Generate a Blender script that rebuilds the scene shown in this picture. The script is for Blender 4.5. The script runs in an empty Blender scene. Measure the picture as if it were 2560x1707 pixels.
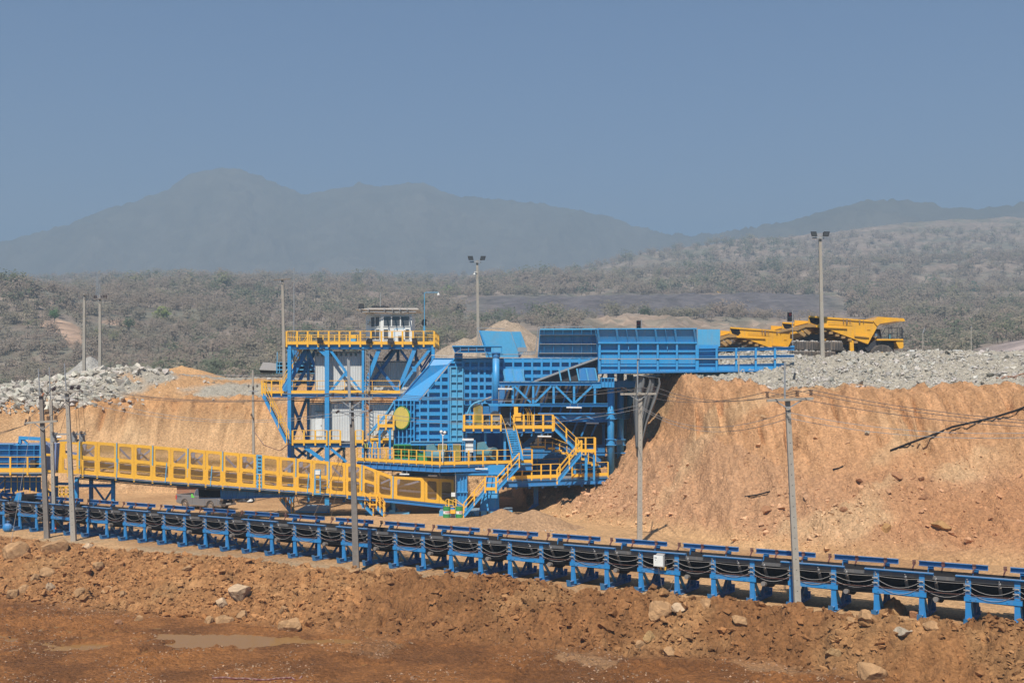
import bpy, math, random
import numpy as np
from mathutils import Vector, Matrix

# ------------------------------------------------------------------ camera, sky, sun, exposure
SC = bpy.context.scene
COL = SC.collection
FPX, HZ, CH = 2750.0, 990.0, 9.8          # lens in photo pixels, horizon row, camera height (m)
cam_d = bpy.data.cameras.new('camera')
cam = bpy.data.objects.new('camera', cam_d); COL.objects.link(cam)
cam.location = (0, 0, CH); cam.rotation_euler = (math.radians(90), 0, 0)
cam_d.sensor_width = 36.0; cam_d.lens = 36.0 * FPX / 2560.0
cam_d.shift_y = (HZ - 853.5) / 2560.0
cam_d.clip_start = 1.0; cam_d.clip_end = 12000.0
SC.camera = cam
SUN_EL, SUN_AZ = 54.0, -14.0              # sun behind the camera, a little to the left
sdir = Vector((math.sin(math.radians(SUN_AZ)) * math.cos(math.radians(SUN_EL)),
               -math.cos(math.radians(SUN_AZ)) * math.cos(math.radians(SUN_EL)),
               math.sin(math.radians(SUN_EL))))
w = bpy.data.worlds.new('World'); SC.world = w; w.use_nodes = True
nt = w.node_tree; nt.nodes.clear()
sky = nt.nodes.new('ShaderNodeTexSky'); sky.sky_type = 'NISHITA'; sky.sun_disc = False
sky.sun_elevation = math.radians(SUN_EL)
sky.sun_rotation = math.atan2(sdir.x, sdir.y)
sky.altitude = 300; sky.air_density = 1.2; sky.dust_density = 0.3; sky.ozone_density = 5.0
bg = nt.nodes.new('ShaderNodeBackground'); bg.inputs[1].default_value = 0.064
wo = nt.nodes.new('ShaderNodeOutputWorld')
tint = nt.nodes.new('ShaderNodeMix'); tint.data_type = 'RGBA'; tint.blend_type = 'MULTIPLY'; tint.inputs[0].default_value = 1.0; tint.inputs[7].default_value = (.22, .70, 1.08, 1)
nt.links.new(sky.outputs[0], tint.inputs[6]); nt.links.new(tint.outputs[2], bg.inputs[0]); nt.links.new(bg.outputs[0], wo.inputs[0])
sl = bpy.data.lights.new('sun', 'SUN'); sl.energy = 5.0; sl.angle = math.radians(0.6); sl.color = (1.0, 0.95, 0.87)
so = bpy.data.objects.new('sun', sl); COL.objects.link(so)
so.rotation_euler = sdir.to_track_quat('Z', 'Y').to_euler()
SC.view_settings.view_transform = 'Standard'; SC.view_settings.look = 'None'
SC.view_settings.exposure = 0.32; SC.view_settings.gamma = 1.0
SC.render.engine = 'CYCLES'
SC.cycles.volume_bounces = 1; SC.cycles.max_bounces = 6; SC.cycles.transparent_max_bounces = 16
SC.cycles.use_adaptive_sampling = True
random.seed(5)
RNG = np.random.default_rng(11)

# ------------------------------------------------------------------ helpers
def WX(px, D): return (px - 1280.0) * D / FPX
def WZ(py, D): return CH + (HZ - py) * D / FPX
def W(px, py, D): return Vector((WX(px, D), D, WZ(py, D)))

def tag(o, label=None, cat=None, group=None, kind=None):
    if label: o['label'] = label
    if cat: o['category'] = cat
    if group: o['group'] = group
    if kind: o['kind'] = kind
    return o
def thing(name, label, cat, loc=(0, 0, 0), rz=0, group=None):
    o = bpy.data.objects.new(name, None); COL.objects.link(o)
    o.location = loc; o.rotation_euler = (0, 0, rz); o.empty_display_size = 0.3
    return tag(o, label, cat, group)
def link_mesh(name, me, mat, parent=None):
    if mat is not None: me.materials.append(mat)
    o = bpy.data.objects.new(name, me); COL.objects.link(o)
    if parent is not None: o.parent = parent
    return o
def copy_tree(o, parent=None):
    c = o.copy(); COL.objects.link(c); c.parent = parent
    for ch in [x for x in bpy.data.objects if x.parent == o]:
        copy_tree(ch, c)
    return c

class MB:
    def __init__(s, off=(0, 0, 0)): s.v = []; s.f = []; s.o = Vector(off)
    def add(s, vs, fs):
        n = len(s.v); s.v += [tuple(Vector(p) - s.o) for p in vs]; s.f += [tuple(n + i for i in f) for f in fs]
    def box(s, a, b):
        x0, x1 = sorted((a[0], b[0])); y0, y1 = sorted((a[1], b[1])); z0, z1 = sorted((a[2], b[2]))
        s.add([(x0,y0,z0),(x1,y0,z0),(x1,y1,z0),(x0,y1,z0),(x0,y0,z1),(x1,y0,z1),(x1,y1,z1),(x0,y1,z1)],
              [(3,2,1,0),(4,5,6,7),(0,1,5,4),(1,2,6,5),(2,3,7,6),(3,0,4,7)])
    def beam(s, p, q, w, h=None, up=None, w2=None, h2=None):
        h = h or w; w2 = w2 or w; h2 = h2 or h
        p = Vector(p); q = Vector(q); d = (q - p)
        if d.length < 1e-6: return
        d.normalize()
        u = Vector(up) if up else (Vector((0, 0, 1)) if abs(d.z) < 0.95 else Vector((0, 1, 0)))
        sx = d.cross(u).normalized(); uz = sx.cross(d).normalized()
        vs = []
        for c, a, b in ((p, w, h), (q, w2, h2)):
            for i, j in ((-1,-1),(1,-1),(1,1),(-1,1)): vs.append(c + sx*(i*a/2) + uz*(j*b/2))
        s.add(vs, [(0,1,2,3),(7,6,5,4),(0,4,5,1),(1,5,6,2),(2,6,7,3),(3,7,4,0)])
    def ibeam(s, p, q, w, h, t=0.04, up=None):
        p = Vector(p); q = Vector(q); d = (q - p).normalized()
        u = Vector(up) if up else (Vector((0, 0, 1)) if abs(d.z) < 0.95 else Vector((0, 1, 0)))
        sx = d.cross(u).normalized(); uz = sx.cross(d).normalized()
        s.beam(p + uz*(h/2-t/2), q + uz*(h/2-t/2), w, t, uz); s.beam(p - uz*(h/2-t/2), q - uz*(h/2-t/2), w, t, uz)
        s.beam(p, q, t, h-2*t, uz)
    def tube(s, p, q, r, r2=None, n=8, cap=True):
        r2 = r if r2 is None else r2
        p = Vector(p); q = Vector(q); d = (q - p)
        if d.length < 1e-6: return
        d.normalize(); u = Vector((0, 0, 1)) if abs(d.z) < 0.9 else Vector((1, 0, 0))
        sx = d.cross(u).normalized(); uz = sx.cross(d).normalized()
        vs = []; fs = []
        for c, a in ((p, r), (q, r2)):
            for i in range(n):
                t = 2*math.pi*(i+.5)/n; vs.append(c + sx*(a*math.cos(t)) + uz*(a*math.sin(t)))
        for i in range(n): fs.append((i, (i+1) % n, n+(i+1) % n, n+i)[::-1])
        if cap: fs.append(tuple(range(n))); fs.append(tuple(range(2*n-1, n-1, -1)))
        s.add(vs, fs)
    def path(s, pts, r, n=5):
        for a, b in zip(pts[:-1], pts[1:]): s.tube(a, b, r, n=n)
    def ball(s, c, r, n=10, m=7, sc=(1,1,1)):
        vs = []; fs = []; c = Vector(c)
        for j in range(m+1):
            ph = math.pi*j/m
            for i in range(n):
                t = 2*math.pi*i/n
                vs.append(c + Vector((r*sc[0]*math.sin(ph)*math.cos(t), r*sc[1]*math.sin(ph)*math.sin(t), r*sc[2]*math.cos(ph))))
        for j in range(m):
            for i in range(n): fs.append((j*n+i, (j+1)*n+i, (j+1)*n+(i+1) % n, j*n+(i+1) % n))
        s.add(vs, fs)
    def slab(s, pts, d):        # planar polygon (3D points) thickened by vector d
        n = len(pts); d = Vector(d); P = [Vector(p) for p in pts]
        vs = P + [p + d for p in P]
        fs = [tuple(range(n)), tuple(range(2*n-1, n-1, -1))] + [(i, i+n, (i+1) % n + n, (i+1) % n) for i in range(n)]
        s.add(vs, fs)
    def frame(s, pts, hole, d): # polygon with a hole, same vertex count, thickened
        n = len(pts); d = Vector(d); P = [Vector(p) for p in pts] + [Vector(p) for p in hole]
        vs = P + [p + d for p in P]; m = 2*n; fs = []
        for i in range(n):
            j = (i+1) % n
            fs += [(i, j, n+j, n+i), (m+i, m+n+i, m+n+j, m+j), (i, m+i, m+j, j), (n+i, n+j, m+n+j, m+n+i)]
        s.add(vs, fs)
    def build(s, name, mat, parent=None, smooth=False):
        me = bpy.data.meshes.new(name); me.from_pydata(s.v, [], s.f); me.update()
        if smooth:
            for p in me.polygons: p.use_smooth = True
        return link_mesh(name, me, mat, parent)

def np_mesh(name, V, Q, cols=None, smooth=True):
    """V (n,3) float, Q (m,k) int faces, cols (n,3) point colours"""
    me = bpy.data.meshes.new(name); k = Q.shape[1]
    me.vertices.add(len(V)); me.vertices.foreach_set('co', V.astype(np.float32).ravel())
    me.loops.add(Q.size); me.loops.foreach_set('vertex_index', Q.astype(np.int32).ravel())
    me.polygons.add(len(Q)); me.polygons.foreach_set('loop_start', np.arange(0, Q.size, k, dtype=np.int32))
    me.polygons.foreach_set('loop_total', np.full(len(Q), k, dtype=np.int32))
    me.polygons.foreach_set('use_smooth', np.full(len(Q), smooth, dtype=bool))
    if cols is not None:
        a = me.color_attributes.new('Col', 'FLOAT_COLOR', 'POINT')
        c = np.ones((len(V), 4), np.float32); c[:, :3] = cols; a.data.foreach_set('color', c.ravel())
    me.update(calc_edges=True); me.validate()
    return me

def _h(ix, iy, seed):
    n = (ix.astype(np.int64)*374761393 + iy.astype(np.int64)*668265263 + seed*1442695041) & 0xffffffff
    n = ((n ^ (n >> 13))*1274126177) & 0xffffffff
    n = (n ^ (n >> 16)) & 0xffffffff
    return n/4294967295.0
def vnoise(x, y, seed=0):
    ix = np.floor(x); iy = np.floor(y); fx = x-ix; fy = y-iy
    fx = fx*fx*(3-2*fx); fy = fy*fy*(3-2*fy)
    a = _h(ix, iy, seed); b = _h(ix+1, iy, seed); c = _h(ix, iy+1, seed); d = _h(ix+1, iy+1, seed)
    return (a*(1-fx)+b*fx)*(1-fy)+(c*(1-fx)+d*fx)*fy*1.0
def fbm(x, y, sc, octv=4, seed=0, ridged=False):
    r = 0; amp = 1; tot = 0; x = x/sc; y = y/sc
    for o in range(octv):
        n = vnoise(x, y, seed+o*17)
        if ridged: n = 1-np.abs(2*n-1)
        r = r + amp*n; tot += amp; amp *= .5
        x, y = (x*1.6+y*1.2)+3.1, (y*1.6-x*1.2)+7.7
    return r/tot
def worley(x, y, sc, seed=0):
    x = x/sc; y = y/sc; ix = np.floor(x); iy = np.floor(y); d = np.full(x.shape, 9.0)
    for i in (-1, 0, 1):
        for j in (-1, 0, 1):
            a, b = ix+i, iy+j; d = np.minimum(d, (a+_h(a, b, seed)-x)**2+(b+_h(a, b, seed+7)-y)**2)
    return np.sqrt(d)
def sstep(a, b, x):
    t = np.clip((x-a)/(b-a), 0, 1); return t*t*(3-2*t)

# ------------------------------------------------------------------ materials
MATS = {}
def nmat(name):
    m = bpy.data.materials.new(name); m.use_nodes = True; MATS[name] = m
    n = m.node_tree; b = n.nodes['Principled BSDF']; return m, n, b
def N(n, t, **kw):
    x = n.nodes.new(t)
    for k, v in kw.items():
        if hasattr(x, k): setattr(x, k, v)
        else: x.inputs[k.replace('_', ' ')].default_value = v
    return x
def paint(name, col, rough=.45, dirt=(.25, .17, .10), amt=.28, scale=1.2, metal=0.0, spec=.5):
    """worn coated surface: base colour, dust patches, slight bump"""
    m, n, b = nmat(name); L = n.links.new
    tc = N(n, 'ShaderNodeTexCoord')
    no = N(n, 'ShaderNodeTexNoise', Scale=scale, Detail=6.0, Roughness=.65); L(tc.outputs['Object'], no.inputs['Vector'])
    no2 = N(n, 'ShaderNodeTexNoise', Scale=scale*7, Detail=3.0); L(tc.outputs['Object'], no2.inputs['Vector'])
    cr = N(n, 'ShaderNodeValToRGB'); cr.color_ramp.elements[0].position = .45; cr.color_ramp.elements[1].position = .78
    L(no.outputs[0], cr.inputs[0])
    mu = N(n, 'ShaderNodeMath', operation='MULTIPLY'); L(cr.outputs[0], mu.inputs[0]); mu.inputs[1].default_value = amt
    mx = N(n, 'ShaderNodeMix', data_type='RGBA'); L(mu.outputs[0], mx.inputs[0])
    mx.inputs[6].default_value = (*col, 1); mx.inputs[7].default_value = (*dirt, 1)
    # dust lying on ledges and run-down streaks
    ge = N(n, 'ShaderNodeNewGeometry'); sp = N(n, 'ShaderNodeSeparateXYZ'); L(ge.outputs['Normal'], sp.inputs[0])
    mp = N(n, 'ShaderNodeMapping'); mp.inputs['Scale'].default_value = (5.0, 5.0, .35); L(tc.outputs['Object'], mp.inputs[0])
    ns = N(n, 'ShaderNodeTexNoise', Scale=1.0, Detail=4.0, Roughness=.6); L(mp.outputs[0], ns.inputs['Vector'])
    c2 = N(n, 'ShaderNodeValToRGB'); c2.color_ramp.elements[0].position = .54; c2.color_ramp.elements[1].position = .74; L(ns.outputs[0], c2.inputs[0])
    a1 = N(n, 'ShaderNodeMath', operation='MULTIPLY'); L(c2.outputs[0], a1.inputs[0]); a1.inputs[1].default_value = amt*1.1
    a2 = N(n, 'ShaderNodeMapRange'); a2.inputs[1].default_value = .5; a2.inputs[2].default_value = .95; a2.inputs[4].default_value = min(.6, amt*2.0); L(sp.outputs[2], a2.inputs[0])
    a3 = N(n, 'ShaderNodeMath', operation='MAXIMUM'); L(a1.outputs[0], a3.inputs[0]); L(a2.outputs[0], a3.inputs[1])
    m2 = N(n, 'ShaderNodeMix', data_type='RGBA'); L(a3.outputs[0], m2.inputs[0]); L(mx.outputs[2], m2.inputs[6]); m2.inputs[7].default_value = (.34, .26, .19, 1) if sum(col) > .1 else (.07, .055, .045, 1)
    hs = N(n, 'ShaderNodeHueSaturation'); L(m2.outputs[2], hs.inputs['Color'])
    mr = N(n, 'ShaderNodeMapRange'); mr.inputs[3].default_value = .86; mr.inputs[4].default_value = 1.12
    L(no2.outputs[0], mr.inputs[0]); L(mr.outputs[0], hs.inputs['Value'])
    L(hs.outputs[0], b.inputs['Base Color'])
    b.inputs['Roughness'].default_value = rough; b.inputs['Metallic'].default_value = metal
    b.inputs['Specular IOR Level'].default_value = spec
    return m
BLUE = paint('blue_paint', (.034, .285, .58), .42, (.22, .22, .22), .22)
BLUE2 = paint('deep_blue_paint', (.022, .195, .46), .5, (.20, .17, .14), .22)  # deeper blue; on rear steel it doubles as painted shade
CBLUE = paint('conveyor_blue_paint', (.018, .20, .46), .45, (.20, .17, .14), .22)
TRUCKB = paint('shaded_dusty_yellow_paint', (.36, .20, .06), .7, (.22, .14, .08), .5)  # truck yellow, dirtied and browned to paint in the shade underneath
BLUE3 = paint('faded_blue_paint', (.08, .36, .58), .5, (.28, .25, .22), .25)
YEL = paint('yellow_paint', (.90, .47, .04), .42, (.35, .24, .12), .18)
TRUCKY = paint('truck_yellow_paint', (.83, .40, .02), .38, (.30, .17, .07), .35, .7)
GRN = paint('green_paint', (.03, .26, .07), .5, (.18, .15, .1), .3)
TEAL = paint('teal_paint', (.09, .24, .28), .45, (.25, .22, .18), .3)
GREY = paint('galvanised_steel', (.36, .36, .35), .45, (.25, .22, .18), .3, metal=.3)
LAV = paint('lavender_blue_steel', (.20, .26, .42), .5, (.25, .22, .2), .2)
DARK = paint('dark_steel', (.028, .03, .036), .6, (.12, .09, .07), .3)
RUB = paint('black_rubber', (.007, .007, .008), .85, (.05, .04, .033), .15, 2.5, spec=.2)
TYRE = paint('dusty_tyre_rubber', (.07, .062, .055), .85, (.24, .16, .10), .6, 1.6)
BELTG = paint('sunlit_grey_edge', (.11, .11, .11), .6, (.2, .16, .12), .3)
WHITE = paint('white_panel', (.76, .76, .71), .5, (.35, .3, .24), .25)
CONC = paint('concrete', (.36, .32, .26), .85, (.22, .18, .14), .5, 1.5)
WOODP = paint('weathered_wood', (.20, .175, .15), .9, (.08, .07, .06), .5, 3)
BROWN = paint('brown_ceramic', (.05, .022, .018), .3, (.1, .08, .06), .2)
CABLE = paint('grey_cable', (.30, .29, .28), .5, (.2, .16, .12), .3)
WIREM = paint('dark_wire', (.10, .09, .085), .5)
MAROON = paint('maroon_bracket', (.16, .045, .04), .5)
ROLL = paint('roller_grey', (.15, .135, .12), .6, (.2, .12, .07), .5)
TARP = paint('grey_tarpaulin', (.13, .135, .135), .5, (.25, .22, .18), .3, .8)
RED = paint('red_plastic', (.55, .04, .03), .4)
ORANGE = paint('orange_plastic', (.80, .13, .03), .45)
SILV = paint('silver_car_paint', (.22, .22, .225), .35, (.28, .20, .14), .35, 1.2, metal=.2)
CHROME = paint('chrome', (.55, .55, .55), .18, metal=.9)
LGRN = paint('lime_sticker', (.16, .75, .10), .5)
SKIN = paint('skin', (.32, .17, .11), .6)
CLOTH = paint('dark_clothing', (.02, .022, .03), .8)
HIVIS = paint('reflective_yellow', (.75, .80, .12), .4)
WOODR = paint('reddish_timber', (.33, .16, .09), .8, (.2, .12, .08), .5, 3)

SHEET = paint('pale_roof_sheet', (.62, .58, .50), .5, (.3, .25, .2), .3)
def glassm(name, col, rough=.12):
    m, n, b = nmat(name); b.inputs['Base Color'].default_value = (*col, 1); b.inputs['Roughness'].default_value = rough
    b.inputs['Specular IOR Level'].default_value = .7; return m
GLASS = glassm('window_glass', (.075, .08, .085), .22)
def meshguard(name, col, dens):
    """expanded-metal guard: slats with gaps"""
    m, n, b = nmat(name); L = n.links.new
    b.inputs['Base Color'].default_value = (*col, 1); b.inputs['Roughness'].default_value = .6
    tc = N(n, 'ShaderNodeTexCoord'); wv = N(n, 'ShaderNodeTexWave', wave_type='BANDS', bands_direction='Z', Scale=8.0, Distortion=.4)
    L(tc.outputs['Object'], wv.inputs[0])
    gt = N(n, 'ShaderNodeMath', operation='LESS_THAN'); L(wv.outputs['Fac'], gt.inputs[0]); gt.inputs[1].default_value = dens
    L(gt.outputs[0], b.inputs['Alpha'])
    return m
MESHY = meshguard('yellow_wire_mesh', (.38, .21, .05), .38)
MESHO = meshguard('ochre_wire_mesh', (.42, .33, .05), .55)

def corrugated(name, col, scale=14):
    m = paint(name, col, .5, (.34, .30, .24), .2); n = m.node_tree; L = n.links.new
    tc = N(n, 'ShaderNodeTexCoord'); wv = N(n, 'ShaderNodeTexWave', wave_type='BANDS', bands_direction='X', Scale=scale/10, Distortion=0.0)
    L(tc.outputs['Object'], wv.inputs[0]); bp = N(n, 'ShaderNodeBump', Strength=.9, Distance=.06)
    L(wv.outputs['Fac'], bp.inputs['Height']); L(bp.outputs[0], n.nodes['Principled BSDF'].inputs['Normal']); return m
CORR = corrugated('corrugated_grey_sheet', (.66, .66, .62))

def earth(name, bump=.5, bscale=3.0, rough=.95, speck=.25, scale2=9.0):
    """uses the point colour 'Col' (soil type), broken up by noise"""
    m, n, b = nmat(name); L = n.links.new
    at = N(n, 'ShaderNodeAttribute'); at.attribute_name = 'Col'
    tc = N(n, 'ShaderNodeTexCoord')
    n1 = N(n, 'ShaderNodeTexNoise', Scale=bscale, Detail=9.0, Roughness=.72); L(tc.outputs['Object'], n1.inputs['Vector'])
    n2 = N(n, 'ShaderNodeTexNoise', Scale=scale2, Detail=4.0, Roughness=.6); L(tc.outputs['Object'], n2.inputs['Vector'])
    vo = N(n, 'ShaderNodeTexVoronoi', Scale=scale2*.45, feature='F1'); L(tc.outputs['Object'], vo.inputs['Vector'])
    mr = N(n, 'ShaderNodeMapRange'); mr.inputs[1].default_value = .25; mr.inputs[2].default_value = .75
    mr.inputs[3].default_value = 1-speck*1.4; mr.inputs[4].default_value = 1+speck; L(n1.outputs[0], mr.inputs[0])
    mr2 = N(n, 'ShaderNodeMapRange'); mr2.inputs[1].default_value = .2; mr2.inputs[2].default_value = .8
    mr2.inputs[3].default_value = 1-speck*.7; mr2.inputs[4].default_value = 1+speck*.7; L(vo.outputs['Color'], mr2.inputs[0])
    mu = N(n, 'ShaderNodeMath', operation='MULTIPLY'); L(mr.outputs[0], mu.inputs[0]); L(mr2.outputs[0], mu.inputs[1])
    hs = N(n, 'ShaderNodeHueSaturation'); L(at.outputs['Color'], hs.inputs['Color']); L(mu.outputs[0], hs.inputs['Value'])
    L(hs.outputs[0], b.inputs['Base Color'])
    ad = N(n, 'ShaderNodeMath', operation='ADD'); L(n1.outputs[0], ad.inputs[0])
    m3 = N(n, 'ShaderNodeMath', operation='MULTIPLY'); L(vo.outputs['Distance'], m3.inputs[0]); m3.inputs[1].default_value = -.35
    L(m3.outputs[0], ad.inputs[1])
    bp = N(n, 'ShaderNodeBump', Strength=1.0, Distance=bump); L(ad.outputs[0], bp.inputs['Height']); L(bp.outputs[0], b.inputs['Normal'])
    b.inputs['Roughness'].default_value = rough; b.inputs['Specular IOR Level'].default_value = .15
    return m
EARTH = earth('earth', .19, 4.5, speck=.22, scale2=16.0)
ROCK = earth('rock', .12, 3.0, .9, .18, 5)
HILLM = earth('hill_soil', 2.0, .06, .95, .25, .5)
MOUNT = earth('mountain_forest', 6.0, .012, .95, .2, .10)
LEAFM, _n, _b = nmat('foliage')
_a = N(_n, 'ShaderNodeAttribute'); _a.attribute_name = 'Col'; _n.links.new(_a.outputs['Color'], _b.inputs['Base Color'])
_b.inputs['Roughness'].default_value = .9; _b.inputs['Specular IOR Level'].default_value = .05
_tr = N(_n, 'ShaderNodeBsdfTranslucent'); _n.links.new(_a.outputs['Color'], _tr.inputs['Color']); _mx = N(_n, 'ShaderNodeMixShader'); _mx.inputs[0].default_value = .45
_n.links.new(_b.outputs[0], _mx.inputs[1]); _n.links.new(_tr.outputs[0], _mx.inputs[2]); _n.links.new(_mx.outputs[0], _n.nodes['Material Output'].inputs['Surface'])
WATER, _n, _b = nmat('muddy_water')
_b.inputs['Base Color'].default_value = (.24, .125, .045, 1); _b.inputs['Roughness'].default_value = .08
_b.inputs['IOR'].default_value = 1.09; _b.inputs['Specular IOR Level'].default_value = .5
_w = N(_n, 'ShaderNodeTexNoise', Scale=1.5, Detail=2.0); _t = N(_n, 'ShaderNodeTexCoord'); _n.links.new(_t.outputs['Object'], _w.inputs['Vector'])
_bp = N(_n, 'ShaderNodeBump', Strength=.04, Distance=.02); _n.links.new(_w.outputs[0], _bp.inputs['Height']); _n.links.new(_bp.outputs[0], _b.inputs['Normal'])
# ------------------------------------------------------------------ terrain
CA = np.array([-38.1, 81.9]); CD = np.array([0.856, -0.5166]); CN = np.array([0.5166, 0.856])   # belt line near feet, direction, away from camera
def cu(u, across=0.0, z=0.0):
    p = CA + CD*u + CN*across; return Vector((p[0], p[1], z))
# stations: X : seven (Y, z) pairs  (pit floor edge, talus, wall, crest, rubble bank, bench, far)
ST = {
 -110: [(111,0),(113,4.0),(115.5,8.2),(118,9.3),(128,11.2),(150,11.6),(190,8)],
 -62:  [(111,0),(113,4.0),(115.5,8.2),(118,9.0),(128,10.4),(150,11.0),(190,8)],
 -50:  [(111,0),(113,4.2),(115.5,8.3),(118,9.0),(128,12.2),(150,11.4),(190,8)],
 -45:  [(111,0),(113,4.2),(115.5,8.4),(118,9.3),(128,13.2),(150,11.6),(190,8)],
 -36:  [(111,0),(113,4.2),(115.5,8.4),(118,9.5),(128,11.8),(150,12.2),(190,8)],
 -24:  [(111,0),(113,4.2),(115.3,8.6),(118,9.7),(130,11.6),(150,12.2),(190,8)],
 -8:   [(110,0),(112,4.8),(113.5,8.6),(115,9.8),(127,12.0),(150,12.35),(190,8)],
 0:    [(107,0),(108.5,5.5),(110,9),(112,10.5),(124,13),(150,13),(190,8)],
 1.5:  [(94,0),(98,.4),(106,5.5),(108.5,9.5),(120,13),(150,13.2),(190,8)],
 4.8:  [(86.5,0),(90,.8),(99,2.2),(102.5,9.5),(112,12.8),(150,13.4),(190,8)],
 7.2:  [(83.5,0),(90,1.95),(97.5,3.2),(101.5,10),(111,13),(150,13.4),(190,8)],
 9.7:  [(80,0),(90,3.75),(96.5,5.0),(100.5,10.6),(110,13.1),(150,13.5),(190,8)],
 11.2:  [(77.5,0),(89,5.0),(95,6.6),(99.5,11.0),(109,13.2),(150,13.5),(190,8)],
 13.0: [(75,0),(87,6.3),(90,7.0),(98,11.2),(108,13.3),(150,13.5),(190,8)],
 14.2: [(73.5,0),(83,6.4),(87.5,9.9),(92,11.2),(99.0,13.4),(102.0,12.35),(190,8)],
 15.2: [(72,0),(81,6.4),(86,10.1),(91,11.3),(99.0,13.45),(102.0,12.35),(190,8)],
 21:   [(67,0),(74.5,4.2),(81,9.6),(84,10.3),(99.0,13.7),(102.0,12.35),(190,8)],
 29:   [(63.5,0.1),(73,4.6),(78.5,9.7),(81.5,10.35),(99.0,13.75),(102.0,12.35),(190,8)],
 38:   [(60,0.3),(70,4.4),(77,9.8),(79.5,10.4),(97.0,13.7),(102.0,12.35),(190,8)],
 60:   [(52,.5),(62,4.4),(70,9.8),(73,10.4),(95.0,13.7),(102.0,12.35),(190,8)],
 110:  [(46,.5),(56,4.4),(65,9.8),(69,10.4),(92.0,13.7),(102.0,12.35),(190,8)],
}
SX = np.array(sorted(ST)); SY = np.array([[p[0] for p in ST[k]] for k in sorted(ST)]); SZ = np.array([[p[1] for p in ST[k]] for k in sorted(ST)])
def bank(x, y):
    ys = [np.interp(x, SX, SY[:, k]) for k in range(7)]; zs = [np.interp(x, SX, SZ[:, k]) for k in range(7)]
    z = np.zeros_like(x)
    for k in range(6):
        t = np.clip((y-ys[k])/(ys[k+1]-ys[k]), 0, 1)
        if k in (2, 3): t = t*t*(3-2*t)*.4+t*.6
        z = np.where(y >= ys[k], zs[k]+(zs[k+1]-zs[k])*t, z)
    seg = sum((y >= ys[k]).astype(int) for k in range(7))
    return z, seg, ys
ZC_U = [(-20,.1),(0,.1),(10,-.15),(20,-.1),(30,.15),(38,.2),(45,.5),(50,.2),(53,.45),(57,.6),(62,.45),(70,.85),(90,.9)]
DB_U = [(-20,14),(19,13),(36,10.3),(48,8.6),(58,7.0),(70,6.4),(90,6)]
def height(x, y, detail=True, color=False):
    x = np.asarray(x, float); y = np.asarray(y, float)
    px_, py_ = x-CA[0], y-CA[1]
    u = px_*CD[0]+py_*CD[1]; d = -(px_*CN[0]+py_*CN[1])
    zb, seg, ys = bank(x + (fbm(x, y, 9, 3, 4)-.5)*1.6*sstep(95, 70, y)*0 + 0*x, y + (fbm(x, y, 7, 3, 5)-.5)*2.2)
    ub = np.interp(u, *zip(*ZC_U)); db = np.interp(u, *zip(*DB_U))
    wig = (fbm(x, y, 5, 3, 21)-.5)*2
    dd = d + wig*.9
    crest = sstep(1.6, 4.2, dd)*ub
    t = np.clip((dd-4.2)/(db-4.2), 0, 1)
    floor_z = np.interp(u, [0, 40, 60, 90], [-1.38, -1.36, -1.05, -.9])
    zf = np.where(dd < 4.2, crest, ub + (floor_z-ub)*(t*t*(3-2*t)))
    fore = sstep(1.4, 2.4, d)
    z = np.where(d > 1.4, zf*fore, zb)
    if not detail: return z
    rough = sstep(2.6, 4.2, dd)*(1-sstep(db-.8, db+1.2, dd))       # lumpy berm
    flat = sstep(db-.5, db+1.5, dd)
    lump = (fbm(x, y, 1.5, 4, 31, True)-.55)*.75 + (fbm(x, y, .38, 2, 33, True)-.5)*.24
    wx, wy = x+.25*fbm(x, y, .7, 2, 34), y+.25*fbm(x, y, .7, 2, 36); w1, w2 = worley(wx, wy, .95, 35), worley(wx, wy, .40, 37)
    clod = (.25-w1*w1)*.42 + (.25-w2*w2)*.20 + (.45-worley(x+.3*vnoise(x*3, y*3, 5), y, .17, 39))*.07
    z = z + rough*(lump*np.interp(u, [0, 30, 45, 90], [.6, .65, 1.1, 1.0]) + clod*sstep(.25, .55, fbm(x, y, 3.5, 3, 38)+.12)*np.interp(u, [0, 36, 44], [1.5, 1.6, 2.1]))
    pool = np.exp(-(((x+13)/11)**2+((y-50.2)/1.5)**2)**1.5); pool = np.maximum(pool, .75*np.exp(-(((x+2)/5)**2+((y-47.3)/1.0)**2)))
    pool = pool*(1-sstep(.50, .62, fbm(x, y*2.2, 2.4, 4, 46))); z = z - flat*pool*.13
    patch = flat*sstep(.42, .54, fbm(x, y, 2.6, 3, 45))*(1-sstep(.15, .5, pool))
    w3 = worley(wx, wy, .55, 47); z = z + patch*((.3-w3*w3)*.30+(.45-worley(x, y, .2, 48))*.12)
    z = z + flat*((fbm(x, y, 2.2, 4, 41)-.5)*.20 + (fbm(x, y, .35, 2, 43, True)-.5)*.07)
    yard = (d <= 1.6)*(zb < .05)
    z = z + yard*((fbm(x, y, 4, 4, 51)-.5)*.07)*sstep(-4.2, -5.5, -np.abs(d+1.4)-3.1)
    up = sstep(0.0, 1.2, zb)*(d < 1.4)
    wall = ((seg >= 1) & (seg <= 3))*up
    z = z + wall*((fbm(x*1.4, y*.5, 2.4, 5, 61, True)-.55)*1.1 + (fbm(x, y, .5, 3, 63)-.5)*.25)
    gul = (fbm(x*2.6, y*.35, 2.2, 3, 67, True)-.5)
    z = z + wall*sstep(3.5, 8, zb)*gul*.5
    z = z + wall*(fbm(x*5, y*.5, 1.5, 3, 66, True)-.5)*.22 - wall*sstep(.20, .05, worley(x, y*.8, 1.1, 62))*.30*sstep(.45, .6, fbm(x, y, 5, 2, 60))
    gouge = sstep(.60, .72, fbm(x*2.2, y*.25, 1.6, 3, 69))*sstep(.45, .6, fbm(x, y, 8, 2, 70))*sstep(5.6, 7.2, zb)*(1-sstep(9.2, 9.9, zb))
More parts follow.
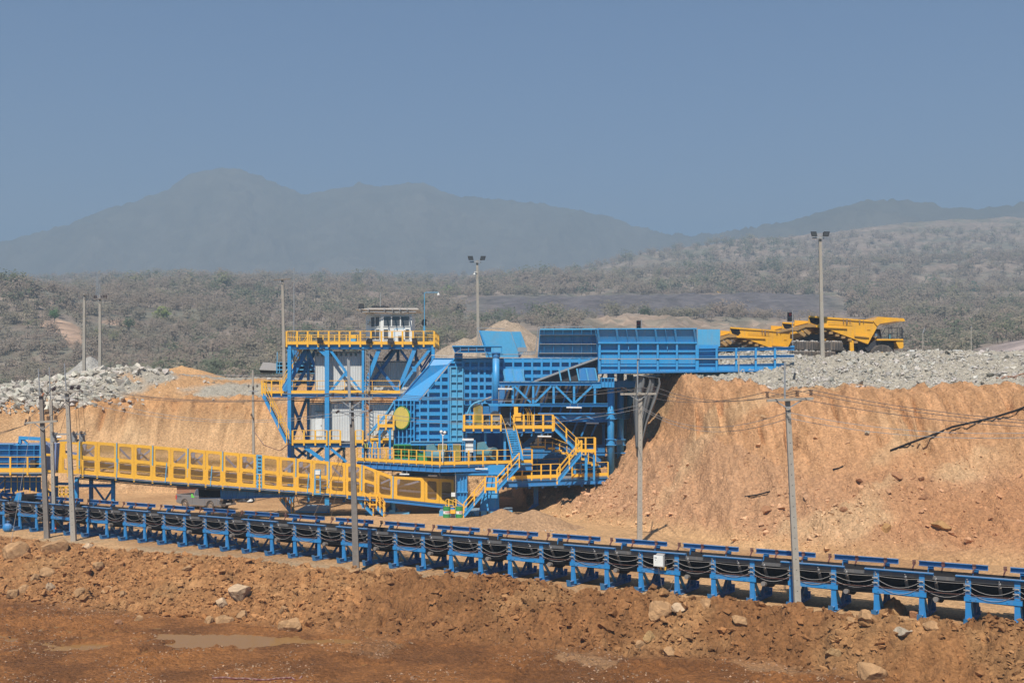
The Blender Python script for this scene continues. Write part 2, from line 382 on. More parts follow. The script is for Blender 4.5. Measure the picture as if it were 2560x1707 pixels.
    z = z - wall*gouge*1.1 + wall*(.45-worley(x, y, .9, 64))*.28*sstep(6.5, 3, zb) + wall*(.45-worley(x, y, .35, 65))*.10
    rub = (seg >= 4)*up*(y < 160)
    z = z + rub*((fbm(x, y, 2.0, 3, 71)-.5)*.5 + (.45-worley(x, y, .6, 73))*.34 + (.45-worley(x, y, .25, 74))*.14)
    if not color: return z
    A = lambda *c: np.array(c, float)
    cy = A(.56, .365, .225); ctal = A(.47, .285, .19); ccut = A(.53, .31, .19); crub = A(.40, .385, .385)
    cberm = A(.36, .19, .095); cwet = A(.28, .125, .05); cdark = A(.17, .075, .032); cgrav = A(.36, .32, .27)
    def mixc(a, b, t): return a*(1-t[..., None])+b*t[..., None]
    big = fbm(x, y, 11, 4, 81); med = fbm(x, y, 2.6, 4, 83); fin = fbm(x, y, .5, 3, 85)
    C = np.broadcast_to(cy, x.shape+(3,)).copy()
    C = mixc(C, A(.44, .27, .16), sstep(.45, .7, big)*(1-fore))
    C = mixc(C, cgrav*.95, np.exp(-((d-2.2)/1.3)**2)*(u > 8)*.55*sstep(.35, .6, med+.1))      # service track beside the belt
    C = mixc(C, ctal, (seg >= 1)*up)
    C = mixc(C, A(.42, .22, .125), (seg >= 1)*up*sstep(16, 30, x)*(zb < 6.5)*sstep(.4, .6, big+.1)*.8)
    C = mixc(C, ccut, (seg >= 2)*up*sstep(2.5, 7, zb)*sstep(8, 14, x))
    C = mixc(C, A(.60, .40, .255), (seg >= 1)*up*sstep(5, -6, x))                            # paler left wall
    C = mixc(C, A(.55, .29, .14), (seg >= 2)*up*sstep(6.5, 9.3, zb)*sstep(5, -6, x)*.7)
    C = mixc(C, A(.58, .42, .29), wall*sstep(.60, .74, fbm(x*.6, y*1.2, 4, 3, 87))*.6)
    C = mixc(C, A(.22, .12, .06), wall*sstep(.60, .70, fbm(x*3, y*.6, 2.0, 4, 89, True))*sstep(3, 8, zb)*.35)
    C = mixc(C, crub, (seg >= 4)*up*np.where(x < 0, sstep(9.0, 9.6, zb), sstep(10.0, 10.6, zb+(med-.5)*1.2)))
    C = mixc(C, A(.56, .31, .14), (seg >= 4)*up*(x < 4)*sstep(.56, .66, fbm(x, y, 8, 3, 91))*.8)
    bc = mixc(np.broadcast_to(cberm, C.shape), A(.25, .125, .060), sstep(.34, .56, big)*sstep(34, 42, u))
    bc = mixc(bc, A(.44, .27, .15), sstep(.52, .7, med)*.45)
    bc = bc*(.72+.56*vnoise(x/.33, y/.33, 95)*.5+.56*vnoise(x/.8, y/.8, 96)*.5)[..., None]
    C = mixc(C, bc, sstep(2.4, 3.6, dd))
    C = mixc(C, mixc(np.broadcast_to(cwet, C.shape), cdark, sstep(.35, .65, med)), flat*.95)
    C = mixc(C, A(.34, .21, .13), flat*sstep(.60, .70, fbm(x, y, 3.2, 4, 93))*sstep(-10, 0, x)*.8)
    C = C*(.84+.32*fin)[..., None]*np.array((1.04, .95, .74))
    return z, C
def gz(x, y): return float(height(np.array([float(x)]), np.array([float(y)]))[0])

def hit(px, py, d0=36, d1=150):
    D = np.arange(d0, d1, .1); x = (px-1280)*D/FPX; zr = CH+(HZ-py)*D/FPX; g = height(x, D); k = np.argmax(g > zr); return float(D[k]) if (g > zr).any() else 100.0
def build_ground():
    xs = np.concatenate([np.linspace(-110, -46, 110)[:-1], np.linspace(-46, -30, 90)[:-1], np.linspace(-30, 40, 760)[:-1], np.linspace(40, 110, 120)])
    ys = np.concatenate([np.linspace(20, 37, 24)[:-1], np.linspace(37, 66, 420)[:-1], np.linspace(66, 124, 440)[:-1], np.linspace(124, 192, 130)])
    X, Y = np.meshgrid(xs, ys); Z, C = height(X.ravel(), Y.ravel(), True, True)
    V = np.stack([X.ravel(), Y.ravel(), Z], 1); nx, ny = len(xs), len(ys)
    i = np.arange(nx-1)[None, :]+nx*np.arange(ny-1)[:, None]; i = i.ravel()
    Q = np.stack([i, i+1, i+nx+1, i+nx], 1)
    o = link_mesh('ground', np_mesh('ground', V, Q, C), EARTH); tag(o, kind='structure'); return o
build_ground()

# hills: elevation profiles by bearing (photo column) -> (distance, row) pairs turned into heights
HS = {
 -1400: [(186,1040),(250,985),(330,880),(430,700),(520,780),(800,780),(1200,760)],
 0:    [(186,1010),(240,960),(300,860),(390,708),(470,745),(800,735),(1200,710)],
 110:  [(186,1010),(240,950),(300,850),(390,728),(470,742),(800,730),(1200,705)],
 190:  [(186,1010),(240,940),(300,855),(400,752),(480,742),(800,728),(1200,703)],
 420:  [(186,1010),(240,930),(300,870),(420,770),(560,722),(800,712),(1200,700)],
 760:  [(186,1010),(240,930),(320,870),(450,790),(620,728),(820,716),(1200,700)],
 1100: [(186,1010),(240,940),(330,860),(470,790),(640,752),(840,728),(1200,700)],
 1400: [(186,1010),(250,930),(340,826),(460,785),(560,748),(840,700),(1200,690)],
 1560: [(186,1010),(300,900),(390,784),(455,790),(560,742),(840,700),(1200,655)],
 1800: [(186,1010),(300,900),(390,794),(455,796),(560,738),(840,690),(1250,612)],
 2050: [(186,1010),(270,900),(370,820),(460,796),(570,740),(860,670),(1300,588)],
 2300: [(186,1000),(240,900),(350,830),(500,780),(660,735),(900,655),(1350,562)],
 2480: [(186,980),(230,868),(340,820),(500,775),(660,728),(900,648),(1400,552)],
 2620: [(186,970),(225,838),(340,810),(500,770),(660,720),(900,640),(1400,548)],
 3900: [(186,970),(225,838),(340,800),(500,750),(660,700),(900,620),(1400,560)],
}
HP = np.array(sorted(HS)); HD = np.array([[p[0] for p in HS[k]] for k in sorted(HS)], float); HR = np.array([[p[1] for p in HS[k]] for k in sorted(HS)], float)
def hill_z(x, y, detail=True):
    p = 1280+FPX*x/y + (fbm(x, y, 60, 2, 201)-.5)*60; D = y
    ds = [np.interp(p, HP, HD[:, k]) for k in range(7)]; zs = [CH+(HZ-np.interp(p, HP, HR[:, k]))*ds[k]/FPX for k in range(7)]
    z = zs[0]+0*x
    for k in range(6):
        t = np.clip((D-ds[k])/(ds[k+1]-ds[k]), 0, 1); t = t*.5+.5*t*t*(3-2*t)
        z = np.where(D >= ds[k], zs[k]+(zs[k+1]-zs[k])*t, z)
    z = np.where(D > ds[6], zs[6]-(D-ds[6])*.08, z)
    if detail:
        a = np.clip((D-190)/300, .15, 1.6)
        z = z + a*((fbm(x, y, 45, 4, 203)-.5)*7 + (fbm(x, y, 12, 3, 205, True)-.5)*2.4)
        pc = 1280+FPX*x/y; ctm = sstep(1440, 1520, pc)*sstep(2060, 1960, pc)*sstep(310, 330, y)*sstep(402, 385, y); z = z + ctm*(fbm(x, y*.3, 9, 3, 207, True)-.85)*6
    return z
def in_zone(x, y):
    """dark spoil terraces, tan cuts, pale track"""
    p = 1280+FPX*x/y
    n = (fbm(x, y, 30, 3, 221)-.5)
    dark = sstep(1090, 1280, p)*sstep(2180, 1980, p)*sstep(430, 445, y+n*20)*sstep(600, 580, y+n*20)
    cut = sstep(1440, 1520, p)*sstep(2060, 1960, p)*sstep(310, 330, y+n*30)*sstep(402, 385, y+n*16)
    cutl = np.clip(np.exp(-((p-150)/55)**2-((y-325)/16)**2)+np.exp(-((p-185)/28)**2-((y-300)/16)**2)+.8*np.exp(-((p-300)/60)**2-((y-352)/10)**2), 0, 1)
    trk = sstep(2400, 2520, p+n*60)*sstep(262, 235, y)
    return dark, cut, sstep(.35, .5, cutl+n*.5), trk
def build_hills():
    a = (np.linspace(-1300, 3860, 640)-1280)/FPX; D = np.exp(np.linspace(math.log(186), math.log(1480), 380))
    Aa, Dd = np.meshgrid(a, D); x = (Aa*Dd).ravel(); y = Dd.ravel(); z = hill_z(x, y)
    n1 = fbm(x, y, 35, 4, 211); n2 = fbm(x, y, 9, 3, 213)
    base = np.array([.30, .235, .18]); C = np.broadcast_to(base, (len(x), 3)).copy()
    def mx(C, c, t): return C*(1-t[:, None])+np.array(c)*t[:, None]
    C = mx(C, (.17, .17, .12), sstep(.45, .65, n1)*.7); C = mx(C, (.34, .24, .18), sstep(.55, .7, n2)*.5)
    dk, ct, cl, tr = in_zone(x, y)
    st = (np.sin(x*.35+n2*6)*.5+.5)
    C = mx(C, (.135, .115, .115), dk*.95); C = mx(C, (.19, .165, .155), dk*st*.35)
    C = mx(C, (.46, .33, .23), ct*(.35+.65*sstep(.42, .58, n2))); C = mx(C, (.55, .36, .24), cl*.9); C = mx(C, (.42, .33, .29), tr*.9)
    nx, ny = len(a), len(D); i = np.arange(nx-1)[None, :]+nx*np.arange(ny-1)[:, None]; i = i.ravel()
    o = link_mesh('hill', np_mesh('hill', np.stack([x, y, z], 1), np.stack([i, i+1, i+nx+1, i+nx], 1), C), HILLM); tag(o, kind='structure')
build_hills()
MR = [(-1500,600),(-700,560),(-200,600),(0,605),(60,590),(150,565),(230,535),(330,505),(400,480),(450,450),(510,422),(560,416),(600,420),(650,440),(700,460),(760,484),(800,478),(850,470),(900,455),
      (940,462),(1000,460),(1060,455),(1100,475),(1150,492),(1250,495),(1350,508),(1430,520),(1500,535),(1580,560),(1650,580),(1730,588),(1820,575),(1900,565),(2000,545),(2080,520),(2150,502),(2230,498),(2300,505),(2380,520),(2450,518),(2560,505),(2900,470),(3900,520)]
def build_mountain():
    mp, mr = zip(*MR); a = (np.linspace(-1400, 3860, 900)-1280)/FPX; D = np.linspace(1380, 3000, 150)
    Aa, Dd = np.meshgrid(a, D); x = (Aa*Dd).ravel(); y = Dd.ravel(); p = 1280+FPX*x/y
    Yr = 2350.0+np.interp(p, [0, 1600, 1900, 2560], [0, 100, -350, -450])
    zr = CH+(HZ-np.interp(p, mp, mr))*Yr/FPX; zb = 20.0
    y0 = Yr-620
    t = np.clip((y-y0)/(Yr-y0), 0, 1)
    z = zb+(zr-zb)*(t**1.1); z = np.where(y > Yr, zr-(y-Yr)*.35, z)
    far = sstep(0, .5, t)
    z = z + np.where(y < Yr-30, 1, .25)*far*((fbm(x, y, 240, 5, 301, True)-.5)*90*(1-sstep(.8, 1, t))) + (fbm(x, y, 14, 3, 303)-.5)*13
    n = np.clip(fbm(x, y, 90, 4, 305)*.6+(1-t)*.9-.1, 0, 1); C = np.array([.055, .062, .05])*(1-n[:, None])+np.array([.16, .14, .11])*n[:, None]  # lower slopes paled to paint in the mist at the mountain's foot
    nx, ny = len(a), len(D); i = np.arange(nx-1)[None, :]+nx*np.arange(ny-1)[:, None]; i = i.ravel()
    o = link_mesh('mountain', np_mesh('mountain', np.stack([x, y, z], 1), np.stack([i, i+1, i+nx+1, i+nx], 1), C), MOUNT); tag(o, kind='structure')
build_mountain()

# haze: even pale air round everything but the sky
hz = MB(); hz.box((-2600, -40, -3.5), (3200, 3100, 530)); hm = bpy.data.materials.new('haze_air'); hm.use_nodes = True
hn = hm.node_tree; hn.nodes.clear(); ho = hn.nodes.new('ShaderNodeOutputMaterial'); hv = hn.nodes.new('ShaderNodeVolumePrincipled')
hv.inputs['Color'].default_value = (.45, .57, .68, 1); hv.inputs['Density'].default_value = 0.00066; hv.inputs['Anisotropy'].default_value = 0.0
hn.links.new(hv.outputs[0], ho.inputs['Volume'])
haze = hz.build('haze', hm); tag(haze, 'pale blue-grey dry-season haze over the hills', 'haze', kind='stuff')
# ------------------------------------------------------------------ water, rubble, boulders, vegetation
def flat_poly(name, pts, z, mat, parent=None):
    me = bpy.data.meshes.new(name); me.from_pydata([(p[0], p[1], z) for p in pts], [], [tuple(range(len(pts)))]); me.update()
    return link_mesh(name, me, mat, parent)
pud = []
for i in range(40):
    t = 2*math.pi*i/40; pud.append((-14.5+15.5*math.cos(t), 49.6+4.6*math.sin(t)+.6*math.sin(3*t)))
tag(flat_poly('water', pud, -1.415, WATER), kind='structure')

def rock_proto(seed, n=10):
    """small angular convex stone: (V, tris)"""
    import bmesh
    r = np.random.default_rng(seed); bm = bmesh.new()
    for _ in range(n):
        v = r.normal(size=3); v /= np.linalg.norm(v); bm.verts.new(tuple(v*(.75+.5*r.random())*np.array([1, .8, .62])))
    res = bmesh.ops.convex_hull(bm, input=bm.verts); bmesh.ops.triangulate(bm, faces=bm.faces)
    loose = [v for v in bm.verts if not v.link_faces]; bmesh.ops.delete(bm, geom=loose, context='VERTS')
    bm.verts.index_update(); V = np.array([v.co[:] for v in bm.verts]); T = np.array([[v.index for v in f.verts] for f in bm.faces]); bm.free()
    return V, T
PROTO = [rock_proto(s) for s in range(12)]
def scatter_rocks(name, x, y, z, s, col, mat=None, sink=.25):
    n = len(x); VS = []; TS = []; CS = []; off = 0
    which = RNG.integers(0, len(PROTO), n)
    for k, (V, T) in enumerate(PROTO):
        idx = np.where(which == k)[0]
        if not len(idx): continue
        m = len(idx); a = RNG.random(m)*6.283; b = (RNG.random(m)-.5)*1.2
        ca, sa, cb, sb = np.cos(a), np.sin(a), np.cos(b), np.sin(b)
        P = np.repeat(V[None], m, 0)*s[idx][:, None, None]*(.8+.4*RNG.random((m, 1, 3)))
        Px = P[..., 0]*cb[:, None]+P[..., 2]*sb[:, None]; Pz = -P[..., 0]*sb[:, None]+P[..., 2]*cb[:, None]
        Qx = Px*ca[:, None]-P[..., 1]*sa[:, None]; Qy = Px*sa[:, None]+P[..., 1]*ca[:, None]
        out = np.stack([Qx+x[idx][:, None], Qy+y[idx][:, None], Pz+(z[idx]+s[idx]*sink)[:, None]], -1)
        VS.append(out.reshape(-1, 3)); TS.append((T[None]+(np.arange(m)*len(V))[:, None, None]+off).reshape(-1, 3)); off += m*len(V)
        CS.append(np.repeat(col[idx], len(V), 0))
    me = np_mesh(name, np.concatenate(VS), np.concatenate(TS), np.concatenate(CS), smooth=False)
    return link_mesh(name, me, mat or ROCK)
def jitter(c, n, a=.18): return np.array(c)[None]*(1+a*(RNG.random((n, 1))-.5)*2)*(1+.06*(RNG.random((n, 3))-.5))
def along(n, u0, u1, d0, d1, pw=1.0):
    u = u0+(u1-u0)*RNG.random(n); d = d0+(d1-d0)*RNG.random(n)**pw
    return CA[0]+CD[0]*u-CN[0]*d, CA[1]+CD[1]*u-CN[1]*d, u, d
# clods on the berm
x, y, u, d = along(60000, -14, 84, 2.9, 15.5)
db = np.interp(u, *zip(*DB_U)); k = d < db+.6; x, y, u = x[k], y[k], u[k]
dens = fbm(x, y, 3.2, 3, 401); k = RNG.random(len(x)) < np.clip((dens-.30)*2.4, .1, 1); x, y, u = x[k], y[k], u[k]
s = .035+.10*RNG.random(len(x))**2.6+.26*RNG.random(len(x))**22
zz, cc = height(x, y, True, True)
tag(scatter_rocks('rubble', x, y, zz, s, np.clip(cc*1.0*(1+.5*(RNG.random((len(x), 1))-.5)), 0, .8)), 'loose clods and stones covering the earth bank in front of the belt', 'rubble', kind='stuff')
x, y, u, d = along(11000, -14, 84, 3.2, 14.5); db = np.interp(u, *zip(*DB_U)); k = (d < db+.3) & (RNG.random(len(x)) < np.clip((fbm(x, y, 2.6, 3, 405)-.34)*3.2, .04, 1)); x, y, u = x[k], y[k], u[k]
s = .09+.17*RNG.random(len(x))**2; zz, cc = height(x, y, True, True)
tag(scatter_rocks('earth_clods', x, y, zz, s, np.clip(cc*.98*(1+.35*(RNG.random((len(x), 1))-.5)), 0, .8), sink=.15), 'fist to head sized clods heaped over the dug earth bank', 'clods', kind='stuff')
# chips on the muddy floor
x, y, u, d = along(22000, -14, 84, 7, 27); db = np.interp(u, *zip(*DB_U)); k = (d > db) & (fbm(x, y, 3.2, 4, 93) > .42+.1*RNG.random(len(x)))
x, y = x[k], y[k]; s = .03+.05*RNG.random(len(x))**2; zz, cc = height(x, y, True, True)
tag(scatter_rocks('gravel', x, y, zz, s, jitter((.36, .22, .13), len(x), .35)), 'pale stone chips scattered on the wet red mud', 'gravel', kind='stuff')
# talus at the foot of the right bank
n = 60000; x = -2+52*RNG.random(n); y = 58+44*RNG.random(n); zb, seg, ys = bank(x, y)
k = (zb > .02) & (zb < 6.8) & (RNG.random(n) < np.clip(1.25-zb/5.0, .06, 1)*np.clip((fbm(x, y, 4, 3, 411)-.33)*3.5, .06, 1)) & (y > ys[0]-.5)
x, y = x[k], y[k]; s = .035+.09*RNG.random(len(x))**3+.28*RNG.random(len(x))**24; zz, cc = height(x, y, True, True)
tag(scatter_rocks('debris', x, y, zz, s, np.clip(cc*1.15+.02, 0, .8)*(1+.35*(RNG.random((len(x), 1))-.5))), 'broken stones strewn along the foot of the orange bank', 'debris', kind='stuff')
# grey rubble on the upper bench, right
n = 60000; x = 4+50*RNG.random(n); y = 78+28*RNG.random(n); zb, seg, ys = bank(x, y)
k = (seg >= 4) & (zb > 10.3) & (RNG.random(n) < np.clip((fbm(x, y, 3, 3, 421)-.22)*2.5, .15, 1)); x, y = x[k], y[k]
s = .04+.09*RNG.random(len(x))**3+.30*RNG.random(len(x))**20; zz = height(x, y)
tag(scatter_rocks('rubble', x, y, zz, s, jitter((.45, .41, .35), len(x), .3)), 'grey broken rock heaped on the bench in front of the dump trucks', 'rubble', kind='stuff')
# grey rubble heap, left bench
n = 15000; x = -66+40*RNG.random(n); y = 115.5+17*RNG.random(n)
k = RNG.random(n) < np.exp(-((x+52.5)/7.5)**2)*1.2+.004*(x > -40); x, y = x[k], y[k]
s = .08+.22*RNG.random(len(x))**2.5+.65*RNG.random(len(x))**14; zz = height(x, y)
tag(scatter_rocks('rubble', x, y, zz, s, jitter((.50, .45, .37), len(x), .25)), 'pale blocky rock tipped over the edge of the far bench', 'rubble', kind='stuff')
# mound of gravel behind the hopper, small heaps on the yard and bench
def mound(name, label, cx, cy, rx, ry, h, col, z0=None, mat=None, seed=1, n=64, rough=.12, peak=1.0):
    X, Y = np.meshgrid(np.linspace(-1.15, 1.15, n), np.linspace(-1.15, 1.15, n)); x = (X*rx+cx).ravel(); y = (Y*ry+cy).ravel()
    r = np.sqrt((X**2+Y**2)).ravel()*(1+.35*(fbm(x, y, rx*.6, 3, seed+500)-.5)); b = (gz(cx, cy) if z0 is None else z0)
    z = b + h*np.clip(1-r**peak, -.25, 1) + rough*h*(fbm(x, y, rx*.18, 4, seed+510, True)-.5)
    C = np.broadcast_to(np.array(col), (len(x), 3))*(.8+.4*fbm(x, y, rx*.25, 4, seed+520))[:, None]
    i = np.arange(n-1)[None, :]+n*np.arange(n-1)[:, None]; i = i.ravel()
    o = link_mesh(name, np_mesh(name, np.stack([x, y, z], 1), np.stack([i, i+1, i+n+1, i+n], 1), C), mat or EARTH)
    return tag(o, label, 'heap')
mound('gravel_heap', 'tan crushed-rock mound rising behind the blue hopper', WX(1262, 135), 135, 9.0, 9, 6.6, (.41, .31, .22), 12.6, seed=3, n=110, rough=.10, peak=1.25)
mound('gravel_heap', 'lower gravel heap between the control tower and the hopper', WX(1165, 130), 130, 6.5, 6, 4.2, (.41, .32, .23), 12.4, seed=4, n=80, peak=1.3)
mound('gravel_heap', 'grey peak of broken rock behind the two bench poles', WX(225, 138), 138, 3.6, 4, 3.0, (.42, .39, .34), 11.8, seed=5, peak=1.1)
mound('earth_heap', 'orange soil heap on the far bench beside the blue screen', WX(455, 142), 142, 6.5, 3, 1.7, (.55, .31, .14), 12.0, seed=6)
mound('earth_heap', 'small brown soil heap in front of the crusher leg', WX(1255, 83.5), 83.5, 3.4, 2.2, 1.25, (.42, .25, .13), 0, seed=7)
mound('earth_heap', 'smooth brown soil heap beside the foot of the orange bank', WX(1335, 82), 82, 3.6, 2.4, 1.35, (.43, .26, .14), 0, seed=8)
n = 260; x = WX(1300, 80.5)+2.0*RNG.normal(size=n)*.7; y = 80.3+.6*RNG.normal(size=n)*.7
tag(scatter_rocks('gravel', x, y, height(x, y)+.02, .04+.09*RNG.random(n)**2, jitter((.45, .38, .31), n, .35)), 'patch of pale stone chips between two small soil heaps', 'gravel', kind='stuff')

# boulders: one mesh each
def boulder_mesh(seed, r=(1, .8, .7), sub=3, col=(.45, .29, .16)):
    import bmesh
    rr = np.random.default_rng(seed); bm = bmesh.new(); bmesh.ops.create_icosphere(bm, subdivisions=sub, radius=1)
    P = np.array([v.co[:] for v in bm.verts])
    for _ in range(14):                                  # facet planes
        nrm = rr.normal(size=3); nrm /= np.linalg.norm(nrm); dist = .50+.32*rr.random(); dd = P@nrm
        k = dd > dist; P[k] -= (dd[k]-dist)[:, None]*nrm*.97
    nn = fbm(P[:, 0]*3+seed, P[:, 1]*3+P[:, 2]*2, 1, 5, seed)-.5; P *= (1+.26*nn)[:, None]
    P *= np.array(r); T = np.array([[v.index for v in f.verts] for f in bm.faces]); bm.free()
    nc = fbm(P[:, 0]*2+seed, P[:, 2]*2+P[:, 1], .5, 3, seed+3); C = np.array(col)[None]*(.8+.45*nc)[:, None]
    me = np_mesh('boulder', P, T, C, smooth=False); me.materials.append(ROCK); return me
TAN = (.45, .285, .16); PAL = (.56, .43, .31); REDB = (.38, .20, .115); GRY = (.46, .42, .36)
# (px, py of the base centre, distance, half width m, colour, height ratio, label)
BL = [(28,1392,66,1.35,TAN,.75,'big tan boulder with a shaded hollow beside the small white rock pile'),
 (135,1380,68,1.15,TAN,.6,'broad flat-topped boulder on the bank below the concrete pole'),
 (218,1372,70,.55,PAL,.75,'white rounded boulder on the crest of the bank below the belt'),
 (110,1445,60,.62,TAN,.75,'round tan boulder above the row of lower stones at the bank foot'),
 (122,1475,57.5,.42,PAL,.9,'pale upright stone wedged between brown stones'),
 (195,1490,57,.50,TAN,.8,'squarish brown stone, third in the low row of stones'),
 (84,1450,59,.38,TAN,.8,'small brown stone touching the round tan boulder'),
 (30,1495,57,.55,TAN,.7,'low brown stone at the outer end of the stone row'),
 (60,1480,58,.5,TAN,.7,'stone half sunk in the middle of the stone row'),
 (270,1480,57.5,.55,TAN,.6,'flat slab of stone lying above the mud near the stone row'),
 (245,1425,62,.6,TAN,.6,'long brown stone protruding from the middle of the bank'),
 (305,1490,57,.3,TAN,.8,'small lone stone just beyond the stone row'),
 (345,1552,53.5,.34,TAN,.8,'small orange-brown stone at the far rim of the puddle'),
 (295,1560,53,.28,REDB,.7,'little dark stone at the puddle edge beside an orange one'),
 (555,1520,55,.52,PAL,.85,'pale boulder stacked above another at the puddle edge'),
 (556,1556,53,.60,TAN,.72,'tan boulder standing in the puddle edge under a paler one'),
 (520,1556,53,.35,TAN,.8,'stone leaning against the tan boulder by the puddle'),
 (605,1545,53.5,.4,TAN,.9,'upright brown stone beside the two stacked boulders'),
 (600,1490,57,.80,PAL,.85,'large white-stained boulder bedded high in the bank'),
 (726,1578,51.5,.70,TAN,.78,'big smooth tan boulder at the end of the puddle'),
 (708,1535,54,.33,TAN,.8,'small stone on the bank just above the smooth tan boulder'),
 (470,1425,61,.45,TAN,.5,'flat ledge of stone on the bank crest under the belt'),
 (885,1435,58.5,.55,TAN,.4,'thin slab lying on the bank crest beside the dark wooden pole'),
 (1655,1542,50,.85,TAN,.75,'wedge-shaped boulder with a dark underside on the bank crest'),
 (1700,1525,50.5,.62,PAL,.55,'flat pale boulder next to the wedge-shaped boulder'),
 (1765,1520,50.5,.48,TAN,.7,'brown boulder on the crest, last of three by the wedge-shaped one'),
 (1598,1625,46.8,.38,TAN,.9,'small pointed stone alone at the foot of the clod bank'),
 (1675,1640,46.3,.42,TAN,.75,'broad stone low on the bank among yellowish rubble'),
 (1625,1600,47.5,.38,(.45,.30,.15),.9,'yellowish block in the rubble above the pointed stone'),
 (1850,1565,46.5,.5,TAN,.7,'brown boulder partly buried on the bank near the leaning pole'),
 (2237,1535,49.0,.82,(.47,.30,.15),.82,'large orange-brown boulder right against the conveyor feet'),
 (2165,1555,47,.48,TAN,1.0,'upright brown rock beside the large boulder at the conveyor feet'),
 (2130,1553,47,.25,TAN,.8,'small brown rock in front of the upright rock'),
 (2180,1700,41,.78,TAN,.85,'tall boulder at the bottom edge under the conveyor bank'),
 (2290,1545,46.5,.42,REDB,.8,'reddish rock just past the large boulder at the conveyor feet'),
 (2335,1570,45.8,.45,TAN,.6,'pinkish flat rock set in the bank below the conveyor'),
 (2262,1590,45,.5,GRY,.5,'greyish flat rock half buried under the large boulder'),
 (2085,1640,43.5,.45,(.48,.32,.17),.6,'cream-coloured flat rock near the bottom corner of the bank'),
 (2215,1330,69,.55,(.45,.27,.12),.75,'ochre boulder on the talus under the black pipe'),
 (2355,1320,70,.75,(.46,.28,.13),.6,'large ochre boulder bedded in the stony talus'),
 (1918,1280,74,.75,REDB,.5,'brown overhanging rock low on the orange bank'),
 (2240,1195,77,.7,REDB,.6,'rounded rock sticking out of the middle of the orange bank'),
 (2110,1280,73.5,.4,REDB,.6,'small dark rock on the talus behind the leaning concrete pole'),
 (2310,1250,74,.4,REDB,.7,'rock half buried on the bank between two larger ones'),
 (1905,1045,84,.7,(.5,.33,.2),.35,'flat slab at the upper rim of the orange bank'),
 (2170,1090,82,.3,GRY,.7,'small grey stone on the orange bank above the black pipe')]
protos = {}
for i, (px, py, D, r, c, hr, lb) in enumerate(BL):
    D = hit(px, py); x0 = WX(px, D); z0 = gz(x0, D); r = r*.92; c = tuple((np.array(c)*.82+np.array((.04, .022, .012)))*np.array((1.0, .93, .80)))
    o = bpy.data.objects.new('boulder', boulder_mesh(40+i, (r, r*.85, r*hr), 4, c)); COL.objects.link(o)
    o.location = (x0, D+r*.3, z0+r*hr*.26); o.rotation_euler = (random.uniform(-.15, .15), random.uniform(-.15, .15), random.uniform(0, 6)); tag(o, lb, 'boulder')

# dry-season vegetation: crowns of many small leaf/twig faces
def crowns(x, y, z, s, col, k=100, twig=.0, flat=.75):
    n = len(x); t = RNG.random((n, k))*2*np.pi; cz = RNG.random((n, k))*2-1; r = RNG.random((n, k))**.45
    lump = 1+.35*np.sin(t*3+RNG.random((n, 1))*6)*np.cos(cz*4+RNG.random((n, 1))*6)
    sx = np.sqrt(1-cz**2)*r*lump; cx = sx*np.cos(t); cy = sx*np.sin(t); czz = cz*r*flat*lump
    P = np.stack([x[:, None]+cx*s[:, None], y[:, None]+cy*s[:, None], z[:, None]+(czz+.95)*s[:, None]], -1).reshape(-1, 3)
    m = len(P); hs = np.repeat(s, k)*(.065+.08*RNG.random(m))
    rad = np.stack([cx, cy, czz], -1).reshape(-1, 3); nn_ = rad*.8+np.array([0, -.35, .75])+RNG.normal(size=(m, 3))*.28
    nn_ /= np.linalg.norm(nn_, axis=1)[:, None]; a = np.cross(nn_, RNG.normal(size=(m, 3))); a /= np.linalg.norm(a, axis=1)[:, None]
    b = np.cross(nn_, a); b /= np.linalg.norm(b, axis=1)[:, None]
    a = a*hs[:, None]*1.25; b = b*hs[:, None]*.75
    V = np.stack([P-a-b*.4, P-b+a*.3, P+a+b*.3, P+b-a*.2], 1).reshape(-1, 3); Q = np.arange(len(V)).reshape(-1, 4)
    C = np.repeat(col, k, 0)*(.88+.24*RNG.random((m, 1))); C = np.repeat(C, 4, 0)
    return V, Q, C
def trunks(x, y, z, s, col):
    n = len(x); V = []; C = []
    hx = s*.05; top = z+s*1.3; lean = (RNG.random(n)-.5)*s*.3
    V = np.stack([np.stack([x-hx, y, z-.5], 1), np.stack([x+hx, y, z-.5], 1), np.stack([x+hx*.5+lean, y, top], 1), np.stack([x-hx*.5+lean, y, top], 1)], 1)
    V2 = V.copy(); V2[:, :, 1] += np.array([-1, 1, 1, -1])[None]*hx[:, None]; V2[:, :, 0] = (x[:, None]+np.array([0, 0, 1, 1])[None]*lean[:, None])
    V = np.concatenate([V.reshape(-1, 3), V2.reshape(-1, 3)]); Q = np.arange(len(V)).reshape(-1, 4); return V, Q, np.concatenate([np.repeat(col, 4, 0)]*2)
n = 15500; p = -500+3600*RNG.random(n); D = 195*np.exp(RNG.random(n)**.85*math.log(1200/195)); a = (p-1280)/FPX; x = a*D; y = D
dk, ct, cl, tr = in_zone(x, y)
keep = (dk < .25) & (ct < .25+.3*RNG.random(n)*(RNG.random(n) < .3)) & (cl < .4) & (tr < .3) & (fbm(x, y, 22, 3, 231) > .30); x, y, p = x[keep], y[keep], p[keep]; n = len(x)
nn = fbm(x, y, 60, 3, 233); dist = np.clip((y-190)/500, 0, 1)
s = (1.1+2.0*dist)*(.6+.9*RNG.random(n)); s = np.where((nn > .55) & (RNG.random(n) < .4), s*1.5, s)
pal = np.array([(.34,.275,.21), (.37,.29,.225), (.30,.26,.19), (.19,.205,.13), (.27,.265,.155), (.39,.33,.23)])
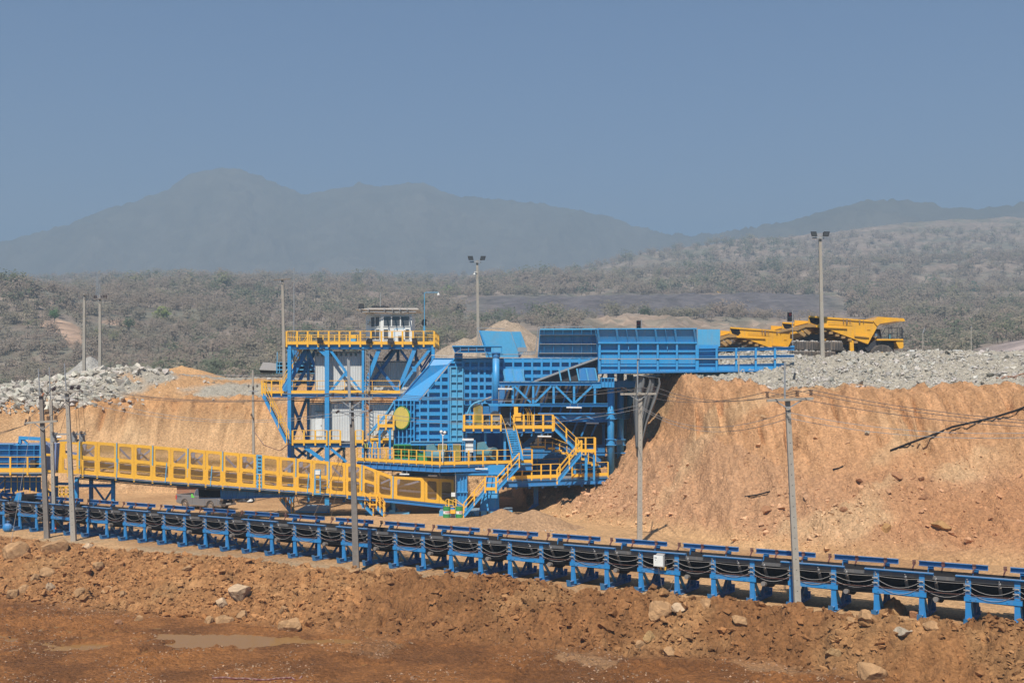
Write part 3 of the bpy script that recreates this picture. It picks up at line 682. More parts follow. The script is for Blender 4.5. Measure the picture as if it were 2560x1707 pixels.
w_ = np.clip(fbm(x, y, 28, 3, 235)*1.9-.45+.35*(RNG.random(n)-.5), 0, .999); grn = sstep(.5, .66, nn); ci = np.where(w_ < .30, 0, np.where(w_ < .55, 1, np.where(w_ < .8, 2, np.where(w_ < .9, 5, 4)))); ci = np.where(RNG.random(n) < grn*.35, 3, ci)
ci = np.where((ci == 4) & (RNG.random(n) > .35), 2, ci)
col = pal[ci]; z = hill_z(x, y)
V, Q, C = crowns(x, y, z, s, col); V2, Q2, C2 = trunks(x, y, z, s, np.tile((.2, .17, .14), (n, 1)))
o = link_mesh('woods', np_mesh('woods', np.concatenate([V, V2]), np.concatenate([Q, Q2+len(V)]), np.concatenate([C, C2]), False), LEAFM)
tag(o, 'leafless brown and dull green scrub woodland covering the hillsides', 'woods', kind='stuff')
# single trees one can tell apart
def tree(px, py, D, s, c, label):
    x0 = WX(px, D); z0 = float(hill_z(np.array([x0]), np.array([float(D)]))[0]); zc = WZ(py, D)-s*.95
    t = thing('tree', label, 'tree', (x0, D, z0)); one = np.array([0.0])
    V, Q, C = crowns(one, one, np.array([zc-z0]), np.array([s]), np.array([c]), 500, flat=.85)
    link_mesh('crown', np_mesh('crown', V, Q, C, False), LEAFM, t)
    b = MB(); b.tube((0, 0, -1), (s*.1, 0, zc-z0+s*.8), s*.10, s*.04)
    for k in range(4): b.tube((0, 0, (zc-z0)*.6+s*.3), (s*.5*math.cos(k*1.6), s*.5*math.sin(k*1.6), zc-z0+s), s*.05, s*.02, 5)
    b.build('trunk', WOODP, t)
tree(405, 782, 372, 3.0, (.30, .34, .12), 'pale lime-green tree alone on the brown slope right of the twin poles')
tree(136, 783, 330, 1.7, (.15, .25, .11), 'dark green bush beside the bare eroded patch of the hill')
tree(1313, 735, 640, 7.0, (.30, .32, .19), 'tall pale-leaved tree at the edge of the dark spoil terrace')
tree(1462, 733, 640, 7.5, (.10, .15, .09), 'dark green tree on the far rim of the spoil terrace, beyond the hopper')
tree(1612, 780, 395, 2.6, (.12, .15, .08), 'small dark bush on top of the tan cutting above the bridge')
tree(1120, 740, 620, 7.0, (.27, .30, .14), 'broad yellow-green tree beside the tall lamp pole')
tree(2490, 765, 640, 6.5, (.27, .31, .12), 'yellow-green tree above the pale haul road at the edge')
tree(322, 805, 320, 1.8, (.17, .21, .12), 'dark round bush lower on the slope behind the second pole')
tree(2170, 735, 650, 8.0, (.08, .14, .09), 'dark green spreading tree above the dump truck canopy')
tree(2440, 740, 660, 9.0, (.08, .13, .09), 'wide dark green tree standing left of the yellow-green one')
# ------------------------------------------------------------------ overland belt conveyor
TH = math.atan2(CD[1], CD[0]); PIT = 3.825; BW = 1.93
def make_module():
    t = thing('conveyor_section', 'blue steel conveyor frame section on skids carrying the black belt', 'conveyor section', (0, 0, 0), TH, 'frame sections of the long belt conveyor')
    for x in (0, BW):
        for y, o in ((0, -1), (2.15, 1)):
            b = MB(); b.beam((x, y, .10), (x, y, 2.06 if o < 0 else 2.05), .23, .05, (0, 1, 0)); b.beam((x-.10, y+.09*-o, .10), (x-.10, y+.09*-o, 2.03), .035, .20, (0, 1, 0))
            b.slab([(x-.09, y-o*.02, .95), (x+.09, y-o*.02, .95), (x+.19, y-o*.02, .10), (x-.15, y-o*.02, .10)], (0, -o*.02, 0))
            b.build('post', CBLUE, t)
            b = MB(); b.beam((x+.05, y-o*.05, 1.14), (x+.05, y-o*.95, .20), .15, .05); b.build('brace', CBLUE, t)
        b = MB(); b.beam((x, -.42, .14), (x, 2.60, .14), .045, .24); b.beam((x, -.42, .03), (x, 2.60, .03), .26, .03); b.beam((x, -.42, .255), (x, 2.6, .255), .16, .02)
        for y, o in ((-.42, -1), (2.6, 1)): b.slab([(x-.13, y, .02), (x+.13, y, .02), (x+.10, y+o*.12, .36), (x-.10, y+o*.12, .36)], (0, o*.03, 0))
        b.build('skid', CBLUE, t)
    b = MB(); b.beam((-.50, -.04, 2.10), (2.42, -.04, 2.10), .22, .035); b.beam((-.50, .05, 2.02), (2.42, .05, 2.02), .03, .14); b.build('near_rail', CBLUE, t)
    b = MB(); b.beam((-2.42, 2.16, 2.20), (.50, 2.16, 2.20), .03, .20); b.beam((-2.42, 2.10, 2.305), (.50, 2.10, 2.305), .18, .02); b.beam((-2.42, 2.10, 2.10), (.50, 2.10, 2.10), .18, .02)
    for x in (-1.9, 0): b.beam((x, 2.12, 2.0), (x, 2.12, 2.12), .24, .14, (0, 1, 0))
    b.build('far_rail', CBLUE, t)
    b = MB(); b.beam((-.16, -.05, 1.13), (2.13, -.05, 1.13), .04, .20); b.beam((-.16, 0, 1.23), (2.13, 0, 1.23), .13, .02)
    for x in (.1, .32, 1.55): b.tube((x, -.10, 1.13), (x, -.06, 1.13), .03, n=6)
    b.build('tie_rail', CBLUE, t)
    for x in (-1.45, -.15, 1.12):
        b = MB()
        for p, q in (((.10, 1.72), (.52, 1.20)), ((.58, 1.17), (1.50, 1.15)), ((1.56, 1.20), (2.02, 1.70))):
            b.tube((x+.12, p[0], p[1]), (x+.12, q[0], q[1]), .075, n=8)
        b.build('idler_roller', ROLL, t)
        b = MB(); b.tube((x+.12, -.02, 1.90), (x+.12, .10, 1.80), .05, n=6); b.ball((x+.12, .0, 1.86), .065, 8, 5)
        b.tube((x+.12, -.12, 1.98), (x+.12, -.02, 1.88), .022, n=5); b.build('hanger', CABLE, t)
        b = MB(); b.box((x+.02, 2.02, 2.14), (x+.16, 2.10, 2.26)); b.beam((x+.09, 2.06, 2.16), (x+.04, 1.95, 1.95), .05); b.beam((x+.02, 2.04, 2.31), (x+.16, 2.04, 2.31), .10, .05); b.build('bracket', MAROON, t)
    b = MB(); b.tube((2.55, -.12, 1.00), (2.55, 1.02, .78), .105, n=10); b.tube((2.55, 1.10, .78), (2.55, 2.25, 1.00), .105, n=10); b.build('return_roller', RUB, t)
    b = MB(); b.tube((2.55, -.30, 1.035), (2.55, -.04, .985), .115, n=10); b.build('roller_end', ROLL, t)
    for x in (0, BW):
        for z in (1.72, 1.50): b = MB(); b.tube((x-.17, -.07, z), (x+.08, -.07, z), .028, n=6); b.build('cable_clamp', CABLE, t)
    return t
mod0 = make_module(); U0 = 9.96-4*PIT
for k in range(22):
    o = mod0 if k == 0 else copy_tree(mod0)
    o.location = cu(U0+PIT*k, 0, 0)
def local(u, y, z): return cu(u, y, z)
bt = thing('conveyor_belt', 'black rubber conveyor belt running the whole length of the blue frames', 'belt', local(-6, 1, 1.2))
def ribbon(name, prof, u0, u1, mat, sag=0.0, th=.03, step=.64):
    n = int((u1-u0)/step); V = []; Q = []
    for i in range(n+1):
        u = u0+(u1-u0)*i/n; s = sag*math.sin(math.pi*((u-U0) % PIT)/PIT)
        for y, z in prof: V.append(local(u, y, z-s))
        for y, z in prof: V.append(local(u, y, z-s-th))
    m = len(prof)
    for i in range(n):
        for j in range(m-1):
            a = i*2*m+j; Q.append((a, a+1, a+2*m+1, a+2*m)); a += m; Q.append((a, a+2*m, a+2*m+1, a+1))
        for j in (0, m-1):
            a = i*2*m+j; Q.append((a, a+2*m, a+3*m, a+m))
    b = MB(bt.location); b.add(V, Q); return b.build(name, mat, bt)
ribbon('carrying_side', [(.02, 1.97), (.16, 1.76), (.55, 1.28), (1.50, 1.26), (1.92, 1.72), (2.10, 1.93)], -8, 79, RUB)
ribbon('lit_belt_edge', [(.00, 2.00), (.012, 1.84)], -8, 79, BELTG, th=.006)  # strip painted greyer for sun on the belt's dusty near edge
ribbon('return_side', [(-.01, 1.24), (.03, 1.06), (1.05, .88), (2.1, 1.10)], -8, 79, RUB, .05)
# drooping cables clipped to every post
def droop(name, label, y, z, sag, r, mat, seed, hang=1.0):
    rr = random.Random(seed); b = MB()
    us = []
    for k in range(22): us += [U0+PIT*k, U0+PIT*k+BW]
    for a, c in zip(us[:-1], us[1:]):
        s = sag*rr.uniform(.75, 1.25); pts = []
        for i in range(9):
            t = i/8; pts.append(local(a+(c-a)*t, y, z-s*4*t*(1-t)))
        b.path(pts, r, 5)
    o = b.build(name, mat); tag(o, label, 'cable'); return o
droop('power_cable', 'grey cable drooping in the deepest loops between the conveyor posts', -.10, 1.50, .36, .011, CABLE, 1)
droop('power_cable', 'grey cable drooping from the upper clamps of the conveyor posts', -.12, 1.72, .30, .011, CABLE, 2)
droop('signal_cable', 'almost straight thin wire strung under the near rail of the conveyor', -.02, 1.80, .04, .010, CABLE, 4)
droop('safety_wire', 'taut red pull cord running along the conveyor posts', -.14, 1.36, .05, .009, MAROON, 5)
# junction box on the frames
jb = thing('junction_box', 'grey twin-door junction box hung on the conveyor frame', 'junction box', cu(53.15, -.22, 1.72), TH); jb.scale = (.74, .74, .74)
b = MB(); b.box((-.38, -.14, -.42), (.30, .06, .32)); b.build('cabinet', WHITE, jb)
b = MB(); b.box((-.36, -.165, -.38), (-.07, -.143, .28)); b.box((-.03, -.165, -.38), (.28, -.143, .28)); b.build('door', WHITE, jb)
b = MB(); b.box((-.30, -.172, .14), (-.13, -.166, .19)); b.box((-.25, -.172, 0), (-.2, -.166, .04)); b.build('label_plate', DARK, jb)
b = MB(); b.slab([(-.25, -.10, .33), (.33, -.10, .33), (.40, .02, .46), (-.18, .02, .46)], (0, .02, 0)); b.box((.31, -.05, -.5), (.36, .05, .45)); b.build('mounting_plate', GREY, jb)
b = MB(); b.path([(-.1, -.1, -.42), (0, -.1, -.75), (.02, -.12, -1.0)], .02); b.path([(.1, -.05, -1.2), (.18, -.1, -1.7), (.45, -.1, -2.0), (.8, -.05, -1.85), (1.0, 0, -1.2)], .022); b.build('hose', WIREM, jb)
sw = thing('pull_switch', 'small yellow safety switch on the tie rail under the junction box', 'switch', cu(53.3, -.12, 1.30), TH)
b = MB(); b.box((-.15, -.06, -.06), (.15, .05, .10)); b.build('body', YEL, sw)
b = MB(); b.tube((0, -.10, 0), (0, -.06, 0), .07, n=8); b.build('lever', DARK, sw)
# ------------------------------------------------------------------ builders for plate and frame work
def R(b, x0, y0, x1, y1, D, th=.3):
    b.box((WX(x0, D), D, WZ(y0, D)), (WX(x1, D), D+th, WZ(y1, D)))
def S(b, p, q, D, w, d=None, D2=None, kind='i'):
    P = W(p[0], p[1], D); Q = W(q[0], q[1], D if D2 is None else D2); w = w*D/FPX; d = d or w
    if kind == 'i' and w > .12:
        u = Vector((0, 1, 0)); dd = (Q-P).normalized(); n = dd.cross(u).normalized()
        b.beam(P+u*(-d/2+.02), Q+u*(-d/2+.02), w, .035, u); b.beam(P+u*(d/2-.02), Q+u*(d/2-.02), w, .035, u); b.beam(P, Q, .04, d-.07, u)
    elif kind == 'u':
        u = Vector((0, 1, 0)); dd = (Q-P).normalized(); n = dd.cross(u).normalized()
        b.beam(P, Q, .03+w*.8, .03, u); b.beam(P+n*(w/2)-u*.08, Q+n*(w/2)-u*.08, .03, .18, u); b.beam(P-n*(w/2)-u*.08, Q-n*(w/2)-u*.08, .03, .18, u)
    else: b.beam(P, Q, w, d, (0, 1, 0))
def clipline(poly, a, horiz):
    """interval of the horizontal (py=a) or vertical (px=a) line inside a polygon"""
    i, j = (1, 0) if horiz else (0, 1); r = []
    for k in range(len(poly)):
        p, q = poly[k], poly[(k+1) % len(poly)]
        if (p[i]-a)*(q[i]-a) <= 0 and p[i] != q[i]: r.append(p[j]+(q[j]-p[j])*(a-p[i])/(q[i]-p[i]))
    return (min(r), max(r)) if len(r) >= 2 else None
def ribbed(b, poly, Df, hs, vs, hw=9, vw=5, dep=.24, th=.06, edge=True):
    """stiffened plate: sheet + flanged ribs standing proud of it"""
    P = lambda x, y, o=0.0: W(x, y, Df(x, y)) + Vector((0, o, 0))
    b.slab([P(*p) for p in poly], (0, th, 0))
    for a in hs:
        c = clipline(poly, a, True)
        if c and c[1]-c[0] > 3:
            m = hw*Df(c[0], a)/FPX; p, q = P(c[0]+.5, a, -dep), P(c[1]-.5, a, -dep)
            b.beam(p, q, m, .03, (0, 1, 0)); b.beam(p+Vector((0, dep/2, 0)), q+Vector((0, dep/2, 0)), .03, dep-.012, (0, 1, 0))
    for a in vs:
        c = clipline(poly, a, False)
        if c and c[1]-c[0] > 3:
            m = vw*Df(a, c[0])/FPX; p, q = P(a, c[0]+.5, -dep-.034), P(a, c[1]-.5, -dep-.034)
            b.beam(p, q, m, .03, (0, 1, 0)); b.beam(p+Vector((0, dep/2+.02, 0)), q+Vector((0, dep/2+.02, 0)), .03, dep+.01, (0, 1, 0))
    if edge:
        n = len(poly)
        for k in range(n):
            p, q = P(*poly[k], -dep*.5), P(*poly[(k+1) % n], -dep*.5)
            if (q-p).length > .2: b.beam(p, q, .05, dep*1.02, (0, 1, 0))
def railing(pts, parent, name='railing', h=1.1, kick=.20, step=1.05, mat=None, post=.09, down=.22, r=.028, off=(0, 0, 0), kickout=.0):
    b = MB(off); pts = [Vector(p) for p in pts]; up = Vector((0, 0, 1))
    for a, c in zip(pts[:-1], pts[1:]):
        L = (c-a).length; n = max(1, round(L/step))
        for i in range(n+1):
            p = a+(c-a)*(i/n); b.beam(p-up*down, p+up*h, post, post*.5, (c-a).normalized().cross(up))
        b.tube(a+up*h, c+up*h, r, n=6); b.tube(a+up*h*.55, c+up*h*.55, r*.85, n=6)
        if kick: b.beam(a+up*kick*.5, c+up*kick*.5, .02, kick, up)
    return b.build(name, mat or YEL, parent)
def stair(parent, top, bot, side, off=(0, 0, 0), n=None, rails=True, w=.85, name='stair'):
    """side: unit vector across the flight"""
    top = Vector(top); bot = Vector(bot); side = Vector(side).normalized()*w; up = Vector((0, 0, 1))
    b = MB(off); n = n or max(3, int(abs(top.z-bot.z)/.24))
    for s in (0, 1):
        p, q = top+side*s, bot+side*s
        nn = (q-p).normalized().cross(side.normalized())
        b.beam(p, q, .22, .03, side); b.beam(p+nn*.11, q+nn*.11, .03, .12, side); b.beam(p-nn*.11, q-nn*.11, .03, .12, side)
    d = (bot-top); hd = Vector((d.x, d.y, 0)).normalized()*.13
    for i in range(1, n):
        c = top+d*(i/n); b.add([c-hd, c+hd, c+hd+side, c-hd+side, c-hd-up*.03, c+hd-up*.03, c+hd+side-up*.03, c-hd+side-up*.03], [(0,1,2,3),(7,6,5,4),(0,4,5,1),(1,5,6,2),(2,6,7,3),(3,7,4,0)])
    st = b.build(name, BLUE, parent)
    if rails:
        for s in (0, 1):
            p, q = top+side*s, bot+side*s; b = MB(off)
            m = max(2, int((q-p).length/1.3))
            for i in range(m+1):
                c = p+(q-p)*(i/m); b.beam(c-up*.18, c+up*1.0, .09, .04, side)
            b.tube(p+up*1.0, q+up*1.0, .028, n=6); b.tube(p+up*.55, q+up*.55, .024, n=6)
            b.build('handrail', YEL, parent)
    return st
def deck(b, pts, th=.08):
    b.slab(pts, (0, 0, -th))
def floodlight(loc, label, rz=0, tilt=.6, s=.55, mat=None):
    t = thing('floodlight', label, 'floodlight', loc, rz)
    ca, sa = math.cos(tilt), math.sin(tilt)
    def q(x, y, z): return (x, y*ca-z*sa, y*sa+z*ca+.3)
    b = MB(); h = s/2
    b.add([q(-h, -.06, -h), q(h, -.06, -h), q(h, -.06, h), q(-h, -.06, h), q(-h*.6, .14, -h*.6), q(h*.6, .14, -h*.6), q(h*.6, .14, h*.6), q(-h*.6, .14, h*.6)],
          [(0,1,2,3),(7,6,5,4),(0,4,5,1),(1,5,6,2),(2,6,7,3),(3,7,4,0)]); b.build('housing', DARK, t)
    b = MB(); b.slab([q(-h*.8, -.065, -h*.8), q(h*.8, -.065, -h*.8), q(h*.8, -.065, h*.8), q(-h*.8, -.065, h*.8)], (0, -.01, 0)); b.build('lens', GLASS, t)
    b = MB(); b.beam((-h-.02, 0, 0), (-h-.02, 0, .32), .04); b.beam((h+.02, 0, 0), (h+.02, 0, .32), .04); b.beam((-h-.02, 0, 0), (h+.02, 0, 0), .05); b.tube((0, 0, -.18), (0, 0, .02), .04); b.build('bracket', DARK, t)
    return t
def tubelight(p, q, D, label):
    o = thing('tube_light', label, 'light', W(p[0], p[1], D)); b = MB(o.location); P, Q = W(p[0], p[1], D), W(q[0], q[1], D)
    b.tube(P, Q, .07, n=8); b.build('diffuser', WHITE, o); b = MB(o.location)
    for t in (.25, .75): b.beam(P+(Q-P)*t, P+(Q-P)*t+Vector((0, .05, .30)), .03)
    b.build('bracket', GREY, o)

# ------------------------------------------------------------------ control tower
FD, BD = 96.5, 102.0
tw = thing('control_tower', 'blue steel control tower with three yellow-railed decks left of the crusher hopper', 'tower', W(900, 1264, FD)*1.0)
tw.location.z = 0; TO = tw.location
def colm(x, y0, D, w, zb=0.0):
    b = MB(TO); P = W(x, y0, D); Q = Vector((P.x, D, zb)); b.ibeam(P, Q, w*D/FPX, .32, .05, (0, 1, 0)); b.beam(P, Q, w*D/FPX, .06, (0, 1, 0)); b.build('column', BLUE, tw)
for x, y0, D, w in ((724, 862, FD, 9), (818, 868, FD, 11), (908, 868, FD, 6), (1083, 862, FD, 8)): colm(x, y0, D, w, 0 if x < 1000 else 9.5)
for x, y0, D, w in ((732, 868, BD, 7), (771, 870, BD, 6), (860, 870, BD, 6), (995, 870, BD-1, 7), (1040, 870, BD, 6), (1076, 870, BD, 7)): colm(x, y0, D, w, 0 if x < 990 else 8)
b = MB(TO)   # deck beams
for D in (FD, BD):
    S(b, (718, 867), (1086, 867), D, 9, .25, kind='u'); S(b, (722, 988), (1005, 988), D, 9, .25, kind='u')
    S(b, (728, 1112), (985, 1112), D, 9, .25, kind='u')
S(b, (656, 988), (724, 988), FD, 9, .25, kind='u')
for x in (724, 771, 818, 860, 908, 995, 1083):
    for y in ((867, 988, 1112) if x < 980 else (867,) if x > 1000 else (867, 988)): b.beam(W(x, y, FD), W(x, y, BD), .12, .25)
b.build('deck_beam', BLUE, tw)
def DECK(x0, x1, y, D0, D1, mat=GREY, name='deck'):
    b = MB(TO); a, c = W(x0, y, D0), W(x1, y, D0); X0, X1, z = a.x, c.x, a.z; b.box((X0, D0, z-.06), (X1, D1, z)); b.build(name, mat, tw); return z
z1 = DECK(718, 1086, 861, FD-.2, BD+.3); z2 = DECK(656, 1005, 983, FD-.2, BD+.3); z3 = DECK(728, 985, 1107, FD-.2, BD+.3)
xa, xb = WX(718, FD), WX(1086, FD)
railing([(xa, FD-.25, z1), (xb, FD-.25, z1)], tw, h=1.15, off=TO, post=.15, kick=.26, step=.95); railing([(xb, FD-.25, z1), (xb, BD+.3, z1)], tw, off=TO, h=1.15)
railing([(xb, BD+.3, z1), (xa, BD+.3, z1)], tw, off=TO, h=1.15, kick=.15); railing([(xa, BD+.3, z1), (xa, FD-.25, z1)], tw, off=TO, h=1.15)
x2a, x2b = WX(656, FD), WX(1000, FD)
railing([(x2a, FD+1.6, z2), (x2a, FD-.25, z2), (WX(705, FD), FD-.25, z2)], tw, off=TO, post=.11); railing([(WX(724, FD), FD-.1, z2), (x2b, FD-.1, z2)], tw, off=TO, kick=.25, post=.05, step=2.2)
railing([(x2a, FD+1.6, z2), (WX(724, FD), FD+1.6, z2)], tw, off=TO)
railing([(WX(733, FD), FD-.25, z3), (WX(818, FD), FD-.25, z3)], tw, off=TO, post=.14, kick=.28); railing([(WX(826, FD), FD-.25, z3), (WX(852, FD), FD-.25, z3)], tw, off=TO, post=.14, kick=.28)
railing([(WX(890, FD), FD-.25, z3), (WX(908, FD), FD-.25, z3)], tw, off=TO, post=.14, kick=.28); railing([(WX(925, FD), FD-.1, z3), (WX(985, FD), FD-.1, z3)], tw, off=TO, kick=.28, step=2)
BR = [((732,870),(840,983),BD,6),((770,872),(712,978),FD+1,8),((790,874),(734,980),FD+2.5,8),((811,884),(772,980),BD,8),((793,868),(818,890),FD,9),((728,872),(768,922),BD,5),((770,874),(813,980),FD+1,7),
 ((824,872),(868,934),FD,6),((868,934),(903,978),FD,5),((901,877),(868,912),FD+1,5),((866,930),(826,978),FD,6),((948,872),(908,980),FD,10),((991,872),(924,966),FD+2,8),((921,884),(994,978),FD+1.5,7),
 ((999,872),(1034,920),FD+1,6),((1038,870),(995,978),FD,10),((1076,872),(1036,922),FD,7),((1036,922),(1000,972),FD,7),((1034,880),(1056,922),BD,6),((982,874),(960,900),BD,6),((1078,885),(1052,930),FD+2,9),
 ((724,992),(768,1100),BD,7),((768,992),(730,1100),BD,7),((820,1000),(770,1060),BD,8),((908,995),(948,1040),FD+1,5),((998,1000),(920,1088),FD,7),((762,1117),(808,1150),FD,9),((826,1120),(866,1154),FD,6),
 ((738,1118),(766,1140),BD,6),((770,1120),(738,1150),BD,7),((808,1118),(770,1150),BD,7),((812,1150),(860,1118),BD,7),((724,1124),(746,1150),BD,5)]
for p, q, D, w in BR:
    b = MB(TO); S(b, p, q, D, w, .18); b.build('brace', BLUE if D < FD+.5 else BLUE2, tw)  # rear braces get the deeper blue, painting in their shade
b = MB(TO)
for x, y, D in ((868, 934, FD), (1036, 922, FD), (995, 975, FD+1), (818, 978, FD), (722, 870, FD)): R(b, x-5, y-6, x+5, y+7, D-.12, .04)
b.build('gusset_plate', BLUE, tw)
stair(tw, W(662, 985, FD-.6), W(722, 1105, FD-.6), (0, -1, 0), TO, w=.9); stair(tw, W(770, 862, FD+1.2), W(705, 975, FD+1.2), (0, 1, 0), TO, w=.9)
b = MB(TO)                                    # cable trays and conduits
for y, D in ((873, FD-.15), (996, FD-.1), (1002, FD+.8), (1117, FD-.1)): S(b, (728, y), (1000 if y < 1100 else 900, y), D, 2.2, .08, kind='b')
b.build('cable_tray', DARK, tw)
b = MB(TO)
for x in (914, 923): S(b, (x, 876), (x, 1105), FD-.3, 1.6, .05, kind='b')
for i in range(24): S(b, (914, 880+i*9.5), (923, 884+i*9.5), FD-.3, 1, .04, kind='b')
b.build('lattice_mast', GREY, tw)

# control cabin on the top deck: chamfered corner, gabled sheet roof
cb = thing('control_cabin', 'small white control cabin with wide windows and a flat sheet roof on the top deck', 'cabin', (WX(975, 99), 99, z1)); CO = cb.location
cx0, cxm, cx1, cf, cbk = WX(913, 99), WX(953, 98), WX(1030, 98), 97.9, 101; ct = WZ(786, 98)
b = MB(CO)
plan = [(cx0, 99.5), (cxm, cf), (cx1, cf), (cx1, cbk), (cx0, cbk)]
b.slab([(p[0], p[1], z1+.02) for p in plan], (0, 0, ct-z1)); b.build('wall', WHITE, cb)
def cabwin(p0, p1, za, zb, panes, name='window'):
    """panes: fractions along the wall p0-p1"""
    P0 = Vector((p0[0], p0[1], 0)); P1 = Vector((p1[0], p1[1], 0)); d = (P1-P0); nrm = Vector((d.y, -d.x, 0)).normalized()
    for f0, f1 in panes:
        a, c = P0+d*f0+nrm*.012, P0+d*f1+nrm*.012
        b = MB(CO); b.frame([a+Vector((0,0,za)), c+Vector((0,0,za)), c+Vector((0,0,zb)), a+Vector((0,0,zb))],
             [a+d.normalized()*.05+Vector((0,0,za+.05)), c-d.normalized()*.05+Vector((0,0,za+.05)), c-d.normalized()*.05+Vector((0,0,zb-.05)), a+d.normalized()*.05+Vector((0,0,zb-.05))], nrm*.05)
        w = b.build(name, WHITE, cb)
        b = MB(CO); b.slab([a+Vector((0,0,za+.03)), c+Vector((0,0,za+.03)), c+Vector((0,0,zb-.03)), a+Vector((0,0,zb-.03))], nrm*.015); g = b.build('pane', GLASS, w)
zz = lambda y: WZ(y, 98)
cabwin(plan[1], plan[2], zz(817), zz(790), [(.07, .34), (.34, .63), (.63, .93)]); cabwin(plan[1], plan[2], zz(850), zz(822), [(.07, .25), (.76, .93)])
cabwin(plan[0], plan[1], zz(817), zz(790), [(.35, .64), (.64, .95)]); cabwin(plan[0], plan[1], zz(850), zz(822), [(.35, .64), (.64, .95)])
b = MB(CO); rz0, rz1 = WZ(775, 98), WZ(769, 98)
b.add([(WX(892, 98), cf-.5, rz0), (WX(1050, 98), cf-.5, rz0-.02), (WX(1050, 98), cbk+.7, rz0-.02), (WX(892, 98), cbk+.7, rz0), (WX(918, 98), cf+1.1, rz1+.05), (WX(1040, 98), cf+1.1, rz1+.05), (WX(1040, 98), cbk-.6, rz1+.05), (WX(918, 98), cbk-.6, rz1+.05)],
      [(0,1,5,4),(1,2,6,5),(2,3,7,6),(3,0,4,7),(4,5,6,7),(3,2,1,0)]); b.build('roof', SHEET, cb)
b = MB(CO)
for x in (905, 925, 965, 985, 1003, 1021): S(b, (x, 779), (x, 775), 98, 3, 2.6, kind='b')
R(b, 900, 778, 1040, 780.5, cf-.5, .08); R(b, 900, 778, 1040, 780.5, cbk-.2, .08); b.build('purlin', GREY, cb)
b = MB(CO); S(b, (951, 768), (951, 732), 99.5, 1.3, .04, kind='b'); b.build('antenna', GREY, cb)
b = MB(CO)
for i in range(9): R(b, 930+i*4.6, 764.5, 933+i*4.6, 768, 99.5, .3)
R(b, 928, 767, 972, 768.5, 99.4, .5); b.build('roof_tray', DARK, cb)
tubelight((980, 783), (1012, 783), 97.6, 'white tube light under the front eave of the control cabin'); tubelight((914, 784.5), (934, 784), 98.8, 'white tube light on the angled side of the control cabin')
ac = thing('air_conditioner', 'grey air-conditioner box on the deck before the control cabin', 'air conditioner', W(1001, 855, 97.4)); b = MB(ac.location); R(b, 995, 839, 1008, 855, 97.3, .4); b.build('case', GREY, ac); b = MB(ac.location); b.tube(W(1001, 847, 97.28), W(1001, 847, 97.24), .19, n=14); b.build('fan', DARK, ac)
wb = thing('control_box', 'small white box on the angled wall of the control cabin', 'control box', W(920, 807, 99)); b = MB(wb.location); R(b, 917, 803, 923, 809, 99, .2); b.build('case', WHITE, wb); b = MB(wb.location); R(b, 918.5, 809, 921.5, 811, 98.98, .1); b.build('gland', DARK, wb)
floodlight(W(801, 858, FD-.45), 'black floodlight on the edge of the top deck nearest the stair', -.2, .5, .5)
floodlight(W(923, 860, FD-.45), 'black floodlight on the top deck edge below the cabin corner', .5, .7, .5)
floodlight(W(977, 860, FD-.45), 'black floodlight on the top deck edge below the cabin front', .1, .2, .5)
floodlight(W(1037, 860, FD-.45), 'black floodlight at the top deck edge right of the cabin', -.6, .4, .5)
floodlight(W(1060, 813, FD+.2), 'black floodlight tilted up on the blue camera post', 1.0, .4, .5)
floodlight(W(903, 774, 98), 'black floodlight on the corner of the cabin roof', .6, .1, .45)
cp = thing('camera_post', 'blue bent pipe post with a white dome camera on the top deck', 'camera post', W(1061, 860, FD)); b = MB(cp.location)
b.tube(W(1061, 862, FD), W(1061, 815, FD), .09); b.tube(W(1061, 815, FD), W(1061, 733, FD), .035); b.path([W(1061, 733, FD), W(1064, 731, FD), W(1096, 731, FD)], .035); b.build('pipe', BLUE3, cp)
b = MB(cp.location); b.ball(W(1096, 737, FD), .12, 10, 7, (1, 1, 1.2)); b.tube(W(1096, 731, FD), W(1096, 735, FD), .05); b.build('camera', WHITE, cp)
cp2 = thing('camera_post', 'short blue hooked pipe with a white lamp before the cabin door', 'camera post', W(987, 855, FD+.3)); b = MB(cp2.location)
b.path([W(987, 858, FD+.3), W(987, 822, FD+.3), W(1012, 821, FD+.3)], .03); b.build('pipe', BLUE3, cp2); b = MB(cp2.location); b.ball(W(1012, 825, FD+.3), .1, 8, 6, (1, 1, 1.2)); b.build('lamp', WHITE, cp2)
ms = thing('lightning_mast', 'thin tall grey mast rising from the corner of the top deck', 'mast', W(735, 856, BD)); b = MB(ms.location)
b.tube(W(735, 862, BD), W(735, 722, BD), .05); b.tube(W(735, 722, BD), W(735, 672, BD), .028); b.build('pole', GREY, ms); b = MB(ms.location); b.tube(W(735, 725, BD), W(735, 720, BD), .07); b.tube(W(735, 675, BD), W(735, 670, BD), .05); b.build('collar', GREY, ms)
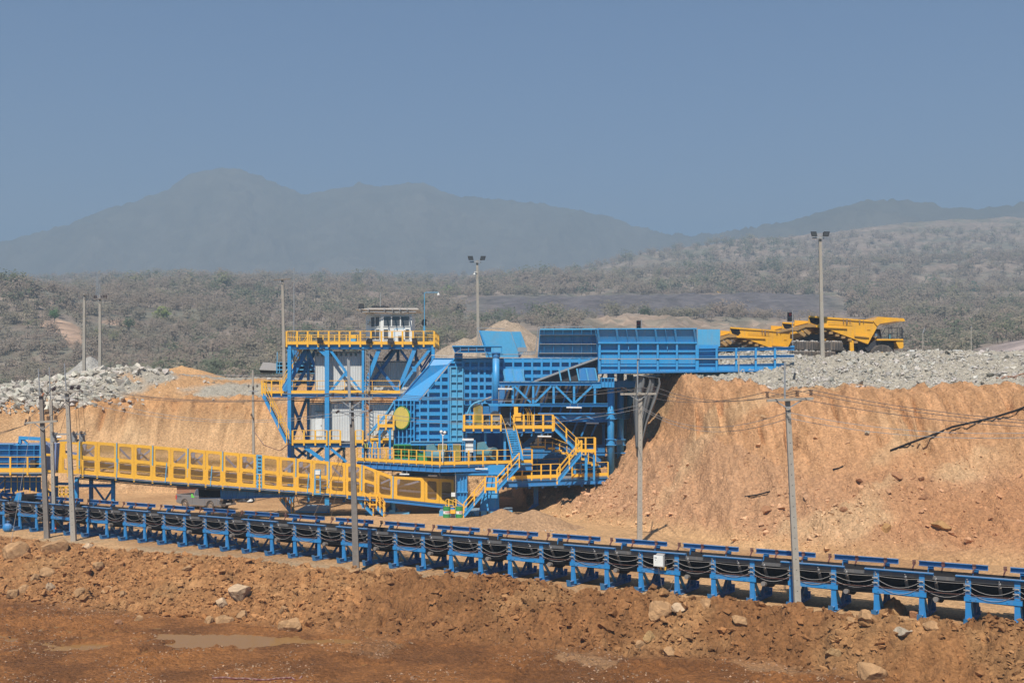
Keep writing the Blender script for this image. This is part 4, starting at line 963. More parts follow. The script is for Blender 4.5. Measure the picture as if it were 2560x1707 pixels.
# equipment rooms inside the tower
def container(x0, x1, y0, y1, D, dep, label, door=None, dark=False, sideshade=None):
    t = thing('equipment_container', label, 'container', W((x0+x1)/2, y1, D)); o = t.location
    b = MB(o); R(b, x0, y0, x1, y1, D, dep); b.build('wall', CORR, t)
    b = MB(o); R(b, x0-2, y0-4, x1+2, y0-1, D-.08, dep+.3); b.build('roof', GREY, t)
    b = MB(o)
    for x in (x0, x1): R(b, x-1, y0, x+1, y1, D-.04, .1)
    R(b, x0, y1-3, x1, y1, D-.05, .1); b.build('frame', GREY, t)
    if door:
        b = MB(o); R(b, *door, D-.05, .04); dd = b.build('door', WHITE, t); b = MB(o); R(b, door[2]-3, (door[1]+door[3])/2, door[2]-1.5, (door[1]+door[3])/2+3, D-.09, .03); b.build('handle', DARK, dd)
        b = MB(o); R(b, door[0]-2, door[1]-5, door[2]+2, door[1]-3, D-.3, .3); b.build('canopy', GREY, dd)
    if dark:
        b = MB(o)
        for i in range(9): R(b, x0+3+i*(x1-x0-8)/9, y0+1, x0+8+i*(x1-x0-8)/9, y0+8, D-.04, .03)
        b.build('vent', GLASS, t)
    return t
container(788, 904, 882, 976, 97.3, 3.2, 'corrugated grey equipment room behind the upper X bracing of the tower', dark=True)
container(922, 1040, 906, 976, 98.6, 3.0, 'shaded equipment room between the tower columns beside the hopper slope')
container(776, 812, 1010, 1104, 97.6, 3, 'grey narrow equipment room with a white door on the lower deck', (789, 1032, 805, 1092))
container(824, 904, 1008, 1104, 97.0, 3, 'bright corrugated equipment room on the lower deck between tower columns')
container(924, 984, 1010, 1104, 97.1, 3, 'corrugated equipment room with braces shading it next to the disc panel')
cab = thing('tool_cabinet', 'small yellow and blue cabinet on the top deck', 'cabinet', W(881, 858, 98)); b = MB(cab.location); R(b, 872, 838, 890, 846, 98, .8); b.build('top', YEL, cab); b = MB(cab.location); R(b, 873, 846.2, 889, 858, 98.02, .76); b.build('case', BLUE3, cab)
# ------------------------------------------------------------------ crusher: hopper body
hp = thing('crusher_hopper', 'huge blue ribbed hopper with a yellow disc on its end wall', 'hopper', (WX(1150, 93), 93, 0)); HO = hp.location
DL = 94.0
dfl = lambda x, y: 96.0-(x-987)*1.9/63 if x < 1050 else 94.2          # end wall turned towards the front left
dfm = lambda x, y: 94.2
def pan(name, poly, Df, hs, vs, mat=BLUE, **k):
    b = MB(HO); ribbed(b, poly, Df, hs, vs, **k); return b.build(name, mat, hp)
b = MB(HO)
sp = [(1001,992),(1071,914),(1083,896),(1136,896),(1120,911),(1046,1001),(987,1001)]
dsl = lambda x, y: (96.3 if x < 1010 else 95.0+(1001-y)*.012)
P = [W(x, y, dsl(x, y)) for x, y in sp]; b.slab(P, (0, .08, 0))
for k in range(len(P)): b.beam(P[k]+Vector((0, -.02, 0)), P[(k+1) % len(P)]+Vector((0, -.02, 0)), .07, .12, (0, 1, 0))
b.build('chute_plate', BLUE, hp)
b = MB(HO); S(b, (987, 1001), (955, 1052), 96.4, 4, .3, kind='b'); S(b, (955, 1052), (920, 1088), 96.4, 3, .25, kind='b'); b.build('chute_edge', BLUE3, hp)
pan('end_wall', [(987,1001),(1037,1001),(1037,1110),(987,1110)], dfl, [1012,1032,1052,1072,1092,1110], [988,998,1008,1018,1028,1036], hw=3, vw=2.6, dep=.35)
b = MB(HO)                                         # belly sloping in under the end wall
P = [W(987, 1110, 96.6), W(1037, 1110, 94.7), W(1050, 1132, 96.2), W(996, 1132, 97.6)]; b.slab(P, (0, .06, 0))
for t in (0, .2, .4, .6, .8, 1): p = P[0]+(P[1]-P[0])*t; q = P[3]+(P[2]-P[3])*t; b.slab([p, q, q+Vector((0, -.12, 0)), p+Vector((0, -.45, 0))], (.04, 0, 0))
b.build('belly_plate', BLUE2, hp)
b = MB(HO); c = W(1013, 1044, dfl(1013, 0)); a = (W(1037, 1044, dfl(1037, 0))-W(987, 1044, dfl(987, 0))).normalized(); nrm = Vector((a.y, -a.x, 0)).normalized()
def disc(b, c, a, nrm, r, z0, z1, n=32):
    vs = []
    for k in (z0, z1):
        for i in range(n): t = 2*math.pi*i/n; vs.append(c+nrm*k+a*(r*math.cos(t))+Vector((0, 0, r*math.sin(t))))
    b.add(vs, [tuple(range(n)), tuple(range(2*n-1, n-1, -1))]+[(i, i+n, (i+1) % n+n, (i+1) % n) for i in range(n)])
disc(b, c, a, nrm, 1.02, .40, .46); b.build('disc_rim', GRN, hp); b = MB(HO); disc(b, c, a, nrm, .93, .455, .50); b.build('yellow_disc', paint('flat_yellow', (.68, .52, .10), .5), hp)
pan('corner_column', [(1038,1002),(1051,1002),(1051,1128),(1038,1128)], lambda x, y: 94.6-(x-1038)*.03, [1002+19*i for i in range(7)], [1050], hw=2.2, vw=3, dep=.2)
pan('ribbed_wall', [(1051,1001),(1122,916),(1124,916),(1124,1128),(1051,1128)], dfm, [939,958,977,996,1015,1034,1053,1072,1091,1110], [1071,1103,1122], hw=9, vw=5)
pan('lit_panel', [(1126,917),(1158,917),(1158,1128),(1126,1128)], lambda x, y: 94.0, [917+19*i for i in range(12)], [1127,1142,1157], hw=2, vw=2.2, dep=.12, mat=BLUE3)  # paler blue puts the stronger light on this face into its paint
pan('upper_wall', [(1138,896),(1158,896),(1158,916),(1120,916)], dfm, [906], [1140, 1157], hw=6, vw=4)
pan('ribbed_wall', [(1159,896),(1494,896),(1494,953),(1232,953),(1232,1012),(1159,1012)], lambda x, y: 94.35, [902,921,940,959,978,997], [1160,1176,1197,1212,1232,1260,1283,1307,1330,1354,1377,1401,1424,1448,1472], hw=8.5, vw=5)
pan('lower_wall', [(1159,1013),(1200,1013),(1200,1128),(1159,1128)], lambda x, y: 94.6, [1015+19*i for i in range(6)], [1175,1198], hw=8, vw=5)
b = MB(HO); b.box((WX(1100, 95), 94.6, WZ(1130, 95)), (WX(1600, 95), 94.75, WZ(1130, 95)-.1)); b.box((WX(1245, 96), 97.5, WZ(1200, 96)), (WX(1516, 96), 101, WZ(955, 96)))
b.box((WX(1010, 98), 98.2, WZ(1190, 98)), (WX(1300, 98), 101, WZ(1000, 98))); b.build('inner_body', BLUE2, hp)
b = MB(HO)                                        # slanted inner stiffeners seen through the truss
for i in range(10): x = 1262+i*25; S(b, (x+22, 930), (x-14, 1036), 96.8, 4, .25, kind='b')
for i in range(9): x = 1280+i*25; S(b, (x+14, 1052), (x-2, 1090), 96.9, 4, .2, kind='b')
b.build('inner_stiffener', BLUE2, hp)
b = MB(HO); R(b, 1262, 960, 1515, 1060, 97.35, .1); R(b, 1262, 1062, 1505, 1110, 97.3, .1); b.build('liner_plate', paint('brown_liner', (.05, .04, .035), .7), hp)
for x in (1262, 1285, 1309):
    b = MB(HO); S(b, (x-4, 923), (x+2, 953), 93.6, 4, .12, kind='b'); b.build('slanted_rib', BLUE3, hp)
b = MB(HO); b.slab([W(1259, 922, 93.8), W(1310, 922, 93.8), W(1310, 953, 93.6), W(1263, 953, 93.6)], (0, .05, 0)); b.build('slanted_plate', BLUE, hp)
# top cross box, grey pipe rails, far walls
b = MB(HO); ribbed(b, [(1131,866),(1254,866),(1254,881),(1138,881)], lambda x, y: 93.2, [], [1131+i*20.4 for i in range(7)], vw=1.6, dep=.3); R(b, 1131, 864, 1254, 866.5, 92.8, 1.2); b.build('cross_box', BLUE, hp)
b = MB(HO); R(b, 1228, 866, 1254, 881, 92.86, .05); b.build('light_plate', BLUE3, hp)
b = MB(HO); R(b, 1136, 883, 1156, 897, 93.6, .5); b.build('stub_column', BLUE2, hp)
far = MB(HO); far.slab([W(1197, 826, 99), W(1276, 829, 99), W(1300, 893, 99), W(1215, 893, 99)], (0, .08, 0)); far.slab([W(1277, 829, 99), W(1302, 829, 99.6), W(1316, 869, 99.6), W(1300, 893, 99.1), W(1301, 893, 99)], (0, .08, 0)); far.build('far_wall', BLUE3, hp)
b = MB(HO); S(b, (1199, 826), (1225, 893), 98.9, 4, .2, kind='b'); b.build('far_wall_edge', BLUE, hp)
b = MB(HO); b.path([W(1252, 896, 93.5), W(1078, 888, 93.5), W(1064, 910, 93.5), W(1003, 994, 93.9)], .03); b.path([W(1136, 884, 92.9), W(1152, 874, 92.9), W(1211, 873, 92.9), W(1216, 888, 92.9)], .035)
b.path([W(1209, 880, 97), W(1192, 822, 97), W(1195, 819, 97), W(1262, 822, 97)], .035); b.build('pipe_rail', GREY, hp)
b = MB(HO); b.path([W(1205, 886, 94), W(1330, 886, 94), W(1338, 880, 94), W(1346, 820, 94), W(1350, 817, 94), W(1480, 816.5, 94)], .04)
for x in (1364, 1420, 1471): b.tube(W(x, 824, 94), W(x, 816, 94), .03)
b.build('pipe_rail', GREY, hp)
b = MB(HO); R(b, 1294, 868, 1318, 878, 98.6, .1)
for i in range(9): R(b, 1299+i*4.6, 879, 1301.5+i*4.6, 886, 97.9, .06)
R(b, 1298, 878, 1341, 880, 97.9, .1); b.build('grizzly_bars', GREY, hp)
# leaning upper hopper wall
pan('leaning_wall', [(1350,824),(1488,824),(1494,893),(1345,893)], lambda x, y: 94.3-(893-y)*.008, [], [1360+23.5*i for i in range(6)], vw=1.4, dep=.22, mat=BLUE)
b = MB(HO)
for y in (838, 860, 883): p = W(1347+(893-y)*.05, y, 94.3-(893-y)*.008-.16); q = W(1493-(893-y)*.08, y, 94.3-(893-y)*.008-.16); b.beam(p, q, .40, .05, (0, 0, 1)); 
b.build('shelf_rib', GREY, hp)
b = MB(HO); S(b, (1350, 823), (1742, 822), 93.1, 3.5, .25, kind='b'); b.build('top_flange', BLUE3, hp)
# round column in front of the wall
pc = thing('support_column', 'tall round blue column standing before the ribbed hopper wall', 'column', (WX(1240, 92.9), 92.9, WZ(1012, 92.9))); b = MB(pc.location)
b.tube(W(1240, 1012, 92.9), W(1240, 893, 92.9), .29, n=20); b.build('shaft', BLUE, pc, True); b = MB(pc.location); b.tube(W(1240, 893, 92.9), W(1240, 882, 92.9), .34, .36, n=20); R(b, 1229, 880, 1251, 883, 92.5, .8); b.build('head', BLUE2, pc)

# ------------------------------------------------------------------ tipping bridge with tall side wall
br = thing('tipping_bridge', 'blue plate-sided tipping bridge running from the hopper to the dump trucks', 'bridge', (WX(1620, 92.3), 92.3, WZ(932, 92.3))); BO = br.location
def bp(name, poly, Df, hs, vs, mat=BLUE, **k):
    b = MB(BO); ribbed(b, poly, Df, hs, vs, **k); return b.build(name, mat, br)
dup = lambda x, y: 92.4-(857-y)*.014
bp('upper_side_wall', [(1487,823),(1740,822),(1742,856),(1496,856)], dup, [], [], mat=BLUE, dep=.15)
b = MB(BO)
for i, x in enumerate((1499, 1546, 1571, 1595, 1643, 1668, 1692, 1740)):
    thin = i in (2, 5); p, q = W(x-5, 824, dup(x, 824)-.12), W(x, 857, dup(x, 857)-.12); b.beam(p, q, (.06 if thin else .17), .16, (0, 1, 0))
    if thin: b.beam(q, W(x, 874, 92.2), .05, .1, (0, 1, 0))
S(b, (1495, 857), (1742, 857), 92.15, 4, .25, kind='b'); b.build('upper_stiffener', BLUE, br)
bp('side_wall', [(1496,859),(1742,859),(1742,932),(1496,932)], lambda x, y: 92.4, [878, 914], [], hw=5, vw=5, dep=.14)
b = MB(BO)
for x in (1499, 1547, 1595, 1644, 1692, 1741): b = MB(BO); S(b, (x, 858), (x, 932), 92.2, 5, .2, kind='b'); b.build('stiffener', BLUE, br)
b = MB(BO); S(b, (1498, 897), (1985, 897), 92.05, 2.4, .08, kind='b'); b.build('grey_pipe', GREY, br)
b = MB(BO); S(b, (1496, 932), (1955, 926), 92.2, 4, .5, kind='b'); b.build('bottom_flange', BLUE2, br)
b = MB(BO); R(b, 1496, 925, 1960, 931, 92.5, 6.5); b.build('bridge_floor', DARK, br)
b = MB(BO); R(b, 1742, 862, 1796, 932, 92.45, .08); b.build('plain_panel', BLUE, br)
b = MB(BO); b.slab([W(1744, 823, 98.7), W(1800, 823, 98.7), W(1800, 866, 98.7), W(1744, 866, 98.7)], (0, .08, 0)); b.build('far_side_wall', BLUE3, br)
b = MB(BO)
for x in (1744, 1791, 1840, 1889, 1937): S(b, (x, 870), (x, 928), 92.2, 5, .22, kind='b')
S(b, (1742, 875), (1985, 871), 92.25, 7, .16, kind='u'); S(b, (1742, 893), (1985, 890), 92.3, 5, .12, kind='u'); R(b, 1978, 864, 1986, 876, 92.2, .5); b.build('guard_rail', BLUE, br)
b = MB(BO); b.slab([W(1796, 911, 92.4), W(1960, 908, 92.4), W(1960, 927, 92.4), W(1796, 931, 92.4)], (0, .08, 0)); b.build('lower_panel', BLUE, br)
b = MB(BO); R(b, 1496, 820, 1500, 935, 92.5, 6.2); b.build('end_frame', BLUE2, br)
b = MB(BO); b.slab([W(1500, 832, 98.5), W(1740, 832, 98.5), W(1740, 925, 98.5), W(1500, 925, 98.5)], (0, .08, 0)); b.build('inner_wall', BLUE2, br)

# inclined feeder edge and dark feeder
fe = thing('apron_feeder', 'dark inclined feeder with a pale top edge rising to the bridge', 'feeder', W(1400, 953, 93.5)); FO = fe.location
b = MB(FO); b.slab([W(1338, 954, 93.7), W(1494, 897, 93.7), W(1494, 954, 93.7)], (0, .3, 0)); b.build('side_plate', DARK, fe)
b = MB(FO); S(b, (1336, 953), (1494, 895), 93.4, 4.5, .3, kind='b'); b.build('top_edge', GREY, fe)
for x in (1402, 1425, 1447, 1470, 1492): b = MB(FO); S(b, (x-5, 921), (x+1, 952), 93.25, 3.6, .14, kind='b'); b.build('slanted_post', BLUE3, fe)
b = MB(FO); b.slab([W(1446, 919, 93.45), W(1487, 919, 93.45), W(1493, 952, 93.35), W(1450, 952, 93.35)], (0, .05, 0)); b.build('side_panel', BLUE2, fe)

# truss walkway beam
tr = thing('truss_girder', 'light blue truss girder with V diagonals below the hopper wall', 'truss', W(1370, 1016, 91.8)); TRO = tr.location
b = MB(TRO); S(b, (1247, 959), (1503, 959), 91.8, 8, .3, kind='u'); b.build('top_chord', BLUE, tr)
b = MB(TRO); S(b, (1340, 1012), (1520, 1012), 91.8, 7.5, .3, kind='u'); b.build('bottom_chord', BLUE, tr)
for x in (1282, 1333, 1384, 1435, 1487): b = MB(TRO); S(b, (x, 963), (x, 1008), 91.8, 5.5, .25, kind='b'); b.build('upright', BLUE, tr)
for p, q in (((1286,965),(1327,1006)), ((1378,965),(1337,1006)), ((1389,965),(1430,1006)), ((1481,965),(1438,1006))): b = MB(TRO); S(b, p, q, 91.75, 5, .2, kind='b'); b.build('diagonal', BLUE, tr)
b = MB(TRO); b.path([W(1247, 972, 91.5), W(1282, 972, 91.5)], .07); b.path([W(1247, 972, 91.5), W(1247, 1006, 91.5)], .04); b.path([W(1247, 1003, 91.5), W(1280, 1003, 91.5)], .03); b.path([W(1345, 979, 93), W(1430, 979, 93)], .02); b.build('hand_pipe', GREY, tr)
b = MB(TRO); R(b, 1503, 946, 1535, 968, 91.6, .8); R(b, 1480, 960, 1505, 970, 91.65, .6)
for x in (1503, 1511, 1520, 1528, 1535): R(b, x-.7, 946, x+.7, 968, 91.4, .2)
R(b, 1502, 944, 1536, 946, 91.4, 1); b.build('end_box', BLUE, tr)
b = MB(TRO); R(b, 1537, 952, 1592, 968, 94, .6); b.build('far_beam', BLUE2, tr)
lg = thing('lower_girder', 'shaded blue plate girder crossing behind the upper drive platform', 'girder', W(1440, 1055, 94)); b = MB(lg.location); R(b, 1350, 1034, 1518, 1053, 94.3, .4); b.build('web', BLUE, lg)
b = MB(lg.location); R(b, 1345, 1032, 1520, 1035, 93.9, .9); R(b, 1345, 1052.5, 1520, 1055, 93.9, .9); b.build('flange', BLUE2, lg)
b = MB(lg.location)
for p, q in (((1378,1035),(1405,1053)), ((1400,1035),(1422,1053)), ((1460,1035),(1430,1053)), ((1490,1053),(1462,1036))): S(b, p, q, 94.1, 5, .15, kind='b')
b.build('diagonal', BLUE2, lg)  # darker bars shape and paint the shading pattern across the web
for p, q in (((1375,1060),(1290,1130)), ((1378,1055),(1520,1170)), ((1390, 1050), (1470, 1128))): b = MB(lg.location); S(b, p, q, 95.6, 11, .3); b.build('raking_strut', BLUE2, lg)
# three big round piers
for i, (x, D, y0, lab) in enumerate(((1527, 93, 960, 'sunlit round blue pier nearest the truss with bolted flanges'), (1551, 95.5, 962, 'middle round blue pier between the sunlit and the dark one'), (1575, 98, 966, 'dark round blue pier half hidden by the orange slope'))):
    t = thing('bridge_pier', lab, 'pier', (WX(x, D), D, gz(WX(x, D), D)-.4), group='round piers under the tipping bridge'); o = t.location
    b = MB(o); b.tube((WX(x, D), D, o.z), W(x, y0-30, D), .30, n=24); b.build('shaft', BLUE, t, True)
    for y in (1040, 1105):
        b = MB(o); c = W(x, y, D); b.tube(c-Vector((0, 0, .22)), c+Vector((0, 0, .22)), .37, n=24)
        for z in (-.24, .24): b.box((c.x-.42, D-.42, c.z+z-.02), (c.x+.42, D+.42, c.z+z+.02))
        b.build('flange', BLUE, t)
for y in (1040, 1105):
    t = thing('pier_tie', ('lower' if y > 1100 else 'upper')+' horizontal box tie linking the three round piers', 'tie beam', W(1552, y, 95)); b = MB(t.location); b.beam(W(1536, y, 93.3), W(1572, y, 97.8), .3, .36); b.build('web', BLUE2, t)
    b = MB(t.location); 
    for z in (-.2, .2): b.beam(W(1536, y, 93.3)+Vector((0, 0, z)), W(1572, y, 97.8)+Vector((0, 0, z)), .45, .03)
    b.build('flange', BLUE, t)
# tarpaulins hung against the cut
def tarp(label, poly, D, seed):
    xs = [p[0] for p in poly]; ys = [p[1] for p in poly]; n = 26; V = []; Q = []
    for j in range(n+1):
        t = j/n; y = min(ys)+(max(ys)-min(ys))*t; c = clipline(poly, min(max(y, min(ys)+.2), max(ys)-.2), True)
        for i in range(n+1):
            s = i/n; x = c[0]+(c[1]-c[0])*s; V.append(W(x, y, D+.45*math.sin(s*17+seed+2*t)+.25*math.sin(s*31+t*3)))
    for j in range(n):
        for i in range(n): a = j*(n+1)+i; Q.append((a, a+1, a+n+2, a+n+1))
    b = MB(V[0]); b.add(V, Q); o = b.build('tarpaulin', TARP, smooth=True); o.location = V[0]; sm = o.modifiers.new('s', 'SOLIDIFY'); sm.thickness = .03; tag(o, label, 'tarpaulin', 'grey tarpaulins beside the piers')
tarp('crumpled grey tarpaulin draped from under the bridge end against the slope', [(1592,938),(1648,942),(1652,960),(1640,1000),(1618,1060),(1606,1108),(1590,1120),(1582,1000)], 91.2, 0)
tarp('narrow grey tarpaulin strip hanging between the first two piers', [(1535,975),(1541,975),(1543,1080),(1536,1090)], 95.2, 2)
tarp('narrow grey tarpaulin strip hanging between the last two piers', [(1558,972),(1567,972),(1567,1085),(1560,1092)], 97.2, 4)
for p in ((1600, 985), (1640, 940)): pass
# ------------------------------------------------------------------ crusher base station: decks, stairs, legs
cs = thing('crusher_station', 'blue crusher base with yellow-railed decks and stairs standing on two legs', 'crusher', (WX(1190, 91), 91, 0)); KO = cs.location
zd = WZ(1152, 93.8)                               # main deck level
A0, A1, A2 = Vector((WX(893, 94.6), 94.6, zd)), Vector((WX(1100, 90.2), 90.2, zd-.10)), Vector((WX(1330, 91.8), 91.8, zd-.02))
b = MB(KO); deck(b, [A0, A1, A2, Vector((A2.x, 98, zd)), Vector((A0.x, 98, zd))], .08); b.build('deck', GREY, cs)
b = MB(KO)
for p, q in ((A0, A1), (A1, A2)): b.ibeam(p-Vector((0, 0, .36)), q-Vector((0, 0, .36)), .3, .52, .05)
n = 12
for i in range(n+1):
    p = A0+(A1-A0)*i/n; b.beam(p-Vector((0, .10, .12)), p-Vector((0, .10, .60)), .04, .18)
b.build('edge_girder', BLUE2, cs)
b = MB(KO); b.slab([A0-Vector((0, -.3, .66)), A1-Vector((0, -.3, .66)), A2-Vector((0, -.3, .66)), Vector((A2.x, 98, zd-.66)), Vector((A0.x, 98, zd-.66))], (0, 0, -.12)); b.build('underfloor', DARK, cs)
up_ = Vector((0, 0, 1))
railing([A0-Vector((0, .05, 0)), A1-Vector((0, .05, 0))], cs, off=KO, post=.09, kick=.26, step=.78, h=1.12); railing([A1-Vector((0, .05, 0)), Vector((WX(1278, 91.4), 91.3, zd-.05))], cs, off=KO, post=.13, kick=.26, step=1.15, h=1.12)
railing([Vector((WX(1305, 91.6), 91.6, zd)), A2, A2+Vector((0, 2.4, 0))], cs, off=KO, post=.13, kick=.24, step=.6)
# box girder and legs
b = MB(KO); R(b, 1142, 1162, 1262, 1184, 90.9, 2.4); R(b, 1136, 1183, 1266, 1187, 90.7, 2.8); b.build('box_girder', BLUE, cs)
b = MB(KO); b.slab([W(1142, 1166, 90.9), W(1142, 1184, 90.9), W(1092, 1176, 91.4), W(1068, 1168, 91.6)], (0, 1.6, 0)); b.build('bracket_girder', BLUE2, cs)
leg = MB(KO); D = 90.9; leg.box((WX(1141, D), D, 0.35), (WX(1168, D), D+1.2, WZ(1184, D)))
for x in (1142, 1151, 1159, 1167): leg.box((WX(x, D)-.03, D-.14, .35), (WX(x, D)+.03, D, WZ(1184, D)))
leg.box((WX(1139, D), D-.2, WZ(1231, D)), (WX(1170, D), D+.1, WZ(1228, D))); leg.build('leg', BLUE, cs)
leg = MB(KO); leg.add([(WX(1198, D), D-.5, .35), (WX(1248, D), D-.5, .35), (WX(1248, D), D+1.6, .35), (WX(1198, D), D+1.6, .35), (WX(1216, D), D, WZ(1186, D)), (WX(1246, D), D, WZ(1186, D)), (WX(1246, D), D+1.2, WZ(1186, D)), (WX(1216, D), D+1.2, WZ(1186, D))],
     [(0,1,5,4),(1,2,6,5),(2,3,7,6),(3,0,4,7),(4,5,6,7),(3,2,1,0)])
for x in (1202, 1222, 1247): leg.beam((WX(x, D), D-.62, .35), (WX(1216+(x-1198)*.6, D), D-.12, WZ(1186, D)), .05, .22)
leg.build('leg', BLUE, cs)
for x, D, z in ((980, 93.2, .1), (1340, 95, .1), (1440, 95.5, .1)):
    leg = MB(KO); leg.box((WX(x-6, D), D, z), (WX(x+6, D), D+.5, WZ(1190, D)))
    leg.beam((WX(x, D), D+.25, 0), (WX(x, D), D+.25, .5), 1.4, 1.2, (0, 1, 0), .5, .5); leg.build('leg', BLUE2 if x > 1000 else BLUE, cs)
b = MB(KO); R(b, 1098, 1277, 1200, 1291, 90.2, 2.6); R(b, 1201.5, 1276.5, 1262, 1290.5, 90.15, 2.7); R(b, 1263, 1276, 1281, 1289.5, 90.1, 2.8)
b.build('base_beam', BLUE3, cs)
b = MB(KO)
for x in (1200, 1219): R(b, x-2, 1278, x+2, 1289, 90.02, .12)
for x in (1176, 1182): S(b, (x-4, 1288), (x, 1279), 89.9, 1, .05, kind='b'); S(b, (x, 1279), (x+5, 1288), 89.9, 1, .05, kind='b')
b.build('clamp', DARK, cs)
# lower right deck
zl = WZ(1197, 92); C0, C1 = Vector((WX(1258, 91.6), 91.6, zl)), Vector((WX(1520, 92.4), 92.4, zl+.25))
b = MB(KO); deck(b, [C0, C1, C1+Vector((0, 5, 0)), C0+Vector((0, 6, 0))], .1); b.build('deck', GREY, cs)
b = MB(KO); b.ibeam(C0-up_*.4, C1-up_*.4, .3, .5, .05); b.ibeam(C0+Vector((.3, 1.2, -.62)), C1+Vector((0, 1.2, -.62)), .3, .4, .05)
for i in range(9): p = C0+(C1-C0)*i/8; b.beam(p-up_*.7, p+Vector((0, 5, -.7)), .18, .3)
b.build('deck_beam', BLUE2, cs)
railing([C0, Vector((WX(1400, 92), 92.0, zl+.12))], cs, off=KO, post=.12, kick=.28, step=.78, h=1.15); railing([Vector((WX(1430, 92.1), 92.1, zl+.15)), C1], cs, off=KO, post=.10, kick=.26, step=2.2, h=1.15)
railing([C0+Vector((1, 5, .2)), C1+Vector((0, 5, .2))], cs, off=KO, kick=.1, step=1.8)
# right landing on posts
zr = WZ(1130, 90.8); b = MB(KO); R(b, 1438, 1127, 1489, 1130, 90.8, 1.3); b.build('landing', BLUE, cs)
railing([(WX(1440, 90.7), 90.75, zr), (WX(1488, 90.7), 90.75, zr), (WX(1488, 90.7), 92.1, zr)], cs, off=KO, post=.14, kick=.26, step=.75, h=1.2)
for x, D, w in ((1465, 91.0, 7), (1485, 91.0, 5), (1437, 92.6, 6), (1451, 92.6, 4)):
    b = MB(KO); b.ibeam(W(x, 1134, D), W(x, 1200, D), w*D/FPX, .2, .04, (0, 1, 0)); b.build('landing_post', BLUE, cs)
stair(cs, W(1386, 1071, 91.3), W(1447, 1130, 91.3), (0, 1, 0), KO); stair(cs, W(1453, 1130, 90.7), W(1392, 1203, 90.7), (0, -1, 0), KO)
# main front stair with a half landing
zl2 = WZ(1225, 89.6)
stair(cs, W(1298, 1162, 89.9), W(1241, 1224, 89.9), (0, -1, 0), KO, w=1.0); stair(cs, W(1213, 1225, 89.9), W(1160, 1287, 89.9), (0, -1, 0), KO, w=1.0)
b = MB(KO); R(b, 1212, 1224, 1242, 1227, 88.9, 1.1); b.build('landing', BLUE, cs); railing([W(1213, 1225, 88.85), W(1240, 1225, 88.85)], cs, off=KO, post=.14, kick=.24, step=.9)
railing([W(1213, 1225, 89.95), W(1240, 1225, 89.95)], cs, off=KO, kick=0, step=.9)
for D in (89.0, 89.9):
    b = MB(KO); x0 = 1114 if D < 89.5 else 1132
    b.path([W(1160, 1264, D), W(x0+6, 1247, D), W(x0, 1250, D), W(x0, 1263, D), W(x0+5, 1267, D), W(1158, 1267, D)], .03); b.beam(W(x0+8, 1247, D), W(x0+8, 1276, D), .10); b.build('gate_rail', YEL, cs)
b = MB(KO); b.beam(W(1298, 1160, 89.4), Vector((WX(1298, 91.5), 91.8, zd-.1)), .9, .1); b.build('landing', BLUE, cs)
# stepped walkway descending behind
b = MB(KO)
for i, (x, y) in enumerate([(1346, 1120), (1378, 1124), (1395, 1130), (1411, 1136), (1427, 1141), (1442, 1147), (1457, 1151), (1471, 1160), (1486, 1165)]): R(b, x-16, y-1, x+16, y+3, 93.8, 1.2)
b.build('stepped_walkway', BLUE2, cs)
b = MB(KO)
for i, (x, y) in enumerate([(1346, 1120), (1378, 1124), (1395, 1130), (1411, 1136), (1427, 1141), (1442, 1147), (1457, 1151), (1471, 1160), (1486, 1165)]): R(b, x-(20 if i == 0 else 8), y-6, x+(18 if i == 0 else 10), y-.8, 93.6, .05)
b.build('kick_plate', YEL, cs)
b = MB(KO)
for i in range(9): x = 1345+i*18; y = 1118+i*5.6; S(b, (x, y-2), (x, y-26), 93.6, 2.2, .05, kind='b')
b.path([W(1345, 1092, 93.6), W(1380, 1094, 93.6), W(1490, 1136, 93.6)], .025); b.path([W(1345, 1104, 93.6), W(1380, 1106, 93.6), W(1490, 1148, 93.6)], .02); b.build('railing', YEL, cs)

# ------------------------------------------------------------------ upper drive platform
dp = thing('drive_platform', 'upper drive platform with yellow rails holding a long grey hydraulic unit', 'platform', W(1270, 1075, 91.5)); PO = dp.location
zp = WZ(1071, 91.3); xa, xb = WX(1155, 91.3), WX(1385, 91.3)
b = MB(PO); deck(b, [(xa, 91.3, zp), (xb, 91.3, zp), (xb, 95.5, zp), (xa, 95.5, zp)], .1); b.build('deck', GREY, dp)
b = MB(PO); b.ibeam((xa, 91.4, zp-.22), (xb, 91.4, zp-.22), .25, .26, .04)
for x in (1180, 1240, 1300, 1360): b.beam((WX(x, 91.3), 91.4, zp-.3), (WX(x, 91.3), 95.5, zp-.3), .2, .3)
b.build('deck_beam', BLUE2, dp)
railing([(xa+.2, 91.2, zp), (WX(1252, 91.3), 91.2, zp)], dp, off=PO, post=.14, kick=.28, step=.85, h=1.15); railing([(WX(1285, 91.3), 91.2, zp), (xb-.1, 91.2, zp)], dp, off=PO, post=.16, kick=.28, step=.9, h=1.15); railing([(xa+.1, 91.2, zp), (xa+.1, 95, zp)], dp, off=PO, kick=.2)
for x in (1262, 1288, 1213, 1165): b = MB(PO); b.ibeam(W(x, 1078, 91.9), W(x, 1152, 91.9), .20, .2, .04, (0, 1, 0)); b.build('support_post', BLUE, dp)
S_ = MB(PO); S(S_, (1252, 1056), (1266, 1098), 91.0, 2, .06, kind='b')
for D0, (p0, q0), (p1, q1) in ((91.0, (1257, 1046), (1286, 1150)), ):
    pass
b = MB(PO)                                   # steep ladder down to the main deck
l0, l1, r0, r1 = W(1264, 1072, 91.0), W(1283, 1152, 90.6), W(1290, 1072, 91.0), W(1307, 1150, 90.6)
b.beam(l0, l1, .14, .06); b.beam(r0, r1, .14, .06)
for i in range(1, 14): b.beam(l0+(l1-l0)*i/14, r0+(r1-r0)*i/14, .04, .12)
